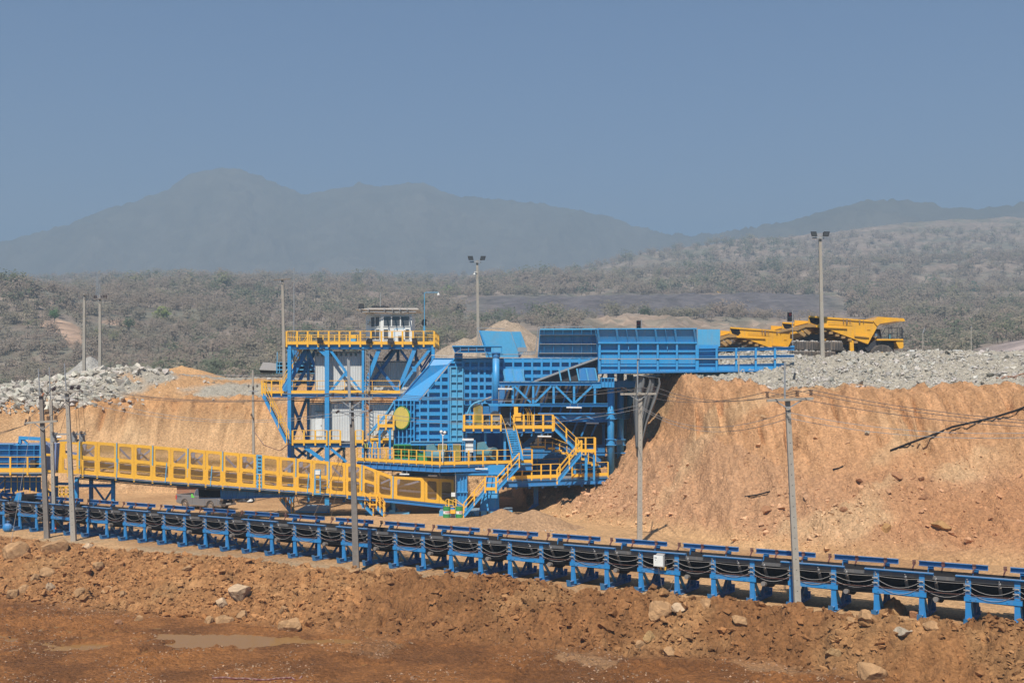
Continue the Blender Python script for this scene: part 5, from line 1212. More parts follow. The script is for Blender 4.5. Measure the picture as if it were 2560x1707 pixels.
b.build('ladder', BLUE, dp)
b = MB(PO)
for o in (0, 26): b.path([W(1254+o*.92, 1040, 90.8), W(1262+o, 1060, 90.8), W(1281+o, 1132, 90.5)], .03)
b.build('ladder_rail', YEL, dp)
b = MB(PO); R(b, 1207, 1009, 1350, 1015, 91.6, 1.6); b.slab([W(1200, 1006, 91.6), W(1216, 1006, 91.6), W(1224, 1015, 91.6), W(1207, 1015, 91.6)], (0, 1.6, 0)); b.build('canopy_beam', BLUE, dp)
for x in (1207, 1224, 1250, 1276, 1308, 1336): b = MB(PO); S(b, (x, 1015), (x, 1066), 92, 1.8, .08, kind='b'); b.build('canopy_post', BLUE2, dp)
b = MB(PO); b.path([W(1168, 1035, 91.6), W(1176, 1016, 91.6), W(1186, 1008, 91.6), W(1205, 1001, 91.6)], .09, 8); b.build('bent_pipe', BLUE3, dp)
b = MB(PO); b.tube(W(1198, 1004, 91.6), W(1229, 992, 91.6), .07, n=8); b.build('lamp_arm', GREY, dp)
# hydraulic / drive unit on it
hu = thing('hydraulic_unit', 'long grey-green hydraulic drive unit with round pulley under the canopy', 'machine', W(1270, 1066, 92.8)); UO = hu.location
b = MB(UO)
for i in range(7): c = W(1220+i*15, 1050-(i % 2)*6, 92.6+.2*(i % 3)); b.ball(c, .34+.1*(i % 2), 10, 7, (1, .7, .9))
R(b, 1210, 1040, 1312, 1062, 92.7, 1.3); b.build('casing', paint('grey_green', (.15, .17, .15), .6, amt=.5), hu)
b = MB(UO); c = W(1262, 1035, 92.4); disc(b, c, Vector((1, 0, 0)), Vector((0, -1, 0)), .62, -.1, .1, 28); b.build('pulley', DARK, hu)
b = MB(UO); c = W(1238, 1040, 92.35); disc(b, c, Vector((1, 0, 0)), Vector((0, -1, 0)), .45, -.1, .1, 24); b.build('pulley', GREY, hu)
b = MB(UO)
for i in range(9): b.path([W(1215+i*11, 1056, 92.3), W(1219+i*11, 1062+(i % 3), 92.2), W(1226+i*11, 1054, 92.3)], .03)
b.build('hose', CABLE, hu)
b = MB(UO)
for x in (1316, 1320, 1326): b.path([W(x-4, 1020, 92), W(x+2, 1030, 92), W(x+4, 1062, 92)], .035)
b.build('pipe', YEL, hu)
def guard(x0, y0, x1, y1, D, label):
    t = thing('mesh_guard', label, 'guard', W((x0+x1)/2, y1, D)); b = MB(t.location); b.frame([W(x0, y1, D), W(x1, y1, D), W(x1, y0, D), W(x0, y0, D)], [W(x0+1.2, y1-1.2, D), W(x1-1.2, y1-1.2, D), W(x1-1.2, y0+1.2, D), W(x0+1.2, y0+1.2, D)], (0, .05, 0)); b.build('frame', YEL, t)
    b = MB(t.location); R(b, x0+1, y0+1, x1-1, y1-1, D+.02, .9); b.build('mesh', MESHO, t); return t
guard(1184, 1010, 1206, 1064, 91.7, 'tall yellow mesh guard at the end of the upper drive platform')
guard(1095, 1110, 1117, 1150, 92.4, 'yellow mesh guard directly behind the globe lamp post')
guard(1131, 1110, 1151, 1150, 92.4, 'yellow mesh guard between the ladder frame and the white cabinet')
guard(1186, 1110, 1201, 1150, 92.4, 'yellow mesh guard between the white cabinet and the round motor')
oc = thing('control_box', 'orange-yellow stepped control box on the upper drive platform', 'control box', W(1293, 1052, 91.4)); b = MB(oc.location); R(b, 1285, 1017, 1295, 1052, 91.4, .5); b.build('case', YEL, oc); b = MB(oc.location); R(b, 1285, 1032, 1303, 1052.5, 91.35, .45); b.build('lower_case', YEL, oc)
# main deck machinery
gh = thing('green_hopper', 'green ribbed steel casing on the main deck below the yellow disc', 'casing', W(1013, 1152, 94.2)); b = MB(gh.location)
ribbed(b, [(985,1112),(1045,1112),(1045,1145),(985,1145)], lambda x, y: 94.4, [1112,1128,1144], [985,997,1013,1030,1044], hw=2, vw=1.5, dep=.4); b.slab([W(985, 1110, 94.2), W(1045, 1110, 94.2), W(1045, 1110, 96), W(985, 1110, 96)], (0, 0, -.05)); b.build('body', GRN, gh)
b = MB(gh.location); R(b, 1046, 1113, 1061, 1153, 94.1, 1); b.slab([W(1058, 1128, 93), W(1084, 1148, 93), W(1084, 1154, 93), W(1058, 1154, 93)], (0, .8, 0)); b.build('side_panel', GRN, gh)
b = MB(gh.location)
for i in range(15): x = 981+i*4; b.slab([W(x, 1147, 94), W(x+3.4, 1147, 94), W(x+1.7, 1154, 94)], (0, .3, 0))
b.build('toothed_strip', BLUE3, gh)
def motor(x, y, D, r, L, label, yaw=.35, hood=True):
    t = thing('electric_motor', label, 'motor', W(x, y, D)); o = t.location; ax = Vector((math.cos(yaw), -math.sin(yaw), 0)); b = MB(o)
    c = Vector(o); b.tube(c-ax*L/2, c+ax*L/2, r, n=18); b.build('housing', TEAL, t, False); b = MB(o); b.tube(c+ax*(L/2-.05), c+ax*(L/2+.12), r*1.1, n=18); b.build('end_shield', TEAL, t)
    b = MB(o); b.tube(c+ax*(L/2+.10), c+ax*(L/2+.16), r*.6, n=16); b.build('fan_grille', DARK, t)
    b = MB(o); b.box((c.x-L*.3, c.y-r, c.z-r-.25), (c.x+L*.3, c.y+r, c.z-r*.8)); b.build('foot', DARK, t)
    if hood:
        b = MB(o); b.slab([c+Vector((-r*2.4, -r*.4, -.1)), c+Vector((-r*1.3, -r*.4, -.1)), c+Vector((-r*.2, -r*.4, r*.9)), c+Vector((-r*.9, -r*.4, r*2.1)), c+Vector((-r*2.2, -r*.4, r*1.9))], (0, .8, 0)); b.build('hood', TEAL, t)
    return t
motor(1097, 1138, 92.3, .46, 1.1, 'teal electric motor with hood next to the green casing')
motor(1224, 1132, 91.9, .46, 1.0, 'teal electric motor with a round end shield at the middle of the main deck', .9)
wc = thing('white_cabinet', 'white two-door cabinet in a blue frame on the main deck', 'cabinet', W(1173, 1130, 91.4)); b = MB(wc.location); R(b, 1164, 1106, 1183, 1130, 91.5, .7); b.build('case', WHITE, wc)
b = MB(wc.location); R(b, 1156, 1096, 1184, 1101, 91.3, 1.1); b.build('roof', WHITE, wc); b = MB(wc.location); R(b, 1163, 1117, 1184, 1118, 91.46, .04); b.build('door_gap', DARK, wc)
b = MB(wc.location)
for x in (1157, 1162, 1185, 1188): S(b, (x, 1101), (x, 1153), 91.4, 1.8, .08, kind='b')
R(b, 1156, 1100, 1189, 1103, 91.35, .1); b.build('frame', BLUE, wc)
b = MB(wc.location)
for i in range(6): b.path([W(1168+i*2, 1131, 91.6), W(1170+i*1.5, 1142, 91.5), W(1166+i*2.4, 1153, 91.6)], .025)
b.build('cable', CABLE, wc)
lf = thing('blue_ladder_frame', 'narrow blue ladder-like frame between two mesh guards', 'frame', W(1125, 1153, 91.3)); b = MB(lf.location)
S(b, (1121, 1108), (1125, 1155), 91.2, 2.4, .1, kind='b'); S(b, (1131, 1108), (1133, 1155), 91.2, 2, .1, kind='b')
for i in range(5): R(b, 1121, 1108+i*4, 1131, 1109.5+i*4, 91.3, .05)
b.build('frame', BLUE, lf); b = MB(lf.location); b.tube(W(1127, 1118, 91.3), W(1127, 1146, 91.3), .03); b.build('grey_pipe', CABLE, lf)
bb = thing('blue_beam', 'light blue box beam above the motors on the main deck', 'beam', W(1120, 1115, 93.5)); b = MB(bb.location); R(b, 1027, 1105, 1204, 1113, 93.6, .6); b.build('web', BLUE, bb); b = MB(bb.location); R(b, 1025, 1103, 1204, 1105, 93.5, .8); b.build('flange', BLUE3, bb)
gl = thing('globe_lamp', 'white post on the main deck rail carrying two round globe lamps', 'lamp', W(1107, 1152, 90.0)); b = MB(gl.location); b.tube(W(1107, 1156, 89.95), W(1107, 1086, 89.95), .035); b.path([W(1103, 1084, 89.95), W(1107, 1089, 89.95), W(1112, 1084, 89.95)], .03); b.build('post', WHITE, gl)
for x, y in ((1103, 1079), (1112, 1081)): b = MB(gl.location); b.ball(W(x, y, 89.95), .13, 10, 8); b.build('globe', WHITE, gl)
# small corner platform beside the end wall
sp_ = thing('corner_platform', 'tiny yellow-railed platform on blue legs beside the disc end wall', 'platform', W(965, 1153, 95)); b = MB(sp_.location); R(b, 946, 1069, 985, 1073, 95, 1.2); b.build('deck', BLUE2, sp_); railing([W(946, 1068, 94.9), W(984, 1068, 94.9)], sp_, off=sp_.location, post=.15, kick=.28, step=.8, h=1.05)
for x in (949, 975): b = MB(sp_.location); S(b, (x, 1073), (x, 1153), 95, 5, .18); S(b, (x, 1086), (x+(9 if x < 960 else -9), 1074), 95, 3, .1, kind='b'); b.build('leg', BLUE, sp_)
b = MB(sp_.location)
for i in range(4): S(b, (958+(i % 2)*10, 1082+i*17), (968-(i % 2)*10, 1098+i*17), 95.6, 2, .1, kind='b')
b.build('bracing', YEL, sp_)
for i, x in enumerate((923, 937)):
    t = thing('spool_frame', ('first' if i == 0 else 'second')+' blue arched spool frame beside the worker in the yellow helmet', 'frame', W(x, 1153, 94.3)); b = MB(t.location)
    b.path([W(x-4, 1153, 94.3), W(x-2, 1108, 94.3), W(x, 1104, 94.3), W(x+3, 1108, 94.3), W(x+4, 1153, 94.3)], .06, 6); b.build('arch', BLUE, t); b = MB(t.location)
    for j in range(4): S(b, (x-3, 1114+j*10), (x+3, 1119+j*10), 94.3, 1.5, .05, kind='b')
    b.build('rung', BLUE3, t)
yc = thing('yellow_bin', 'yellow bin with a white cloth behind the blue spool frames', 'bin', W(940, 1120, 95.4)); b = MB(yc.location); b.add([W(931, 1120, 95.4), W(944, 1120, 95.4), W(946, 1100, 95.4), W(928, 1100, 95.4), W(931, 1120, 96), W(944, 1120, 96), W(946, 1100, 96), W(928, 1100, 96)], [(0,1,2,3),(7,6,5,4),(0,4,5,1),(1,5,6,2),(2,6,7,3),(3,7,4,0)]); b.build('body', YEL, yc); b = MB(yc.location); R(b, 926, 1095, 972, 1100, 95.3, .7); b.build('top', YEL, yc)
for p, q, D, lb in (((882+117,1185),(882+141,1185.5),91.6,'white tube light under the main deck above the gallery end'),((1070,1188),(1093,1188.5),91.2,'white tube light under the main deck beside the leg'),((1188,1172),(1219,1172),90.7,'white tube light on the box girder above the stair'),
    ((1416,1018.5),(1454,1019),91.6,'white tube light under the truss bottom chord'),((1465,1057),(1497,1057.5),94,'white tube light below the lower blue girder'),((1344,1090.5),(1378,1091),91.3,'white tube light under the upper drive platform'),((1245,972),(1281,972.5),91.4,'white tube light beside the round column below the truss')): tubelight(p, q, D, lb)
ms2 = thing('meter_box', 'small white box on a grey pipe beside the crusher leg', 'box', W(1133, 1238, 90.3)); b = MB(ms2.location); R(b, 1128, 1231, 1138, 1241, 90.4, .2); b.build('case', WHITE, ms2)
b = MB(ms2.location); b.path([W(1139, 1275, 90.5), W(1139, 1178, 90.5), W(1135, 1175, 90.5), W(1102, 1175, 90.5), W(1097, 1183, 90.5), W(1104, 1194, 90.5)], .03); b.build('pipe', GREY, ms2)

# drums
def drum(px, D, label, rz=0.0):
    t = thing('oil_drum', label, 'drum', (WX(px, D), D, gz(WX(px, D), D)-.02), rz); r = .30
    def ringmesh(z0, z1, rr, name, mat):
        b = MB(); b.tube((0, 0, z0), (0, 0, z1), rr, n=24); return b.build(name, mat, t)
    ringmesh(.02, .32, r, 'lower_band', GRN); ringmesh(.322, .60, r-.003, 'white_band', WHITE); ringmesh(.602, .92, r, 'upper_band', GRN)
    b = MB()
    for z in (.32, .60, .915, .02): b.tube((0, 0, z-.012), (0, 0, z+.012), r+.012, n=24)
    b.build('hoop', GRN, t)
    n = 10; V = []
    for z in (.41, .52):
        for i in range(n): a = -math.pi/2-.55+1.5*i/(n-1); V.append(((r+.004)*math.cos(a), (r+.004)*math.sin(a), z))
    b = MB(); b.add(V, [(i, i+1, n+i+1, n+i) for i in range(n-1)]); lab = b.build('red_label', RED, t)
    b = MB()                                   # lettering  B O H H
    strokes = {'B': [(0,0,0,1),(0,1,.7,1),(0,.5,.7,.5),(0,0,.7,0),(.7,1,.7,0)], 'O': [(0,0,0,1),(0,1,.7,1),(0,0,.7,0),(.7,1,.7,0)], 'H': [(0,0,0,1),(0,.5,.7,.5),(.7,1,.7,0)]}
    for k, ch in enumerate('BOHH'):
        for (x0, y0, x1, y1) in strokes[ch]:
            def pt(x, y): a = -math.pi/2-.38+(k+x)*.27; return Vector(((r+.010)*math.cos(a), (r+.010)*math.sin(a), .432+y*.066))
            b.beam(pt(x0, y0), pt(x1, y1), .013, .008)
    b.build('lettering', WHITE, lab)
drum(1117, 89.0, 'green and white oil drum on the outer side of the yellow bucket', .2); drum(1148, 89.0, 'green and white oil drum at the foot of the stair stringer', .55)
bk = thing('yellow_bucket', 'square yellow bucket held between the two oil drums', 'bucket', (WX(1132.5, 88.9), 88.9, .33)); b = MB(); b.box((-.20, -.18, 0), (.20, .18, .28)); b.build('body', YEL, bk); b = MB(); b.box((-.16, -.14, -.33), (.16, .14, -.01)); b.build('stand', DARK, bk)
# ------------------------------------------------------------------ inclined yellow gallery
ga = thing('conveyor_gallery', 'long yellow-panelled inclined conveyor gallery sloping down under the crusher', 'gallery', ((560-1280)*87/FPX, 87, 0)); GO = ga.location
gd = lambda x: 83.3+(x-110)*.0086
class _D:
    pass
GD, GF = 0.0, 2.9
_W = W
def W(x, y, D): return _W(x, y, gd(x)+D) if D < 20 else _W(x, y, D)
def WX(px, D): return (px-1280.0)*((gd(px)+D) if D < 20 else D)/FPX
def R(b, x0, y0, x1, y1, D, th=.3):
    D = gd((x0+x1)/2)+D if D < 20 else D; b.box(((x0-1280)*D/FPX, D, WZ(y0, D)), ((x1-1280)*D/FPX, D+th, WZ(y1, D)))
_S = S
def S(b, p, q, D, w, d=None, D2=None, kind='i'):
    P, Q = W(p[0], p[1], D), W(q[0], q[1], D if D2 is None else D2); ww = w*P.y/FPX; d = d or ww
    if kind == 'b' or ww <= .12: b.beam(P, Q, ww, d, (0, 1, 0))
    else: _S(b, p, q, P.y, w, d, Q.y, kind)
TL = [(110, 1094), (199, 1101), (382, 1114), (641, 1136), (905, 1161), (983, 1190), (1135, 1198)]
BLN = [(110, 1180), (199, 1184), (382, 1200), (641, 1219), (905, 1240), (983, 1246), (1135, 1262)]
ty = lambda x: float(np.interp(x, *zip(*TL))); by = lambda x: float(np.interp(x, *zip(*BLN)))
JN = [199, 243, 292, 335, 382, 427, 470, 514, 557, 599, 640, 655, 698, 740, 782, 823, 864, 905, 942, 983, 1062, 1098, 1135]
def octo(x0, x1, f0, f1, D, c=2.5):
    """rounded window opening between columns x0-x1, height fractions f0-f1 down the panel"""
    def Y(x, f): return ty(x)+(by(x)-ty(x))*f
    pts = [(x0+c, Y(x0, f1)), (x1-c, Y(x1, f1)), (x1, Y(x1, f1)-c), (x1, Y(x1, f0)+c), (x1-c, Y(x1, f0)), (x0+c, Y(x0, f0)), (x0, Y(x0, f0)+c), (x0, Y(x0, f1)-c)]
    return [W(p[0], p[1], D) for p in pts]
def outer(x0, x1, f0, f1, D):
    def Y(x, f): return ty(x)+(by(x)-ty(x))*f
    e = .001
    return [W(x0+e, Y(x0, f1), D), W(x1-e, Y(x1, f1), D), W(x1, Y(x1, f1)-e, D), W(x1, Y(x1, f0)+e, D), W(x1-e, Y(x1, f0), D), W(x0+e, Y(x0, f0), D), W(x0, Y(x0, f0)+e, D), W(x0, Y(x0, f1)-e, D)]
for side, D, th in ((0, GD, .04), (1, GF, .04)):
    for x0, x1 in zip(JN[:-1], JN[1:]):
        if x0 == 640: continue
        b = MB(GO); m = 6.5 if x1-x0 < 60 else 10; g = .35
        if x0 >= 983:
            b.frame(outer(x0+g, x1-g, 0, 1, D), octo(x0+m, x1-m, .12, .86, D), (0, th, 0)); wins = [(.12, .86)]
        elif x0 == 942:
            b.frame(outer(x0+g, x1-g, 0, 1, D), octo(x0+m, x1-m, .14, .86, D), (0, th, 0)); wins = [(.14, .86)]
        else:
            b.frame(outer(x0+g, x1-g, 0, .5, D), octo(x0+m, x1-m, .09, .45, D), (0, th, 0)); b.frame(outer(x0+g, x1-g, .5, 1, D), octo(x0+m, x1-m, .55, .89, D), (0, th, 0)); wins = [(.09, .45), (.55, .89)]
        pn = b.build('panel', YEL, ga)
        b = MB(GO)
        for f0, f1 in wins: b.add(octo(x0+m-1, x1-m+1, f0-.01, f1+.01, D+.02, 1), [tuple(range(8))])
        b.build('mesh_infill', MESHY, ga)
for x in (199, 292, 382, 470, 557, 740, 823, 905, 983): b = MB(GO); S(b, (x, ty(x)-1), (x-1, by(x)-(14 if x < 983 else 0)), GD-.03, 2.2, .06, kind='b'); b.build('separator', BLUE3, ga)
b = MB(GO); b.slab([W(641, ty(641), GD-.02), W(641, by(641), GD-.02), W(655, by(655), GD-.02), W(655, ty(655), GD-.02)], (0, .06, 0)); sep = b.build('wide_separator', BLUE3, ga)
b = MB(GO)
for i in range(9):
    for dx in (3, 7):
        p = W(643.5+dx, ty(648)+6+i*9, GD-.04); b.box((p.x-.05, p.y-.01, p.z-.05), (p.x+.06, p.y+.015, p.z+.05))
b.build('slot', DARK, sep)
b = MB(GO)                                   # inner lavender truss
xs = [199, 243, 292, 335, 382, 427, 470, 514, 557, 599, 648, 698, 740, 782, 823, 864, 905, 942, 983, 1062, 1135]
def cy(x, f): return ty(x)+(by(x)-ty(x))*f
for D in (GD+.55, GF-.45):
    for x0, x1 in zip(xs[:-1], xs[1:]):
        S(b, (x0, cy(x0, .06)), (x1, cy(x1, .06)), D, 4, .12, kind='b'); S(b, (x0, cy(x0, .60)), (x1, cy(x1, .60)), D, 5, .12, kind='b')
    for i in range(len(xs)-1):
        x0, x1 = xs[i], xs[i+1]; up = i % 2 == (0 if D < 1 else 1); near = D < 1
        if (near and i % 3 == 0) or (not near and i % 3 != 1): S(b, (x0, cy(x0, .55 if up else .07)), (x1, cy(x1, .07 if up else .55)), D, 4.5, .10, kind='b')
        if (near and i % 3 == 1) or (not near and i % 4 == 0): S(b, (x0, cy(x0, .92 if not up else .62)), (x1, cy(x1, .62 if not up else .92)), D, 4, .10, kind='b')
        if i % 3 == 0 and near: S(b, (x0+14, cy(x0, .1)), (x0+10, cy(x0, .5)), D, 8, .1, kind='b')
        if not near: S(b, (x0, cy(x0, .05)), (x0, cy(x0, .95)), D, 3, .10, kind='b')
for x in xs: b.beam(W(x, cy(x, .04), GD+.1), W(x, cy(x, .04), GF), .12)
b.build('inner_truss', LAV, ga)
b = MB(GO)
for x0, x1 in zip(xs[:-1], xs[1:]): b.slab([W(x0, cy(x0, .50), GD+.8), W(x1, cy(x1, .50), GD+.8), W(x1, cy(x1, .56), GF-.7), W(x0, cy(x0, .56), GF-.7)], (0, 0, -.06)); b.slab([W(x0, cy(x0, .86), GD+.8), W(x1, cy(x1, .86), GD+.8), W(x1, cy(x1, .88), GF-.7), W(x0, cy(x0, .88), GF-.7)], (0, 0, -.05))
b.build('belt', RUB, ga)
b = MB(GO)
for x0, x1 in zip(xs[:-1], xs[1:]): b.slab([W(x0, cy(x0, .54), GD+1.3), W(x1, cy(x1, .54), GD+1.3), W(x1, cy(x1, .80), GD+1.3), W(x0, cy(x0, .80), GD+1.3)], (0, .03, 0))
b.build('inner_skirt', paint('brown_skirt', (.16, .10, .05), .8), ga)
b = MB(GO)
for x0, x1 in zip(xs[:-1], xs[1:]):
    b.slab([W(x0, by(x0)+1, GD+.02), W(x1, by(x1)+1, GD+.02), W(x1, by(x1)+1, GF-.02), W(x0, by(x0)+1, GF-.02)], (0, 0, -.05))
    for D in (GD, GF): P, Q = W(x0, by(x0)+6, D), W(x1, by(x1)+6, D); b.ibeam(P, Q, .16, .30, .03)
b.build('floor', BLUE2, ga)
b = MB(GO)
for x0, x1 in zip(xs[:-4], xs[1:-3]): S(b, (x0, by(x0)+13), (x1, by(x1)+13), GD+.3, 2.0, .1, kind='b'); S(b, (x0, by(x0)+10), (x1, by(x1)+10), GD-.35, 1.6, .1, kind='b')
for x in xs[:-3]: b.beam(W(x, by(x)+11, GD-.9), W(x, by(x)+11, GF), .10, .16)
b.build('cable_tray', DARK, ga)
b = MB(GO); b.slab([W(112, 1094, GD), W(199, 1101, GD), W(199, 1107, GD), W(112, 1102, GD)], (0, .08, 0)); b.slab([W(112, 1133, GD), W(138, 1135, GD), W(138, 1140, GD), W(112, 1139, GD)], (0, .08, 0)); b.slab([W(150, 1104, GD), W(158, 1104, GD), W(158, 1182, GD), W(143, 1180, GD), W(148, 1140, GD)], (0, .08, 0))
b.slab([W(112, 1174, GD), W(199, 1181, GD), W(199, 1184, GD), W(112, 1180, GD)], (0, .08, 0)); b.build('head_frame', YEL, ga)
b = MB(GO); b.frame(outer(158, 198, .04, .5, GD), octo(163, 193, .12, .45, GD), (0, .05, 0)); b.frame(outer(154, 198, .5, 1, GD), octo(160, 191, .56, .90, GD), (0, .05, 0)); b.build('panel', YEL, ga)
b = MB(GO); S(b, (114, 1103), (138, 1132), GD, 3.5, .1, kind='b'); S(b, (140, 1108), (137, 1182), GD-.2, 3.5, .12, kind='b'); S(b, (160, 1128), (192, 1134), GD+.4, 5, .1, kind='b'); b.build('strut', LAV, ga)
# catwalk rail along the near side
pts = [(-40, 1180), (110, 1181)]; xs2 = [170, 243, 335, 427, 514, 599, 698, 782, 868]
railing([W(x, by(x)+1, GD-.8) for x in xs2], ga, off=GO, post=.12, kick=0, step=1.37, h=1.12, r=.022)
b = MB(GO)
for x0, x1 in zip(xs2[:-1], xs2[1:]): b.slab([W(x0, by(x0)+3, GD-.85), W(x1, by(x1)+3, GD-.85), W(x1, by(x1)+3, GD-.05), W(x0, by(x0)+3, GD-.05)], (0, 0, -.05))
b.build('catwalk', GREY, ga)
for x in (293, 415, 528, 770): b = MB(GO); S(b, (x+2, by(x)-46), (x-2, by(x)+4), GD-.95, 2, .06, kind='b'); b.build('guy_post', BLUE3, ga)
# trestle and end support
te = thing('gallery_trestle', 'blue steel trestle with a V brace carrying the upper part of the gallery', 'trestle', ((238-1280)*85/FPX, 85, 0)); o = te.location
for x, D, m in ((192, 84.4, BLUE), (283, 85.1, BLUE), (228, 87.2, BLUE2), (140, 86.8, BLUE2)): b = MB(o); b.ibeam((WX(x, D), D, 0), W(x, by(min(x, 1100))+8, D), .24, .3, .05, (0, 1, 0)); b.beam((WX(x, D), D, 0), W(x, by(x)+8, D), .24, .05); b.build('column', m, te)  # rear legs coloured deeper blue in place of shade
b = MB(o); S(b, (192, 1213), (285, 1213), 84.8, 7, .25, kind='u'); S(b, (136, 1208), (200, 1210), 87.0, 6, .25, kind='b'); b.build('cross_beam', BLUE, te)
for p, q in (((236, 1216), (262, 1252)), ((282, 1220), (262, 1252))): b = MB(o); S(b, p, q, 87.0, 4.5, .12, kind='b'); b.build('brace', BLUE2, te)
for x, D, lb in ((984, 91.8, 'blue post with a foot plate under the bend of the gallery'),): 
    t = thing('gallery_post', lb, 'post', (WX(x, D), D, 0)); b = MB(t.location); b.ibeam((WX(x, D), D, .3), W(x, 1247, D), .3, .3, .05, (0, 1, 0)); b.beam((WX(x, D), D, .3), W(x, 1247, D), .28, .04); b.build('post', BLUE, t)
    b = MB(t.location); b.box((WX(x-70, D), D-.3, 0), (WX(x+40, D), D+.9, .16)); b.box((WX(x-10, D), D-.3, .16), (WX(x+4, D), D+.3, .35)); b.build('foot_plate', BLUE3, t)
st1 = thing('access_stair', 'blue stair with yellow rails from the gallery bend down to a small landing', 'stair', W(930, 1280, 91)); stair(st1, W(895, 1243, 91.0), W(936, 1283, 91.0), (0, -1, 0), st1.location, w=.8)
b = MB(st1.location); R(b, 925, 1261, 950, 1263, 90.0, 1); b.build('landing', YEL, st1); railing([W(925, 1262, 90), W(950, 1262, 90)], st1, off=st1.location, h=1.0, kick=.1, post=.1); stair(st1, W(944, 1264, 90.3), W(962, 1284, 90.3), (0, -1, 0), st1.location, w=.8)
b = MB(st1.location); b.path([W(948, 1262, 90.2), W(950, 1232, 90.2), W(956, 1240, 90.2), W(962, 1262, 90.2)], .03); b.build('curved_rail', YEL, st1)
st2 = thing('access_stair', 'small blue step ladder with yellow rails beside the tilted blue plate', 'stair', W(720, 1278, 91)); stair(st2, W(708, 1244, 91.2), W(734, 1277, 91.2), (0, -1, 0), st2.location, w=1.0)
b = MB(st2.location); b.path([W(700, 1244, 90.6), W(701, 1238, 90.6), W(707, 1240, 90.6), W(715, 1262, 90.6)], .03); b.path([W(736, 1240, 91.4), W(738, 1232, 91.4), W(748, 1262, 91.4)], .03); b.build('curved_rail', YEL, st2)
bf = thing('belly_trough', 'tapering dark blue steel trough slung below the gallery beside the pickup', 'trough', W(640, 1246, 87)); o = bf.location
b = MB(o); ribbed(b, [(553, 1215), (735, 1231), (735, 1241), (565, 1246), (553, 1245)], lambda x, y: gd(x)-.05, [], [555, 568, 581, 594, 620, 642, 660, 685, 710], vw=1.2, dep=.12); b.build('side_plate', BLUE2, bf)
b = MB(o); b.slab([W(495, 1214, 1.2), W(553, 1216, .6), W(553, 1243, .6), W(497, 1241, 1.2)], (0, .1, 0)); b.build('end_shade_plate', RUB, bf); b = MB(o); b.slab([W(497, 1246, .05), W(735, 1242, .05), W(735, 1242, 2.6), W(497, 1241, 2.6)], (0, 0, .05)); b.build('bottom_plate', BLUE2, bf)  # black end plate stands in for the unlit inside of the trough
# tilted blue plate on the ground
tp = thing('steel_plate', 'faded blue steel plate lying tilted on the ground under the gallery', 'plate', W(790, 1278, 92.5)); b = MB(tp.location)
b.slab([W(738, 1277, 91.5), W(818, 1278, 91.5), W(822, 1262, 93.5), W(768, 1260, 93.5)], (0, .0, -.12)); b.build('plate', BLUE3, tp); b = MB(tp.location); b.beam(W(822, 1277, 91.4), W(826, 1262, 93.6), .14, .35); b.build('flange', BLUE, tp)
mn = thing('metal_sign', 'blue-framed sign with a white panel standing on the gallery catwalk', 'sign', W(793, 1234, GD-.8)); b = MB(mn.location); b.frame([W(785, 1236, GD-.9), W(802, 1236, GD-.9), W(802, 1173, GD-.9), W(786, 1173, GD-.9)], [W(789, 1233, GD-.9), W(799, 1233, GD-.9), W(799, 1176, GD-.9), W(789, 1176, GD-.9)], (0, .06, 0))
for y in (1187, 1197, 1225): R(b, 787, y, 801, y+1.5, GD-.88, .05)
b.build('frame', BLUE3, mn); b = MB(mn.location); R(b, 788, 1175, 800, 1186, GD-.95, .04); b.build('panel', WHITE, mn)

W = _W; S = _S
def WX(px, D): return (px - 1280.0) * D / FPX
def R(b, x0, y0, x1, y1, D, th=.3):
    b.box((WX(x0, D), D, WZ(y0, D)), (WX(x1, D), D+th, WZ(y1, D)))
# ------------------------------------------------------------------ transfer station at the far end of the gallery
ts = thing('transfer_station', 'blue transfer station hopper with yellow rails where the gallery meets the long belt', 'station', (WX(50, 84), 84, 0)); o = ts.location; D = 84.2
b = MB(o); ribbed(b, [(-70, 1110), (38, 1110), (38, 1112), (108, 1112), (108, 1181), (-70, 1181)], lambda x, y: D, [1124, 1138, 1153, 1167], [-40, -10, 28, 48, 90, 107], hw=1.4, vw=1.2, dep=.3); b.build('hopper_wall', BLUE, ts)
b = MB(o); R(b, -70, 1112, 108, 1180, D+.1, 4); b.build('hopper_body', BLUE2, ts)
b = MB(o); S(b, (52, 1094), (106, 1097), D-.1, 8, .3); S(b, (52, 1090), (50, 1109), D-.1, 7, .25, kind='b'); S(b, (58, 1098), (70, 1110), D-.1, 4, .2, kind='b'); S(b, (106, 1092), (104, 1180), D-.35, 9, .3, kind='b'); S(b, (50, 1108), (42, 1112), D-.1, 5, .25, kind='b'); b.build('lifting_frame', BLUE, ts)
b = MB(o); R(b, 75, 1150, 88, 1176, D-.5, .4); R(b, 50, 1168, 64, 1175, D-.6, .3); b.build('motor', DARK, ts)
railing([W(-60, 1180, D-1.1), W(112, 1180, D-1.1)], ts, off=o, post=.13, kick=.32, step=1.17, h=1.15)
b = MB(o); R(b, -60, 1181, 118, 1184, D-1.1, 5); b.build('deck', GREY, ts)
b = MB(o)
for x in (-20, 15, 50, 85): R(b, x-8, 1184, x+8, 1190, D-.9, .3)
R(b, -60, 1184, 115, 1189, D+.2, .3); b.build('deck_beam', BLUE2, ts)
b = MB(o); R(b, -70, 1192, 100, 1222, D+.6, .2); b.build('lower_wall', BLUE2, ts)
railing([W(12, 1224, D-.3), W(12, 1224, D-.3)+Vector((.01, 0, 0)), W(106, 1224, D-.3)], ts, off=o, post=.06, kick=0, step=.48, h=1.15); b = MB(o); b.path([W(-20, 1232, D-.3), W(-2, 1212, D-.3), W(14, 1197, D-.3)], .03); b.path([W(-10, 1242, D-.3), W(14, 1215, D-.3)], .03)
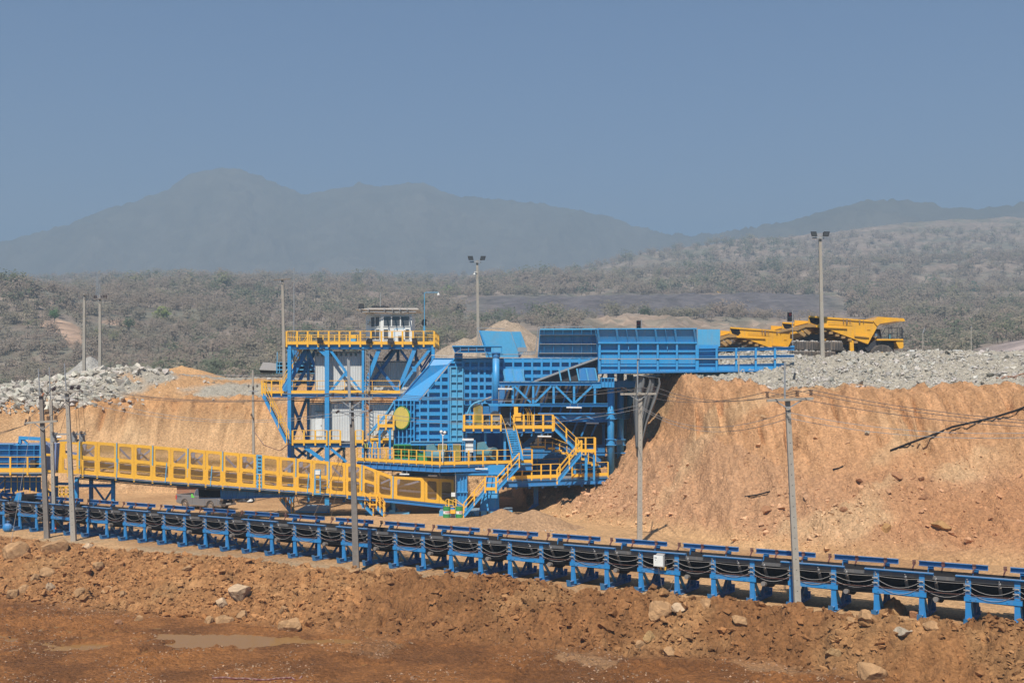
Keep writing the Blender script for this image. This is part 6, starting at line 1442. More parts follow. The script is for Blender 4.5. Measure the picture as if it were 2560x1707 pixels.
b.path([W(106, 1197, D-.3), W(134, 1216, D-.3), W(172, 1216, D-.3)], .03); b.path([W(106, 1210, D-.3), W(128, 1228, D-.3)], .03); b.build('stair_rail', YEL, ts)
b = MB(o)
for x in (150, 160, 171): S(b, (x, 1216), (x, 1246), D, 3, .08, kind='b')
S(b, (146, 1235), (175, 1235), D, 4, .08, kind='b'); S(b, (148, 1218), (175, 1218), D, 4, .08, kind='b'); S(b, (122, 1200), (122, 1245), D, 1.5, .05, kind='b'); b.build('yellow_frame', YEL, ts)
ar = thing('roof_truss', 'low arched blue beam straddling the start of the long belt', 'beam', (WX(65, 85), 85, 0)); o = ar.location; D = 85.0
b = MB(o); b.ibeam(W(-6, 1232, D), W(68, 1219, D), .25, .26, .04); b.ibeam(W(68, 1219, D), W(135, 1233, D), .25, .26, .04); b.build('arch', BLUE, ar)
for x in (1, 131): b = MB(o); b.ibeam(W(x, 1234, D), (WX(x, D), D, 0), .22, .25, .04, (0, 1, 0)); b.beam(W(x, 1234, D), (WX(x, D), D, 0), .2, .05); b.build('column', BLUE, ar)
for p, q in (((6, 1236), (35, 1250)), ((35, 1250), (34, 1226)), ((127, 1236), (100, 1248))): b = MB(o); S(b, p, q, D, 4, .12, kind='b'); b.build('brace', BLUE, ar)
pl = thing('tail_pulley', 'dark lagged tail pulley and chute box at the start of the long belt', 'pulley', W(85, 1262, 83)); b = MB(pl.location); b.tube(W(60, 1247, 82.6), W(96, 1245, 83.6), .38, n=20); b.build('drum', RUB, pl); b = MB(pl.location); R(b, 92, 1232, 104, 1249, 83.2, .6); b.build('chute', BLUE2, pl)
b = MB(pl.location); b.slab([W(35, 1250, 82.8), W(55, 1250, 82.8), W(53, 1230, 82.8), W(42, 1232, 82.8)], (0, .5, 0)); b.build('bearing_bracket', BLUE, pl)
ws = thing('timber_shed', 'small reddish plank shed behind the grey pickup', 'shed', (WX(467, 104), 104, 0)); b = MB(ws.location); b.box((WX(442, 104), 104, 0), (WX(496, 104), 106.5, WZ(1212, 104))); b.build('wall', WOODR, ws); b = MB(ws.location); b.box((WX(438, 104), 103.7, WZ(1212, 104)), (WX(500, 104), 106.8, WZ(1209, 104))); b.build('roof', GREY, ws)
db_ = thing('scrap_heap', 'pile of dark scrap and tyres on the ground beyond the pickup', 'scrap', (WX(610, 102), 102, 0)); b = MB(db_.location)
for i in range(9): b.ball((WX(594+i*4.2, 102), 102+.3*math.sin(i*5), .35+.25*math.sin(i*2.2)), .38+.1*math.sin(i*3), 9, 6, (1, .8, .8))
b.build('scrap', DARK, db_); b = MB(db_.location); b.slab([(WX(616, 101), 101, .1), (WX(630, 101), 101, .15), (WX(624, 101), 101.4, .35)], (0, .5, 0)); b.build('white_sack', WHITE, db_)

# blue screening machine on the far bench
sm_ = thing('mobile_screen', 'blue tipper-like machine with a sloping grey hood on the far bench', 'machine', W(690, 935, 128)); o = sm_.location; D = 126
b = MB(o); ribbed(b, [(692, 906), (790, 906), (790, 933), (692, 933)], lambda x, y: D, [914, 924], [700, 715, 730, 745], hw=2.5, vw=1.6, dep=.25); b.box((WX(692, D), D, WZ(933, D)), (WX(790, D), D+2.5, WZ(906, D))); b.build('body', BLUE3, sm_)
b = MB(o); b.slab([W(648, 924, D-.3), W(690, 926, D-.3), W(692, 908, D+1), W(657, 905, D+1)], (0, .6, 0)); b.build('hood', GREY, sm_); b = MB(o); b.slab([W(647, 925, D-.35), W(690, 927, D-.35), W(690, 932, D), W(652, 932, D)], (0, 1, 0)); b.build('lip', RUB, sm_)
b = MB(o); S(b, (693, 930), (693, 880), D-.2, 1.6, .06, kind='b'); b.build('post', BLUE3, sm_)
# ------------------------------------------------------------------ haul trucks
def wheel(parent, off, c, r, w, name='wheel', n=28, hub=YEL, tread=.05):
    wt = bpy.data.objects.new(name, None); COL.objects.link(wt); wt.parent = parent; wt.location = Vector(c)-Vector(off)
    b = MB(); V = []; F = []; m = n*2; prof = [(-w*.42, r*(.58 if r < .6 else .37)), (-w/2, r*.90), (-w*.40, r*.985), (0, r), (w*.40, r*.985), (w/2, r*.90), (w*.42, r*(.58 if r < .6 else .37))]
    for i in range(m):
        a = 2*math.pi*i/m; k = 1+(tread if i % 2 else 0)
        for j, (y, rr) in enumerate(prof):
            q = rr*(k if j in (2, 3, 4) else 1); V.append((q*math.cos(a), y, q*math.sin(a)))
    L = len(prof)
    for i in range(m):
        for j in range(L-1): a0 = i*L+j; a1 = ((i+1) % m)*L+j; F.append((a0, a0+1, a1+1, a1))
    b.add(V, F); b.build('tyre', TYRE, wt)
    b = MB(); b.tube((0, -w*.42, 0), (0, w*.42, 0), r*(.61 if r < .6 else .40), n=24); b.tube((0, -w*.47, 0), (0, -w*.42, 0), r*.30, n=16); b.build('rim', hub, wt)
    return wt
TD = 102.0; TZ = 12.62
def make_haul():
    t = thing('dump_truck', '', 'dump truck', (WX(2091, TD), TD, TZ), 0, 'yellow haul trucks waiting on the upper bench'); o = Vector(t.location); BWd = 5.2
    P = lambda x, y, d=0.0: W(x, y, TD)+Vector((0, d, 0))
    sidep = [(2022, 791), (2053, 793), (2120, 797), (2182, 802), (2196, 793), (2196, 812), (2170, 860), (2061, 820), (2030, 806), (2021, 810)]
    b = MB(o)
    for d in (0, BWd-.12): b.slab([P(x, y, d) for x, y in sidep], (0, .12, 0))
    for (a, c) in (((2196, 793), (2194, 815)), ((2194, 815), (2170, 860)), ((2170, 860), (2061, 820)), ((2061, 820), (2024, 808))): b.slab([P(*a, .1), P(*c, .1), P(*c, BWd-.1), P(*a, BWd-.1)], (-.10, 0, .06))
    b.beam(P(2022, 791.5, -.04), P(2182, 803, -.04), .12, .16); b.build('dump_body', TRUCKY, t)
    b = MB(o)
    b.slab([P(2024, 808, -.02), P(2050, 817, -.02), P(2014, 818, -.02), P(1992, 827, -.02), P(1977, 825, -.02), P(1980, 820, -.02)], (0, BWd+.04, 0))
    for x, y in ((1992, 823), (2004, 818)): b.beam(P(x, y, .2), P(x+22, y+16, .2), .2, .3)
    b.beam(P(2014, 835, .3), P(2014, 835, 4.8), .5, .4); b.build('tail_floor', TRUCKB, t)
    b = MB(o); b.slab([P(2182, 802, -.1), P(2194, 792, -.1), P(2259, 796, -.1), P(2262, 803, -.1), P(2240, 803, -.1), P(2200, 809, -.1), P(2192, 815, -.1)], (0, BWd+.2, 0)); b.build('canopy', TRUCKY, t)
    b = MB(o)
    for x, y, L in ((2078, 818, 78), (2154, 840, 36)): b.beam(P(x-L/2+(0 if L > 50 else 0), y-2, -.06), P(x+L/2, y+2, -.06), .16, .16)
    R(b, 2168, 822, 2176, 824.5, TD-.05, .05); b.build('side_rib', TRUCKY, t)
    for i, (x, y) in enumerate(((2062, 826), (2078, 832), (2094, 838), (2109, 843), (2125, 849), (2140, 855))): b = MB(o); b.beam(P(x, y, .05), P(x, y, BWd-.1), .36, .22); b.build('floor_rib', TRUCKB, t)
    b = MB(o); b.slab([P(2021, 792, -.03), P(2046, 793, -.03), P(2050, 806, -.03), P(2043, 813, -.03), P(2028, 808, -.03)], (0, .02, 0)); b.build('soot_patch', RUB, t)
    b = MB(o); b.beam(P(2010, 865, 1.2), P(2200, 870, 1.2), .5, .6); b.beam(P(2010, 865, 3.8), P(2200, 870, 3.8), .5, .6); b.beam(P(2040, 838, 2.5), P(2020, 880, 2.5), 1.6, .7); b.beam(P(2168, 874, .4), P(2203, 849, .4), .3, .5); b.beam(P(2203, 848, .4), P(2184, 820, .4), .25, .3); b.slab([P(2205, 822, 1.8), P(2215, 822, 1.8), P(2215, 850, 1.8), P(2205, 850, 1.8)], (0, 2.0, 0))
    b.box((P(2150, 868).x, TD+.6, TZ+1.0), (P(2240, 868).x, TD+4.3, TZ+2.2)); b.box((P(2010, 868).x, TD+1.2, TZ+1.4), (P(2060, 868).x, TD+4.0, TZ+3.0)); b.build('chassis', DARK, t)
    b = MB(o)
    for x, y, L in ((2100, 812, 60), (2150, 846, 30)): b.slab([P(x-L/2, y-6, -.14), P(x+L/2, y-3, -.14), P(x+L/2, y-2, -.14), P(x-L/2, y-5, -.14)], (0, .01, 0))
    for x, w_ in ((2108, 4), (2116, 7), (2124, 3), (2148, 5), (2158, 3)): b.slab([P(x-w_/2, 797+(x-2100)*.08, -.13), P(x+w_/2, 797+(x-2100)*.08, -.13), P(x+w_*.2, 806+w_*.6, -.13), P(x-w_*.1, 806+w_*.6, -.13)], (0, .01, 0))
    b.build('scrape_mark', paint('brown_scrape', (.26, .15, .07), .8), t)
    b = MB(o); b.slab([P(2187, 818, 3.0), P(2228, 818, 3.0), P(2232, 846, 3.0), P(2190, 846, 3.0)], (0, 1.9, 0)); b.build('cab', DARK, t)
    b = MB(o); R(b, 2192, 847, 2258, 851, TD-.1, 5.4); b.slab([P(2243, 851, 0), P(2258, 851, 0), P(2259, 866, 0), P(2256, 871, 0), P(2248, 871, 0), P(2240, 856, 0)], (0, 5.2, 0)); b.build('deck', TRUCKY, t)
    b = MB(o)
    for x in (2222, 2230, 2243, 2250, 2254): S(b, (x, 847), (x, 819), TD, 1.2, .05, kind='b')
    b.path([P(2206, 834), P(2213, 820), P(2255, 821)], .035); b.path([P(2216, 833), P(2256, 834)], .03); b.path([P(2256, 821), P(2256, 847)], .04); b.build('hand_rail', DARK, t)
    b = MB(o); b.tube(P(2228, 846, .5), P(2228, 834, .5), .14, n=12); b.build('gas_bottle', TEAL, t); b = MB(o); b.ball(P(2192, 838, .5), .3, 10, 7); b.build('air_cleaner', CHROME, t)
    b = MB(o); b.beam(P(2130, 850, .3), P(2132, 890, .3), .35, .35); b.build('hoist_cylinder', TRUCKY, t)
    for d in (.35, 4.2): wheel(t, o, (WX(2207, TD), TD+d+.2, TZ+.85), 1.15, .8)
    for d in (.55, 4.0): wheel(t, o, (WX(2091, TD), TD+d+.3, TZ+.85), 1.15, 1.1)
    return t
h1 = make_haul(); h1['label'] = 'yellow dump truck nearest the crest, its whole body, canopy and front wheel showing'
h2 = copy_tree(h1); h2.location = (WX(1889, 110.5), 110.5, TZ-.50); h2['label'] = 'yellow dump truck behind the blue guard rail, body only half as high in view'
h3 = copy_tree(h1); h3.location = (WX(2016, 117.2), 117.2, TZ+.45); h3['label'] = 'yellow dump truck mostly hidden behind the nearest one, only its tail showing'
# flat-lying tyres topped with stones
def tyre(px, py, D, r, h, label):
    t = thing('old_tyre', label, 'tyre', W(px, py, D), 0, 'worn giant tyres laid flat as a wheel stop'); n = 60; V = []; F = []
    prof = [(.55, -h/2), (.93, -h/2), (1.0, -h*.36), (1.0, h*.36), (.93, h/2), (.55, h/2), (.5, 0)]; L = len(prof)
    for i in range(n):
        a = 2*math.pi*i/n; k = 1+(.035 if i % 2 else -.01)
        for j, (q, z) in enumerate(prof): q = q*(k if 1 < j < 4 else 1); V.append((r*q*math.cos(a), r*q*math.sin(a), z))
    for i in range(n):
        for j in range(L): a0 = i*L+j; b0 = i*L+(j+1) % L; a1 = ((i+1) % n)*L+j; b1 = ((i+1) % n)*L+(j+1) % L; F.append((a0, b0, b1, a1))
    b = MB(); b.add(V, F); b.build('tyre_body', TYRE, t); m = 90
    an = RNG.random(m)*6.28; rr = r*np.sqrt(RNG.random(m))*.98; st = scatter_rocks('stone_fill', rr*np.cos(an), rr*np.sin(an), np.full(m, h/2-.02), .06+.12*RNG.random(m)**2, jitter((.5, .47, .42), m, .2)); st.parent = t; st['kind'] = 'stuff'
    return t
tyre(2011, 866, 98.6, 1.15, .85, 'upper worn giant tyre nearest the end of the blue guard rail'); tyre(2072, 867, 99.0, 1.18, .88, 'upper worn giant tyre behind the foot of the tall lamp pole'); tyre(2005, 888, 98.0, 1.15, .7, 'lower worn giant tyre carrying the upper one by the guard rail'); tyre(2055, 889, 98.4, 1.15, .7, 'lower worn giant tyre mostly sunk in rubble by the lamp pole')
# traffic lights
def traffic(px, py, D, label, pole_to):
    t = thing('traffic_light', label, 'traffic light', W(px, py, D)); o = t.location; b = MB(o); R(b, px-5, py-11, px+5, py+12, D, .28); b.build('housing', DARK, t)
    for y, m in ((py-5, RED), (py+6, GLASS)):
        b = MB(o); b.tube(W(px, y, D-.02), W(px, y, D+.0), .14, n=14); b.build('lens', m, t); b = MB(o); b.slab([W(px-5.5, y-3.5, D-.22), W(px+4, y-5, D-.22), W(px+4, y-5, D), W(px-5.5, y-3.5, D)], (0, 0, -.03)); b.build('visor', DARK, t)
    b = MB(o); b.tube(W(px+6, py-14, D+.1), W(px+7, pole_to, D+.1), .035); b.build('pole', GREY, t)
traffic(1597, 812, 96, 'dark traffic light with a red lens above the bridge side wall', 828); traffic(1975, 791, 96.5, 'dark twin-lens traffic light on a thin pole in front of the dump trucks', 868)

# ------------------------------------------------------------------ grey pickup
pk = thing('pickup_truck', 'dusty grey pickup parked under the gallery, its cab hidden by the blue trough', 'pickup', (WX(513, 96), 96.0, 0.0), math.radians(-31))
pk.location.z = gz(pk.location.x, 96)
def arch(cx, r, n=9): return [(cx+r*math.cos(math.pi*(1-i/(n-1))), .38+r*math.sin(math.pi*(1-i/(n-1)))) for i in range(n)]
body = [(-2.62, .55), (-2.62, .50)]+arch(-1.55, .46)+arch(1.55, .46)+[(2.45, .42), (2.66, .50), (2.70, .95), (2.55, 1.06), (1.35, 1.20), (-.62, 1.20), (-2.62, 1.16)]
body = [(-2.62, .50)]+arch(-1.55, .46)+[(-.9, .36), (.9, .36)]+arch(1.55, .46)+[(2.45, .42), (2.66, .50), (2.70, .95), (2.55, 1.06), (1.35, 1.20), (-.62, 1.20), (-2.62, 1.16)]
def bev(o, w=.05, s=2): m = o.modifiers.new('b', 'BEVEL'); m.width = w; m.segments = s; m.limit_method = 'ANGLE'; return o
b = MB(); b.slab([(x, -.92, z) for x, z in body], (0, 1.84, 0)); bev(b.build('body', SILV, pk), .045)
b = MB(); b.add([(-.60, -.84, 1.18), (1.42, -.84, 1.18), (1.42, .84, 1.18), (-.60, .84, 1.18), (-.42, -.68, 1.78), (.62, -.68, 1.80), (.62, .68, 1.80), (-.42, .68, 1.78)], [(0,1,5,4),(1,2,6,5),(2,3,7,6),(3,0,4,7),(4,5,6,7),(3,2,1,0)]); cbn = bev(b.build('cabin', SILV, pk), .05)
b = MB()
for s in (-1, 1):
    for x0, x1 in ((-.42, .1), (.16, .95)): b.slab([(x0, s*.835, 1.24), (x1+.15*(x1 > .5), s*.835, 1.24), (x1-.25*(x1 > .5), s*.71, 1.70), (x0+.05, s*.71, 1.70)], (0, s*.012, 0))
b.slab([(1.36, -.72, 1.26), (1.36, .72, 1.26), (.73, .62, 1.74), (.73, -.62, 1.74)], (.03, 0, .02)); b.build('pane', GLASS, cbn)
b = MB(); b.box((-2.5, -.80, 1.14), (-.68, .80, 1.205)); b.build('load_bed', RUB, pk)
b = MB(); b.frame([(-2.62, -.90, 1.17), (-.62, -.90, 1.17), (-.62, .90, 1.17), (-2.62, .90, 1.17)], [(-2.50, -.80, 1.17), (-.70, -.80, 1.17), (-.70, .80, 1.17), (-2.50, .80, 1.17)], (0, 0, .06)); b.build('bed_rail', SILV, pk)
for s in (-1, 1):
    b = MB(); b.box((-2.66, s*.78, .78), (-2.50, s*.935, 1.14)); b.build('tail_light', RED, pk)
    b = MB(); b.slab([(2.45, s*.93, .90), (2.70, s*.80, .88), (2.72, s*.50, .92), (2.70, s*.50, 1.03), (2.4, s*.93, 1.06)], (0, 0, .03)); b.box((2.52, s*.55, .90), (2.715, s*.88, 1.02)); b.build('headlight', CHROME, pk)
    b = MB(); b.box((-1.0, s*.93, .33), (.98, s*1.02, .40)); b.build('side_step', CHROME, pk)
b = MB(); b.box((2.60, -.50, .72), (2.725, .50, 1.03)); b.build('grille', RUB, pk)
b = MB(); b.box((2.55, -.90, .42), (2.80, .90, .60)); b.build('bumper', SILV, pk); b = MB(); b.box((2.60, -.62, .60), (2.76, .62, .71)); b.build('lower_grille', RUB, pk); b = MB(); b.box((2.775, -.26, .50), (2.815, .26, .64)); b.build('number_plate', WHITE, pk)
b = MB(); b.box((2.735, -.10, .84), (2.745, .10, .93)); b.build('front_emblem', CHROME, pk)
b = MB(); b.box((-.72, -.935, 1.02), (-.35, -.925, 1.15)); b.box((-.72, -.935, 1.12), (-.52, -.925, 1.32)); b.build('green_sticker', LGRN, pk); b = MB(); b.box((.62, -.935, 1.04), (.98, -.925, 1.15)); b.build('door_placard', WHITE, pk)
b = MB(); b.box((-2.45, -.932, 1.00), (-1.95, -.925, 1.06)); b.build('side_decal', DARK, pk); b = MB()
for x in (-.60, .95): b.box((x-.008, -.926, .5), (x+.008, -.921, 1.17))
b.build('door_gap', DARK, pk)
b = MB(); b.box((-.2, -.94, 1.02), (-.02, -.925, 1.05)); b.build('handle', CHROME, pk)
for x in (-1.55, 1.55):
    for s in (-1, 1): wheel(pk, (0, 0, 0), (x, s*.80, .38), .39, .25, hub=CHROME, n=20, tread=.01)

# ------------------------------------------------------------------ poles
def cpole(base, D, top, wb, wt_, mat, label, rod=None, z0=None):
    zb = gz(WX(base, D), D)-.3 if z0 is None else z0
    t = thing('utility_pole', label, 'pole', (WX(base, D), D, zb)); b = MB(t.location); B, T = Vector((WX(base, D), D, zb)), W(top[0], top[1], D)
    b.beam(B, T, wb, wb*.8, (0, 1, 0), wt_, wt_*.8); b.build('shaft', mat, t)
    if mat is CONC:
        b = MB(t.location); k = int((T-B).length/.45)
        for i in range(2, k): p = B+(T-B)*i/k; s = wb+(wt_-wb)*i/k; b.box((p.x-.02, p.y-s*.4-.004, p.z-.02), (p.x+.02, p.y-s*.4+.002, p.z+.02))
        b.build('bolt_hole', DARK, t)
    if rod: b = MB(t.location); b.tube(W(rod[0], rod[1], D-.05), W(rod[2], rod[3], D-.05), .045, n=6); b.build('earth_rod', GREY, t)
    return t
def arm(t, D, x0, x1, y, y1=None, h=.14, brace=True, cx=None, mat=CONC, drop=16):
    o = t.location; b = MB(o); y1 = y if y1 is None else y1; b.beam(W(x0, y, D-.2), W(x1, y1, D-.2), h, h); b.build('crossarm', mat, t)
    if brace:
        cx = (x0+x1)/2 if cx is None else cx; b = MB(o); yy = (y+y1)/2
        b.beam(W(cx-22*92/D/1.2, yy+2, D-.2), W(cx, yy+drop, D-.2), .05, .05); b.beam(W(cx+22*92/D/1.2, yy+2, D-.2), W(cx, yy+drop, D-.2), .05, .05); b.build('arm_brace', GREY, t)
def insul(t, D, x, y, h=10, tilt=0, mat=BROWN):
    b = MB(t.location); s = FPX/D
    for i in range(5): z0 = y-h*(i/5); p, q = W(x+tilt*i/5, z0, D-.2), W(x+tilt*(i+.9)/5, z0-h/5*.75, D-.2); b.tube(p, q, .085 if i % 2 == 0 else .06, n=8)
    b.tube(W(x+tilt, y-h, D-.2), W(x+tilt*1.05, y-h-1.5, D-.2), .03, n=6); b.build('insulator', mat, t)
p1 = cpole(118, 76.0, (103, 990), .34, .24, WOODP, 'weathered grey pole before the transfer station with insulators on its arm', (96, 922, 100, 1000))
arm(p1, 76, 62, 144, 1057, 1052, cx=107, drop=20); insul(p1, 76, 74, 1053, 11); insul(p1, 76, 119, 1050, 9); insul(p1, 76, 123, 1050, 9); insul(p1, 76, 138, 1048, 9); insul(p1, 76, 141, 1048, 9); insul(p1, 76, 63, 1062, 14, 3); arm(p1, 76, 86, 124, 989, 987, .10, False, mat=WOODP); insul(p1, 76, 105, 984, 9); insul(p1, 76, 106, 989, 6, 4, paint('orange_insulator', (.55, .2, .08), .4))
p2 = cpole(185, 74.6, (168, 984), .34, .22, CONC, 'tall leaning concrete pole with a row of bolt holes beside the weathered one', (161, 908, 166, 984))
arm(p2, 74.6, 130, 205, 983, 977, cx=167, drop=18); [insul(p2, 74.6, x, y, 9, dx) for x, y, dx in ((131, 978, 3), (135, 976, 3), (176, 974, 3), (180, 974, 3), (193, 973, 3), (197, 973, 3))]; [insul(p2, 74.6, x, y, 5, -7) for x, y in ((149, 986), (178, 984), (207, 980))]
p3 = cpole(137, 80.5, (127, 1000), .26, .2, CONC, 'slimmer concrete pole behind the two front poles carrying the cross platform', (123, 918, 126, 1000))
arm(p3, 80.5, 130, 215, 1085, 1085, .12, False, mat=GREY); arm(p3, 80.5, 132, 212, 1102, 1099, .12, False, mat=GREY)
def transformer(x, y, D, label):
    t = thing('pole_transformer', label, 'transformer', W(x, y+12, D), 0, 'pole fuse units on the cross platform'); o = t.location; b = MB(o); b.tube(W(x, y+11, D), W(x, y-8, D), .14, n=12); b.build('tank', GREY, t)
    b = MB(o)
    for dx in (-6, 6): S(b, (x+dx, y-10), (x+dx, y+12), D, 2, .07, kind='b')
    R(b, x-7, y+10, x+7, y+13, D-.1, .2); R(b, x-7, y-12, x+7, y-10, D-.1, .2); b.build('rack', GREY, t); insul(t, D, x-2, y-6, 8); insul(t, D, x+5, y+10, 12)
transformer(135, 1093, 80.0, 'fuse unit at the pole end of the cross platform'); transformer(186, 1092, 80.0, 'middle fuse unit of the cross platform beside the leaning concrete pole'); transformer(205, 1091, 80.0, 'fuse unit at the outer end of the cross platform over the yellow gallery')
lampw = thing('street_lamp', 'small white lamp under the cross platform between the poles', 'lamp', W(146, 1092, 79.8)); b = MB(lampw.location); b.ball(W(147, 1092, 79.8), .14, 10, 6, (1.5, .7, .7)); b.build('head', WHITE, lampw); b = MB(lampw.location); b.tube(W(141, 1094, 79.8), W(147, 1092, 79.8), .03); b.build('arm', GREY, lampw)
p4 = cpole(891, 61.4, (878, 996), .36, .22, WOODP, 'dark weathered wooden pole standing before the gallery with two crossarms', (869, 897, 872, 1000))
arm(p4, 61.4, 827, 931, 1000, 996, cx=878, drop=22, mat=CONC); arm(p4, 61.4, 828, 928, 1030, 1027, .09, cx=882, drop=16, mat=GREY)
b = MB(p4.location); b.beam(W(872, 900, 61.3), W(876, 1060, 61.2), .11, .05); b.build('side_rail', GREY, p4)
for x, y in ((832, 992), (893, 991), (923, 989)): insul(p4, 61.4, x, y, 9)
for x, y in ((840, 1031), (922, 1028)): insul(p4, 61.4, x, y, 4, 8)
for x, y in ((840, 1022), (897, 1018), (912, 1020)): insul(p4, 61.4, x, y, 8, 0, GREY)
p5 = cpole(1599, 72.6, (1601, 980), .34, .24, CONC, 'concrete pole just behind the belt in front of the dark piers', (1594, 902, 1594, 1000))
arm(p5, 72.6, 1551, 1640, 985, 984, cx=1596, drop=16); [insul(p5, 72.6, x, y, 10) for x, y in ((1555, 979), (1606, 979), (1611, 979), (1636, 977))]
p6 = cpole(1996, 49.2, (1969, 1002), .30, .20, CONC, 'tall leaning concrete pole in front of the orange bank and the belt', (1962, 905, 1962, 1000))
arm(p6, 49.2, 1917, 2033, 1001, 996, .12, cx=1970, drop=22); [insul(p6, 49.2, x, y, 14) for x, y in ((1918, 994), (1993, 991), (2027, 989))]
def lamp_pole(base, D, y0, top, label, cam_=False, heads=True):
    zb = gz(WX(base, D), D)-.3; t = thing('lamp_pole', label, 'lamp pole', (WX(base, D), D, zb)); o = t.location; b = MB(o); b.beam((WX(base, D), D, zb), W(top[0], top[1], D), .34, .3, (0, 1, 0), .22, .2); b.build('shaft', CONC, t)
    x, y = top; b = MB(o); b.beam(W(x-19, y+3, D-.2), W(x+10, y+4, D-.2), .12); b.beam(W(x-19, y+3, D-.2), W(x+16, y-3, D-.2), .06); b.build('crossarm', GREY, t)
    for dx, tl in ((-15, -1), (13, 1)):
        b = MB(o); c = W(x+dx, y-6, D-.3); b.add([c+Vector(v) for v in ((-.26, -.15, -.20), (.26, -.15, -.20), (.26+.1*tl, -.2, .22), (-.26+.1*tl, -.2, .22), (-.18, .15, -.15), (.18, .15, -.15), (.18, .1, .16), (-.18, .1, .16))], [(0,1,2,3),(7,6,5,4),(0,4,5,1),(1,5,6,2),(2,6,7,3),(3,7,4,0)]); h = b.build('lamp_head', DARK, t)
        b = MB(o); b.slab([c+Vector((-.2, -.165, -.14)), c+Vector((.2, -.165, -.14)), c+Vector((.2+.08*tl, -.21, .16)), c+Vector((-.2+.08*tl, -.21, .16))], (0, -.01, 0)); b.build('lens', GLASS, h)
    if cam_: b = MB(o); b.ball(W(x-7, y+34, D-.3), .12, 10, 7); b.path([W(x, y+28, D-.2), W(x-7, y+28, D-.3), W(x-7, y+32, D-.3)], .03); b.build('camera', WHITE, t)
lamp_pole(1197, 114, 800, (1193, 652), 'concrete lamp pole with a white dome camera rising behind the hopper', True); lamp_pole(2056, 97.3, 880, (2050, 592), 'tall concrete lamp pole with two floodlights in front of the dump trucks')
def bench_pole(base, D, top, hw_, label, ins=()):
    zb = gz(WX(base, D), D)-.5; t = thing('utility_pole', label, 'pole', (WX(base, D), D, zb)); b = MB(t.location); b.beam((WX(base, D), D, zb), W(top[0], top[1], D), .36, .3, (0, 1, 0), .24, .2); b.build('shaft', CONC, t)
    b = MB(t.location); b.beam(W(top[0]-hw_, top[1]+4, D-.2), W(top[0]+hw_, top[1]+1, D-.2), .14, .14); b.build('crossarm', WOODP, t)
    b = MB(t.location); b.beam(W(top[0], top[1]+12, D-.2), W(top[0]-hw_*.4, top[1]+5, D-.2), .05); b.build('arm_brace', GREY, t)
    for x in ins: insul(t, D, x, top[1]+2, 7)
    return t
bench_pole(712, 122, (706, 696), 21, 'pale bench pole with a bare crossarm beside the control tower')
bench_pole(210, 132, (211, 734), 10, 'first of the twin poles on the far bench, with a short arm')
bq = bench_pole(250, 130, (250, 744), 16, 'second of the twin poles on the far bench, with dark insulators and a rod', (236, 240, 253, 258, 262, 266)); b = MB(bq.location); b.tube(W(250, 744, 130), W(250, 708, 130), .05, n=6); b.build('earth_rod', GREY, bq)
py_ = thing('lattice_pylon', 'faint lattice pylon on the far hill behind the twin poles', 'pylon', W(243, 760, 420)); b = MB(py_.location)
for dx in (-3, 3): b.tube(W(243+dx, 745, 420), W(243+dx*.4, 688, 420), .16, n=4)
for y in (700, 712): b.tube(W(238, y, 420), W(249, y, 420), .12, n=4)
for i in range(6): b.tube(W(243-2.5, 740-i*8, 420), W(243+2.5, 732-i*8, 420), .1, n=4)
b.build('lattice', GREY, py_)
pc4 = thing('utility_pole', 'thin pole at the foot of the left cut face left of the tower', 'pole', (WX(634, 103), 103, 0)); b = MB(pc4.location); b.beam((WX(635, 103), 103, 0), W(632, 925, 103), .26, .22, (0, 1, 0), .16, .14); b.build('shaft', CONC, pc4)
b = MB(pc4.location); b.beam(W(622, 978, 102.8), W(644, 978, 102.8), .1); b.build('crossarm', GREY, pc4)
for x, y in ((622, 968), (633, 972), (643, 968), (628, 1040), (634, 1050)): insul(pc4, 103, x, y, 6)
for x, y0, y1, lb in ((1847, 882, 960, 'short grey pipe post in the rubble below the tyres'), (2307, 832, 880, 'thin bent post on the bench beyond the dump trucks'), (2428, 820, 880, 'thin straight post on the bench beyond the dump trucks')):
    D = 90 if x < 2000 else 118; t = thing('marker_post', lb, 'post', W(x, y1, D)); b = MB(t.location); b.tube(W(x, y1+8, D), W(x, y0, D), .06, .05, n=6); b.build('shaft', CONC, t); b = MB(t.location)
    if x < 2000: b.tube(W(x-4, y0, D), W(x+4, y0, D), .08, n=8)
    elif x < 2400: b.tube(W(x, y0, D), W(x+5, y0-12, D), .06, n=6)
    else: b.tube(W(x-1, y0, D), W(x+1, y0-4, D), .05, n=6)
    b.build('head', GREY, t)
bw = thing('wood_post', 'dark charred stub leaning out of the grey rubble', 'post', W(1982, 970, 88)); b = MB(bw.location); b.beam(W(1978, 972, 88), W(1988, 932, 88), .22, .2, None, .14, .14); b.build('stub', DARK, bw); b = MB(bw.location); b.beam(W(1977, 976, 87.9), W(1979, 964, 87.9), .28, .26); b.build('base', WOODP, bw)
for i, x in enumerate((2283, 2330, 2394)):
    t = thing('pipe_frame', ('white bent pipe frame on the crest nearest the dump truck', 'middle white bent pipe frame on the crest with a white box', 'outermost white bent pipe frame on the crest with a white box')[i], 'pipe frame', W(x, 884, 116), 0, 'white pipe frames beyond the crest'); b = MB(t.location)
    b.path([W(x-13, 890, 116), W(x-12, 877, 116), W(x+10, 877, 116), W(x+13, 880, 116), W(x+13, 890, 116)], .09, 8); b.build('pipe', WHITE, t); b = MB(t.location); R(b, x-12+(24 if i else 0), 880, x-4+(26 if i else 0), 886, 116, .6); b.build('box', WHITE, t)
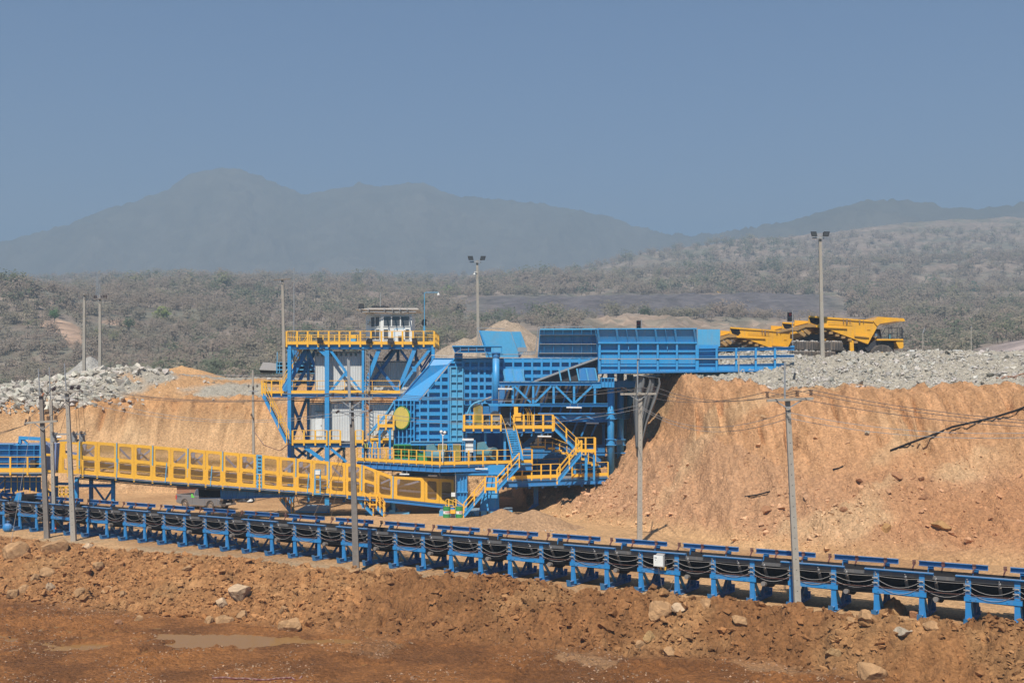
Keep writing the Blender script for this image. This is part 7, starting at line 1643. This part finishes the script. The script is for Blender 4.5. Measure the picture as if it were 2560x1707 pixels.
yd = thing('excavator', 'tiny yellow digger working on the dark spoil terrace far away', 'digger', W(1801, 738, 635)); b = MB(yd.location); R(b, 1797, 730, 1805, 735, 633, 3); R(b, 1800, 726, 1804, 730, 633, 2); b.beam(W(1797, 731, 632), W(1792, 728, 632), .5); b.build('body', YEL, yd); b = MB(yd.location); R(b, 1796, 735, 1806, 738, 632.8, 3.4); b.build('track', DARK, yd)

# ------------------------------------------------------------------ overhead lines
def line(pts, label, r=.018, sag=.5, mat=WIREM, name='overhead_wire', g=None):
    b = MB(pts[0])
    for p, q in zip(pts[:-1], pts[1:]):
        p, q = Vector(p), Vector(q); L = []
        for i in range(15): t = i/14; L.append(p+(q-p)*t-Vector((0, 0, sag*4*t*(1-t)*((q-p).length/30))))
        b.path(L, r, 4)
    o = b.build(name, mat); o.location = pts[0]; tag(o, label, 'wire', g); return o
T2 = lambda x, y: W(x, y, 74.4); T4 = lambda x, y: W(x, y, 61.2); T5 = lambda x, y: W(x, y, 72.4); T6 = lambda x, y: W(x, y, 49.0)
for i, (a, c, d, e) in enumerate((((198, 962), (832, 982), (1555, 968), (1918, 979)), ((180, 964), (893, 981), (1608, 968), (1993, 976)), ((135, 966), (923, 979), (1636, 966), (2027, 974)))):
    lb = ('outer', 'middle', 'inner')[i]
    line([T2(*a), T4(*c), T5(*d), T6(*e), W(2900+i*40, 1075-i*6, 40)], lb+' of the three dark power wires strung from pole to pole across the yard', sag=.9, g='power wires')
for i, (a, c, d, e) in enumerate((((207, 984), (845, 1031), (1597, 1012), (1968, 1030)), ((149, 988), (925, 1028), (1603, 1020), (1972, 1045)))):
    line([T2(*a), T4(*c), T5(*d), T6(*e), W(2800, 1065+i*10, 42)], ('upper', 'lower')[i]+' of the two thin grey cables hung below the power wires', r=.016, sag=1.3, mat=CABLE, g='low cables')
for i in range(3): line([W(66+4*i, 1062-i*2, 75.8), W(-80, 1098+i*6, 78)], ('highest', 'middle', 'lowest')[i]+' of three wires leaving the weathered pole towards the picture edge', r=.016, sag=.3, g='edge wires')
for i, (x0, y0, x1, y1) in enumerate(((187, 978, 193, 1082), (193, 979, 200, 1082), (205, 979, 214, 1084), (178, 984, 150, 1082))): line([W(x0, y0, 74.5), W(x1, y1, 79.8)], ('first', 'second', 'third', 'fourth, slanting')[i]+' lead wire dropping from the concrete pole arm to the fuse units', r=.014, sag=.15, g='fuse leads')
line([W(76, 1043, 75.8), W(110, 1008, 76), W(116, 990, 75), W(130, 970, 74.5)], 'dark jumper wire linking the two front poles', r=.02, sag=.2); line([W(121, 1042, 75.8), W(148, 1024, 75), W(166, 1000, 74.5)], 'first of two jumper wires rising to the concrete pole', r=.02, sag=.2); line([W(142, 1040, 75.8), W(158, 1024, 75), W(178, 1006, 74.5)], 'second of two jumper wires rising to the concrete pole', r=.02, sag=.2)
for i, (a, c) in enumerate((((78, 1062), (20, 1400)), ((137, 1200), (140, 1330)))): line([W(*a, 75.8), W(c[0], c[1]-60*i, 74 if i == 0 else 77)], ('guy wire', 'thin stay wire')[i]+' slanting from the weathered pole to the ground', r=.014, sag=0, mat=CABLE)
line([W(865, 1120, 61.5), W(845, 1160, 66), W(780, 1298, 86)], 'guy wire slanting down from the wooden pole past the gallery', r=.016, sag=0, mat=CABLE); line([W(862, 1125, 61.5), W(825, 1305, 84)], 'second guy wire of the wooden pole ending behind the belt', r=.014, sag=0, mat=CABLE)
line([W(634, 1076, 102.7), W(660, 1112, 98), W(700, 1126, 95), W(721, 1110, 93.6)], 'reddish cable sagging from the thin pole to the control tower', r=.035, sag=.2, mat=MAROON, name='power_cable')
for i in range(3): line([W(-60, 800+i*5, 300), W(130, 765+i*4, 380), W(240, 745+i*4, 420)], ('highest', 'middle', 'lowest')[i]+' of three faint wires crossing the left hill', r=.07, sag=.4, mat=CABLE, g='hill wires')
line([W(250, 930, 130), W(480, 937, 128), W(712, 938, 122)], 'pale cable lying low along the far bench', r=.04, sag=.1, mat=CABLE)
# pipes and hoses on the bank
def on_ground(pts, r, name, label, cat, mat, up=.08):
    L = []
    for p, q in zip(pts[:-1], pts[1:]):
        n = 8
        for i in range(n): t = i/n; x = p[0]+(q[0]-p[0])*t; y = p[1]+(q[1]-p[1])*t; L.append(Vector((x, y, gz(x, y)+up)))
    b = MB(L[0]); b.path(L, r, 8); o = b.build(name, mat, smooth=True); o.location = L[0]; return tag(o, label, cat)
pp = []
for x, y in ((2226, 1126), (2262, 1112), (2300, 1098), (2345, 1082), (2380, 1067), (2420, 1058), (2455, 1050), (2495, 1040), (2540, 1026), (2575, 1012)): D = hit(x, y); pp.append((x, y, D))
Ds = [p[2] for p in pp]; pp = [W(p[0], p[1], min(Ds[max(0, i-1):i+2])-.15) for i, p in enumerate(pp)]
b = MB(pp[0]); b.path(pp, .075, 8); o = b.build('black_pipe', RUB, smooth=True); o.location = pp[0]; tag(o, 'long black pipe lying diagonally across the orange bank', 'pipe')
for x0, y0, x1, y1, lb in ((1862, 1241, 1925, 1228, 'short black hose end on the lower left part of the orange bank'), (2082, 1173, 2112, 1163, 'tiny black hose piece in the middle of the orange bank')):
    p, q = W(x0, y0, hit(x0, y0)-.12), W(x1, y1, hit(x1, y1)-.12); b = MB(p); m_ = (p+q)/2+Vector((0, -.1, -.04)); b.path([p, m_, q], .055, 8); o = b.build('black_hose', RUB, smooth=True); o.location = p; tag(o, lb, 'hose')
on_ground([(-11.8, 43.3), (-9.6, 42.9), (-8, 43)], .045, 'rusty_rod', 'rusty rod lying at the near edge of the puddle', 'rod', MAROON, .03); on_ground([(-6.2, 40.2), (-3.4, 39.6), (-1.0, 39.0)], .045, 'muddy_hose', 'brown muddy hose lying along the bottom edge of the photo', 'hose', MAROON, .04)
for i, dx in enumerate((0, .35)): on_ground([(WX(2490, 84)+dx, 84+dx), (WX(2575, 84)+dx, 84.1+dx)], .06, 'timber_pole', ('near', 'far')[i]+' thin timber pole lying on the grey rubble near the picture edge', 'pole', WOODR)
cn = thing('traffic_cone', 'orange traffic cone standing beside the weathered pole', 'cone', (WX(139, 79.5), 79.5, 0)); b = MB(); b.tube((0, 0, .03), (0, 0, .62), .16, .03, 16); b.build('cone', ORANGE, cn); b = MB(); b.box((-.2, -.2, 0), (.2, .2, .03)); b.build('base', RUB, cn)
bg_ = thing('blue_sack', 'blue plastic sack on the ground at the left edge by the belt', 'sack', (WX(19, 79.5), 79.5, 0)); b = MB(); b.ball((0, 0, .30), .36, 14, 9, (1, .8, .95)); b.build('bag', BLUE2, bg_); b = MB(); b.tube((0, 0, .60), (.04, 0, .80), .05, .12, 8); b.build('tied_neck', BLUE2, bg_)
yr = thing('yellow_reel', 'small yellow wheel lying behind the traffic cone under the belt', 'reel', (WX(141, 81.3), 81.3, .3)); b = MB()
b.tube((0, -.08, 0), (0, .08, 0), .22, n=16); b.build('rim', YEL, yr); b = MB(); b.tube((0, -.10, 0), (0, .10, 0), .09, n=12); b.build('hub', RED, yr)

# ------------------------------------------------------------------ people
def person(loc, rz, label, helmet=YEL, vest=HIVIS, arms='down', scale=1.0):
    t = bpy.data.objects.new('person', None); COL.objects.link(t); t.location = loc; t.rotation_euler = (0, 0, rz); t.scale = (scale,)*3; tag(t, label, 'person')
    J = {}; E = []; V = []; Rr = []
    def j(n, p, r, par=None):
        J[n] = len(V); V.append(p); Rr.append(r)
        if par: E.append((J[par], J[n]))
    j('pel', (0, 0, .95), .14); j('bel', (0, 0, 1.08), .13, 'pel'); j('che', (0, .01, 1.30), .155, 'bel'); j('nk', (0, .01, 1.47), .06, 'che'); j('hd', (0, -.01, 1.58), .085, 'nk'); j('ht', (0, -.01, 1.70), .085, 'hd')
    for s, n in ((-1, 'l'), (1, 'r')):
        j('hip'+n, (s*.10, 0, .90), .10, 'pel'); j('kn'+n, (s*.11, -.02, .50), .068, 'hip'+n); j('an'+n, (s*.12, .02, .10), .048, 'kn'+n); j('to'+n, (s*.13, -.16, .04), .04, 'an'+n)
        j('sh'+n, (s*.19, .01, 1.40), .07, 'che')
        if arms == 'fwd': el, wr = (s*.24, -.06, 1.14), (s*.16, -.30, 1.10)
        else: el, wr = (s*.25, .0, 1.12), (s*.25, -.08, .87)
        j('el'+n, el, .048, 'sh'+n); j('wr'+n, wr, .034, 'el'+n)
        d = Vector((0, -1, 0)) if arms == 'fwd' else Vector((0, -.15, -1)); a = Vector((0, 0, 1)) if arms == 'fwd' else Vector((0, 1, 0))
        W_ = Vector(wr); j('pm'+n, tuple(W_+d*.06), .036, 'wr'+n)
        for k in range(4):
            p = W_+d*.09+a*(.027-.018*k); j('f%d%s' % (k, n), tuple(p), .009, 'pm'+n); j('g%d%s' % (k, n), tuple(p+d*(.035+.006*(k in (1, 2)))-Vector((s*.008, 0, 0))), .008, 'f%d%s' % (k, n)); j('h%d%s' % (k, n), tuple(p+d*.06-Vector((s*.024, 0, 0))), .007, 'g%d%s' % (k, n))
        p = W_+d*.04+a*.04; j('t0'+n, tuple(p), .010, 'pm'+n); j('t1'+n, tuple(p+d*.035+a*.012), .009, 't0'+n)
    me = bpy.data.meshes.new('body'); me.from_pydata(V, E, []); o = bpy.data.objects.new('body', me); COL.objects.link(o); o.parent = t; me.materials.append(CLOTH)
    m = o.modifiers.new('skin', 'SKIN'); m.use_smooth_shade = True; o.modifiers.new('sub', 'SUBSURF').levels = 1
    for i, r in enumerate(Rr): me.skin_vertices[0].data[i].radius = (r, r*.85)
    me.skin_vertices[0].data[0].use_root = True
    b = MB(); b.ball((0, -.02, 1.61), .092, 12, 9, (.88, 1, 1.15)); b.ball((0, -.115, 1.60), .018, 6, 5)
    for s in (-1, 1): b.ball((s*.083, -.01, 1.60), .02, 6, 5, (.5, 1, 1.3))
    b.build('face', SKIN, t, True)
    b = MB()
    for s in (-1, 1): b.ball((s*.032, -.105, 1.625), .012, 6, 5)
    b.box((-.03, -.112, 1.545), (.03, -.10, 1.552)); b.build('features', DARK, t)
    b = MB(); b.ball((0, -.01, 1.70), .125, 14, 8, (1, 1.15, .75)); b.tube((0, -.03, 1.665), (0, -.03, 1.675), .15, n=16); b.build('helmet', helmet, t, True)
    b = MB()
    for s in (-1, 1): b.beam((s*.08, -.165, 1.05), (s*.10, -.15, 1.43), .05, .012, (0, 1, 0)); b.beam((s*.10, -.15, 1.43), (s*.10, .14, 1.45), .05, .012); b.beam((s*.08, .17, 1.05), (s*.10, .15, 1.43), .05, .012, (0, 1, 0))
    b.beam((-.17, -.14, 1.06), (.17, -.14, 1.06), .012, .05); b.build('reflective_vest', vest, t)
    return t
D = 94.2; person((WX(914, D), D, zd+.02), .5, 'worker in a yellow helmet and reflective vest on the main deck beside blue spool frames', arms='fwd')
DD = 98.5
person((WX(1389, DD), DD, gz(WX(1389, DD), DD)), .1, 'dark-clothed worker with yellow stripes in the shade under the crusher, nearer the leg', DARK); person((WX(1408, DD), DD, gz(WX(1408, DD), DD)), -.3, 'dark-clothed worker with yellow stripes in the shade under the crusher, nearer the slope', DARK)
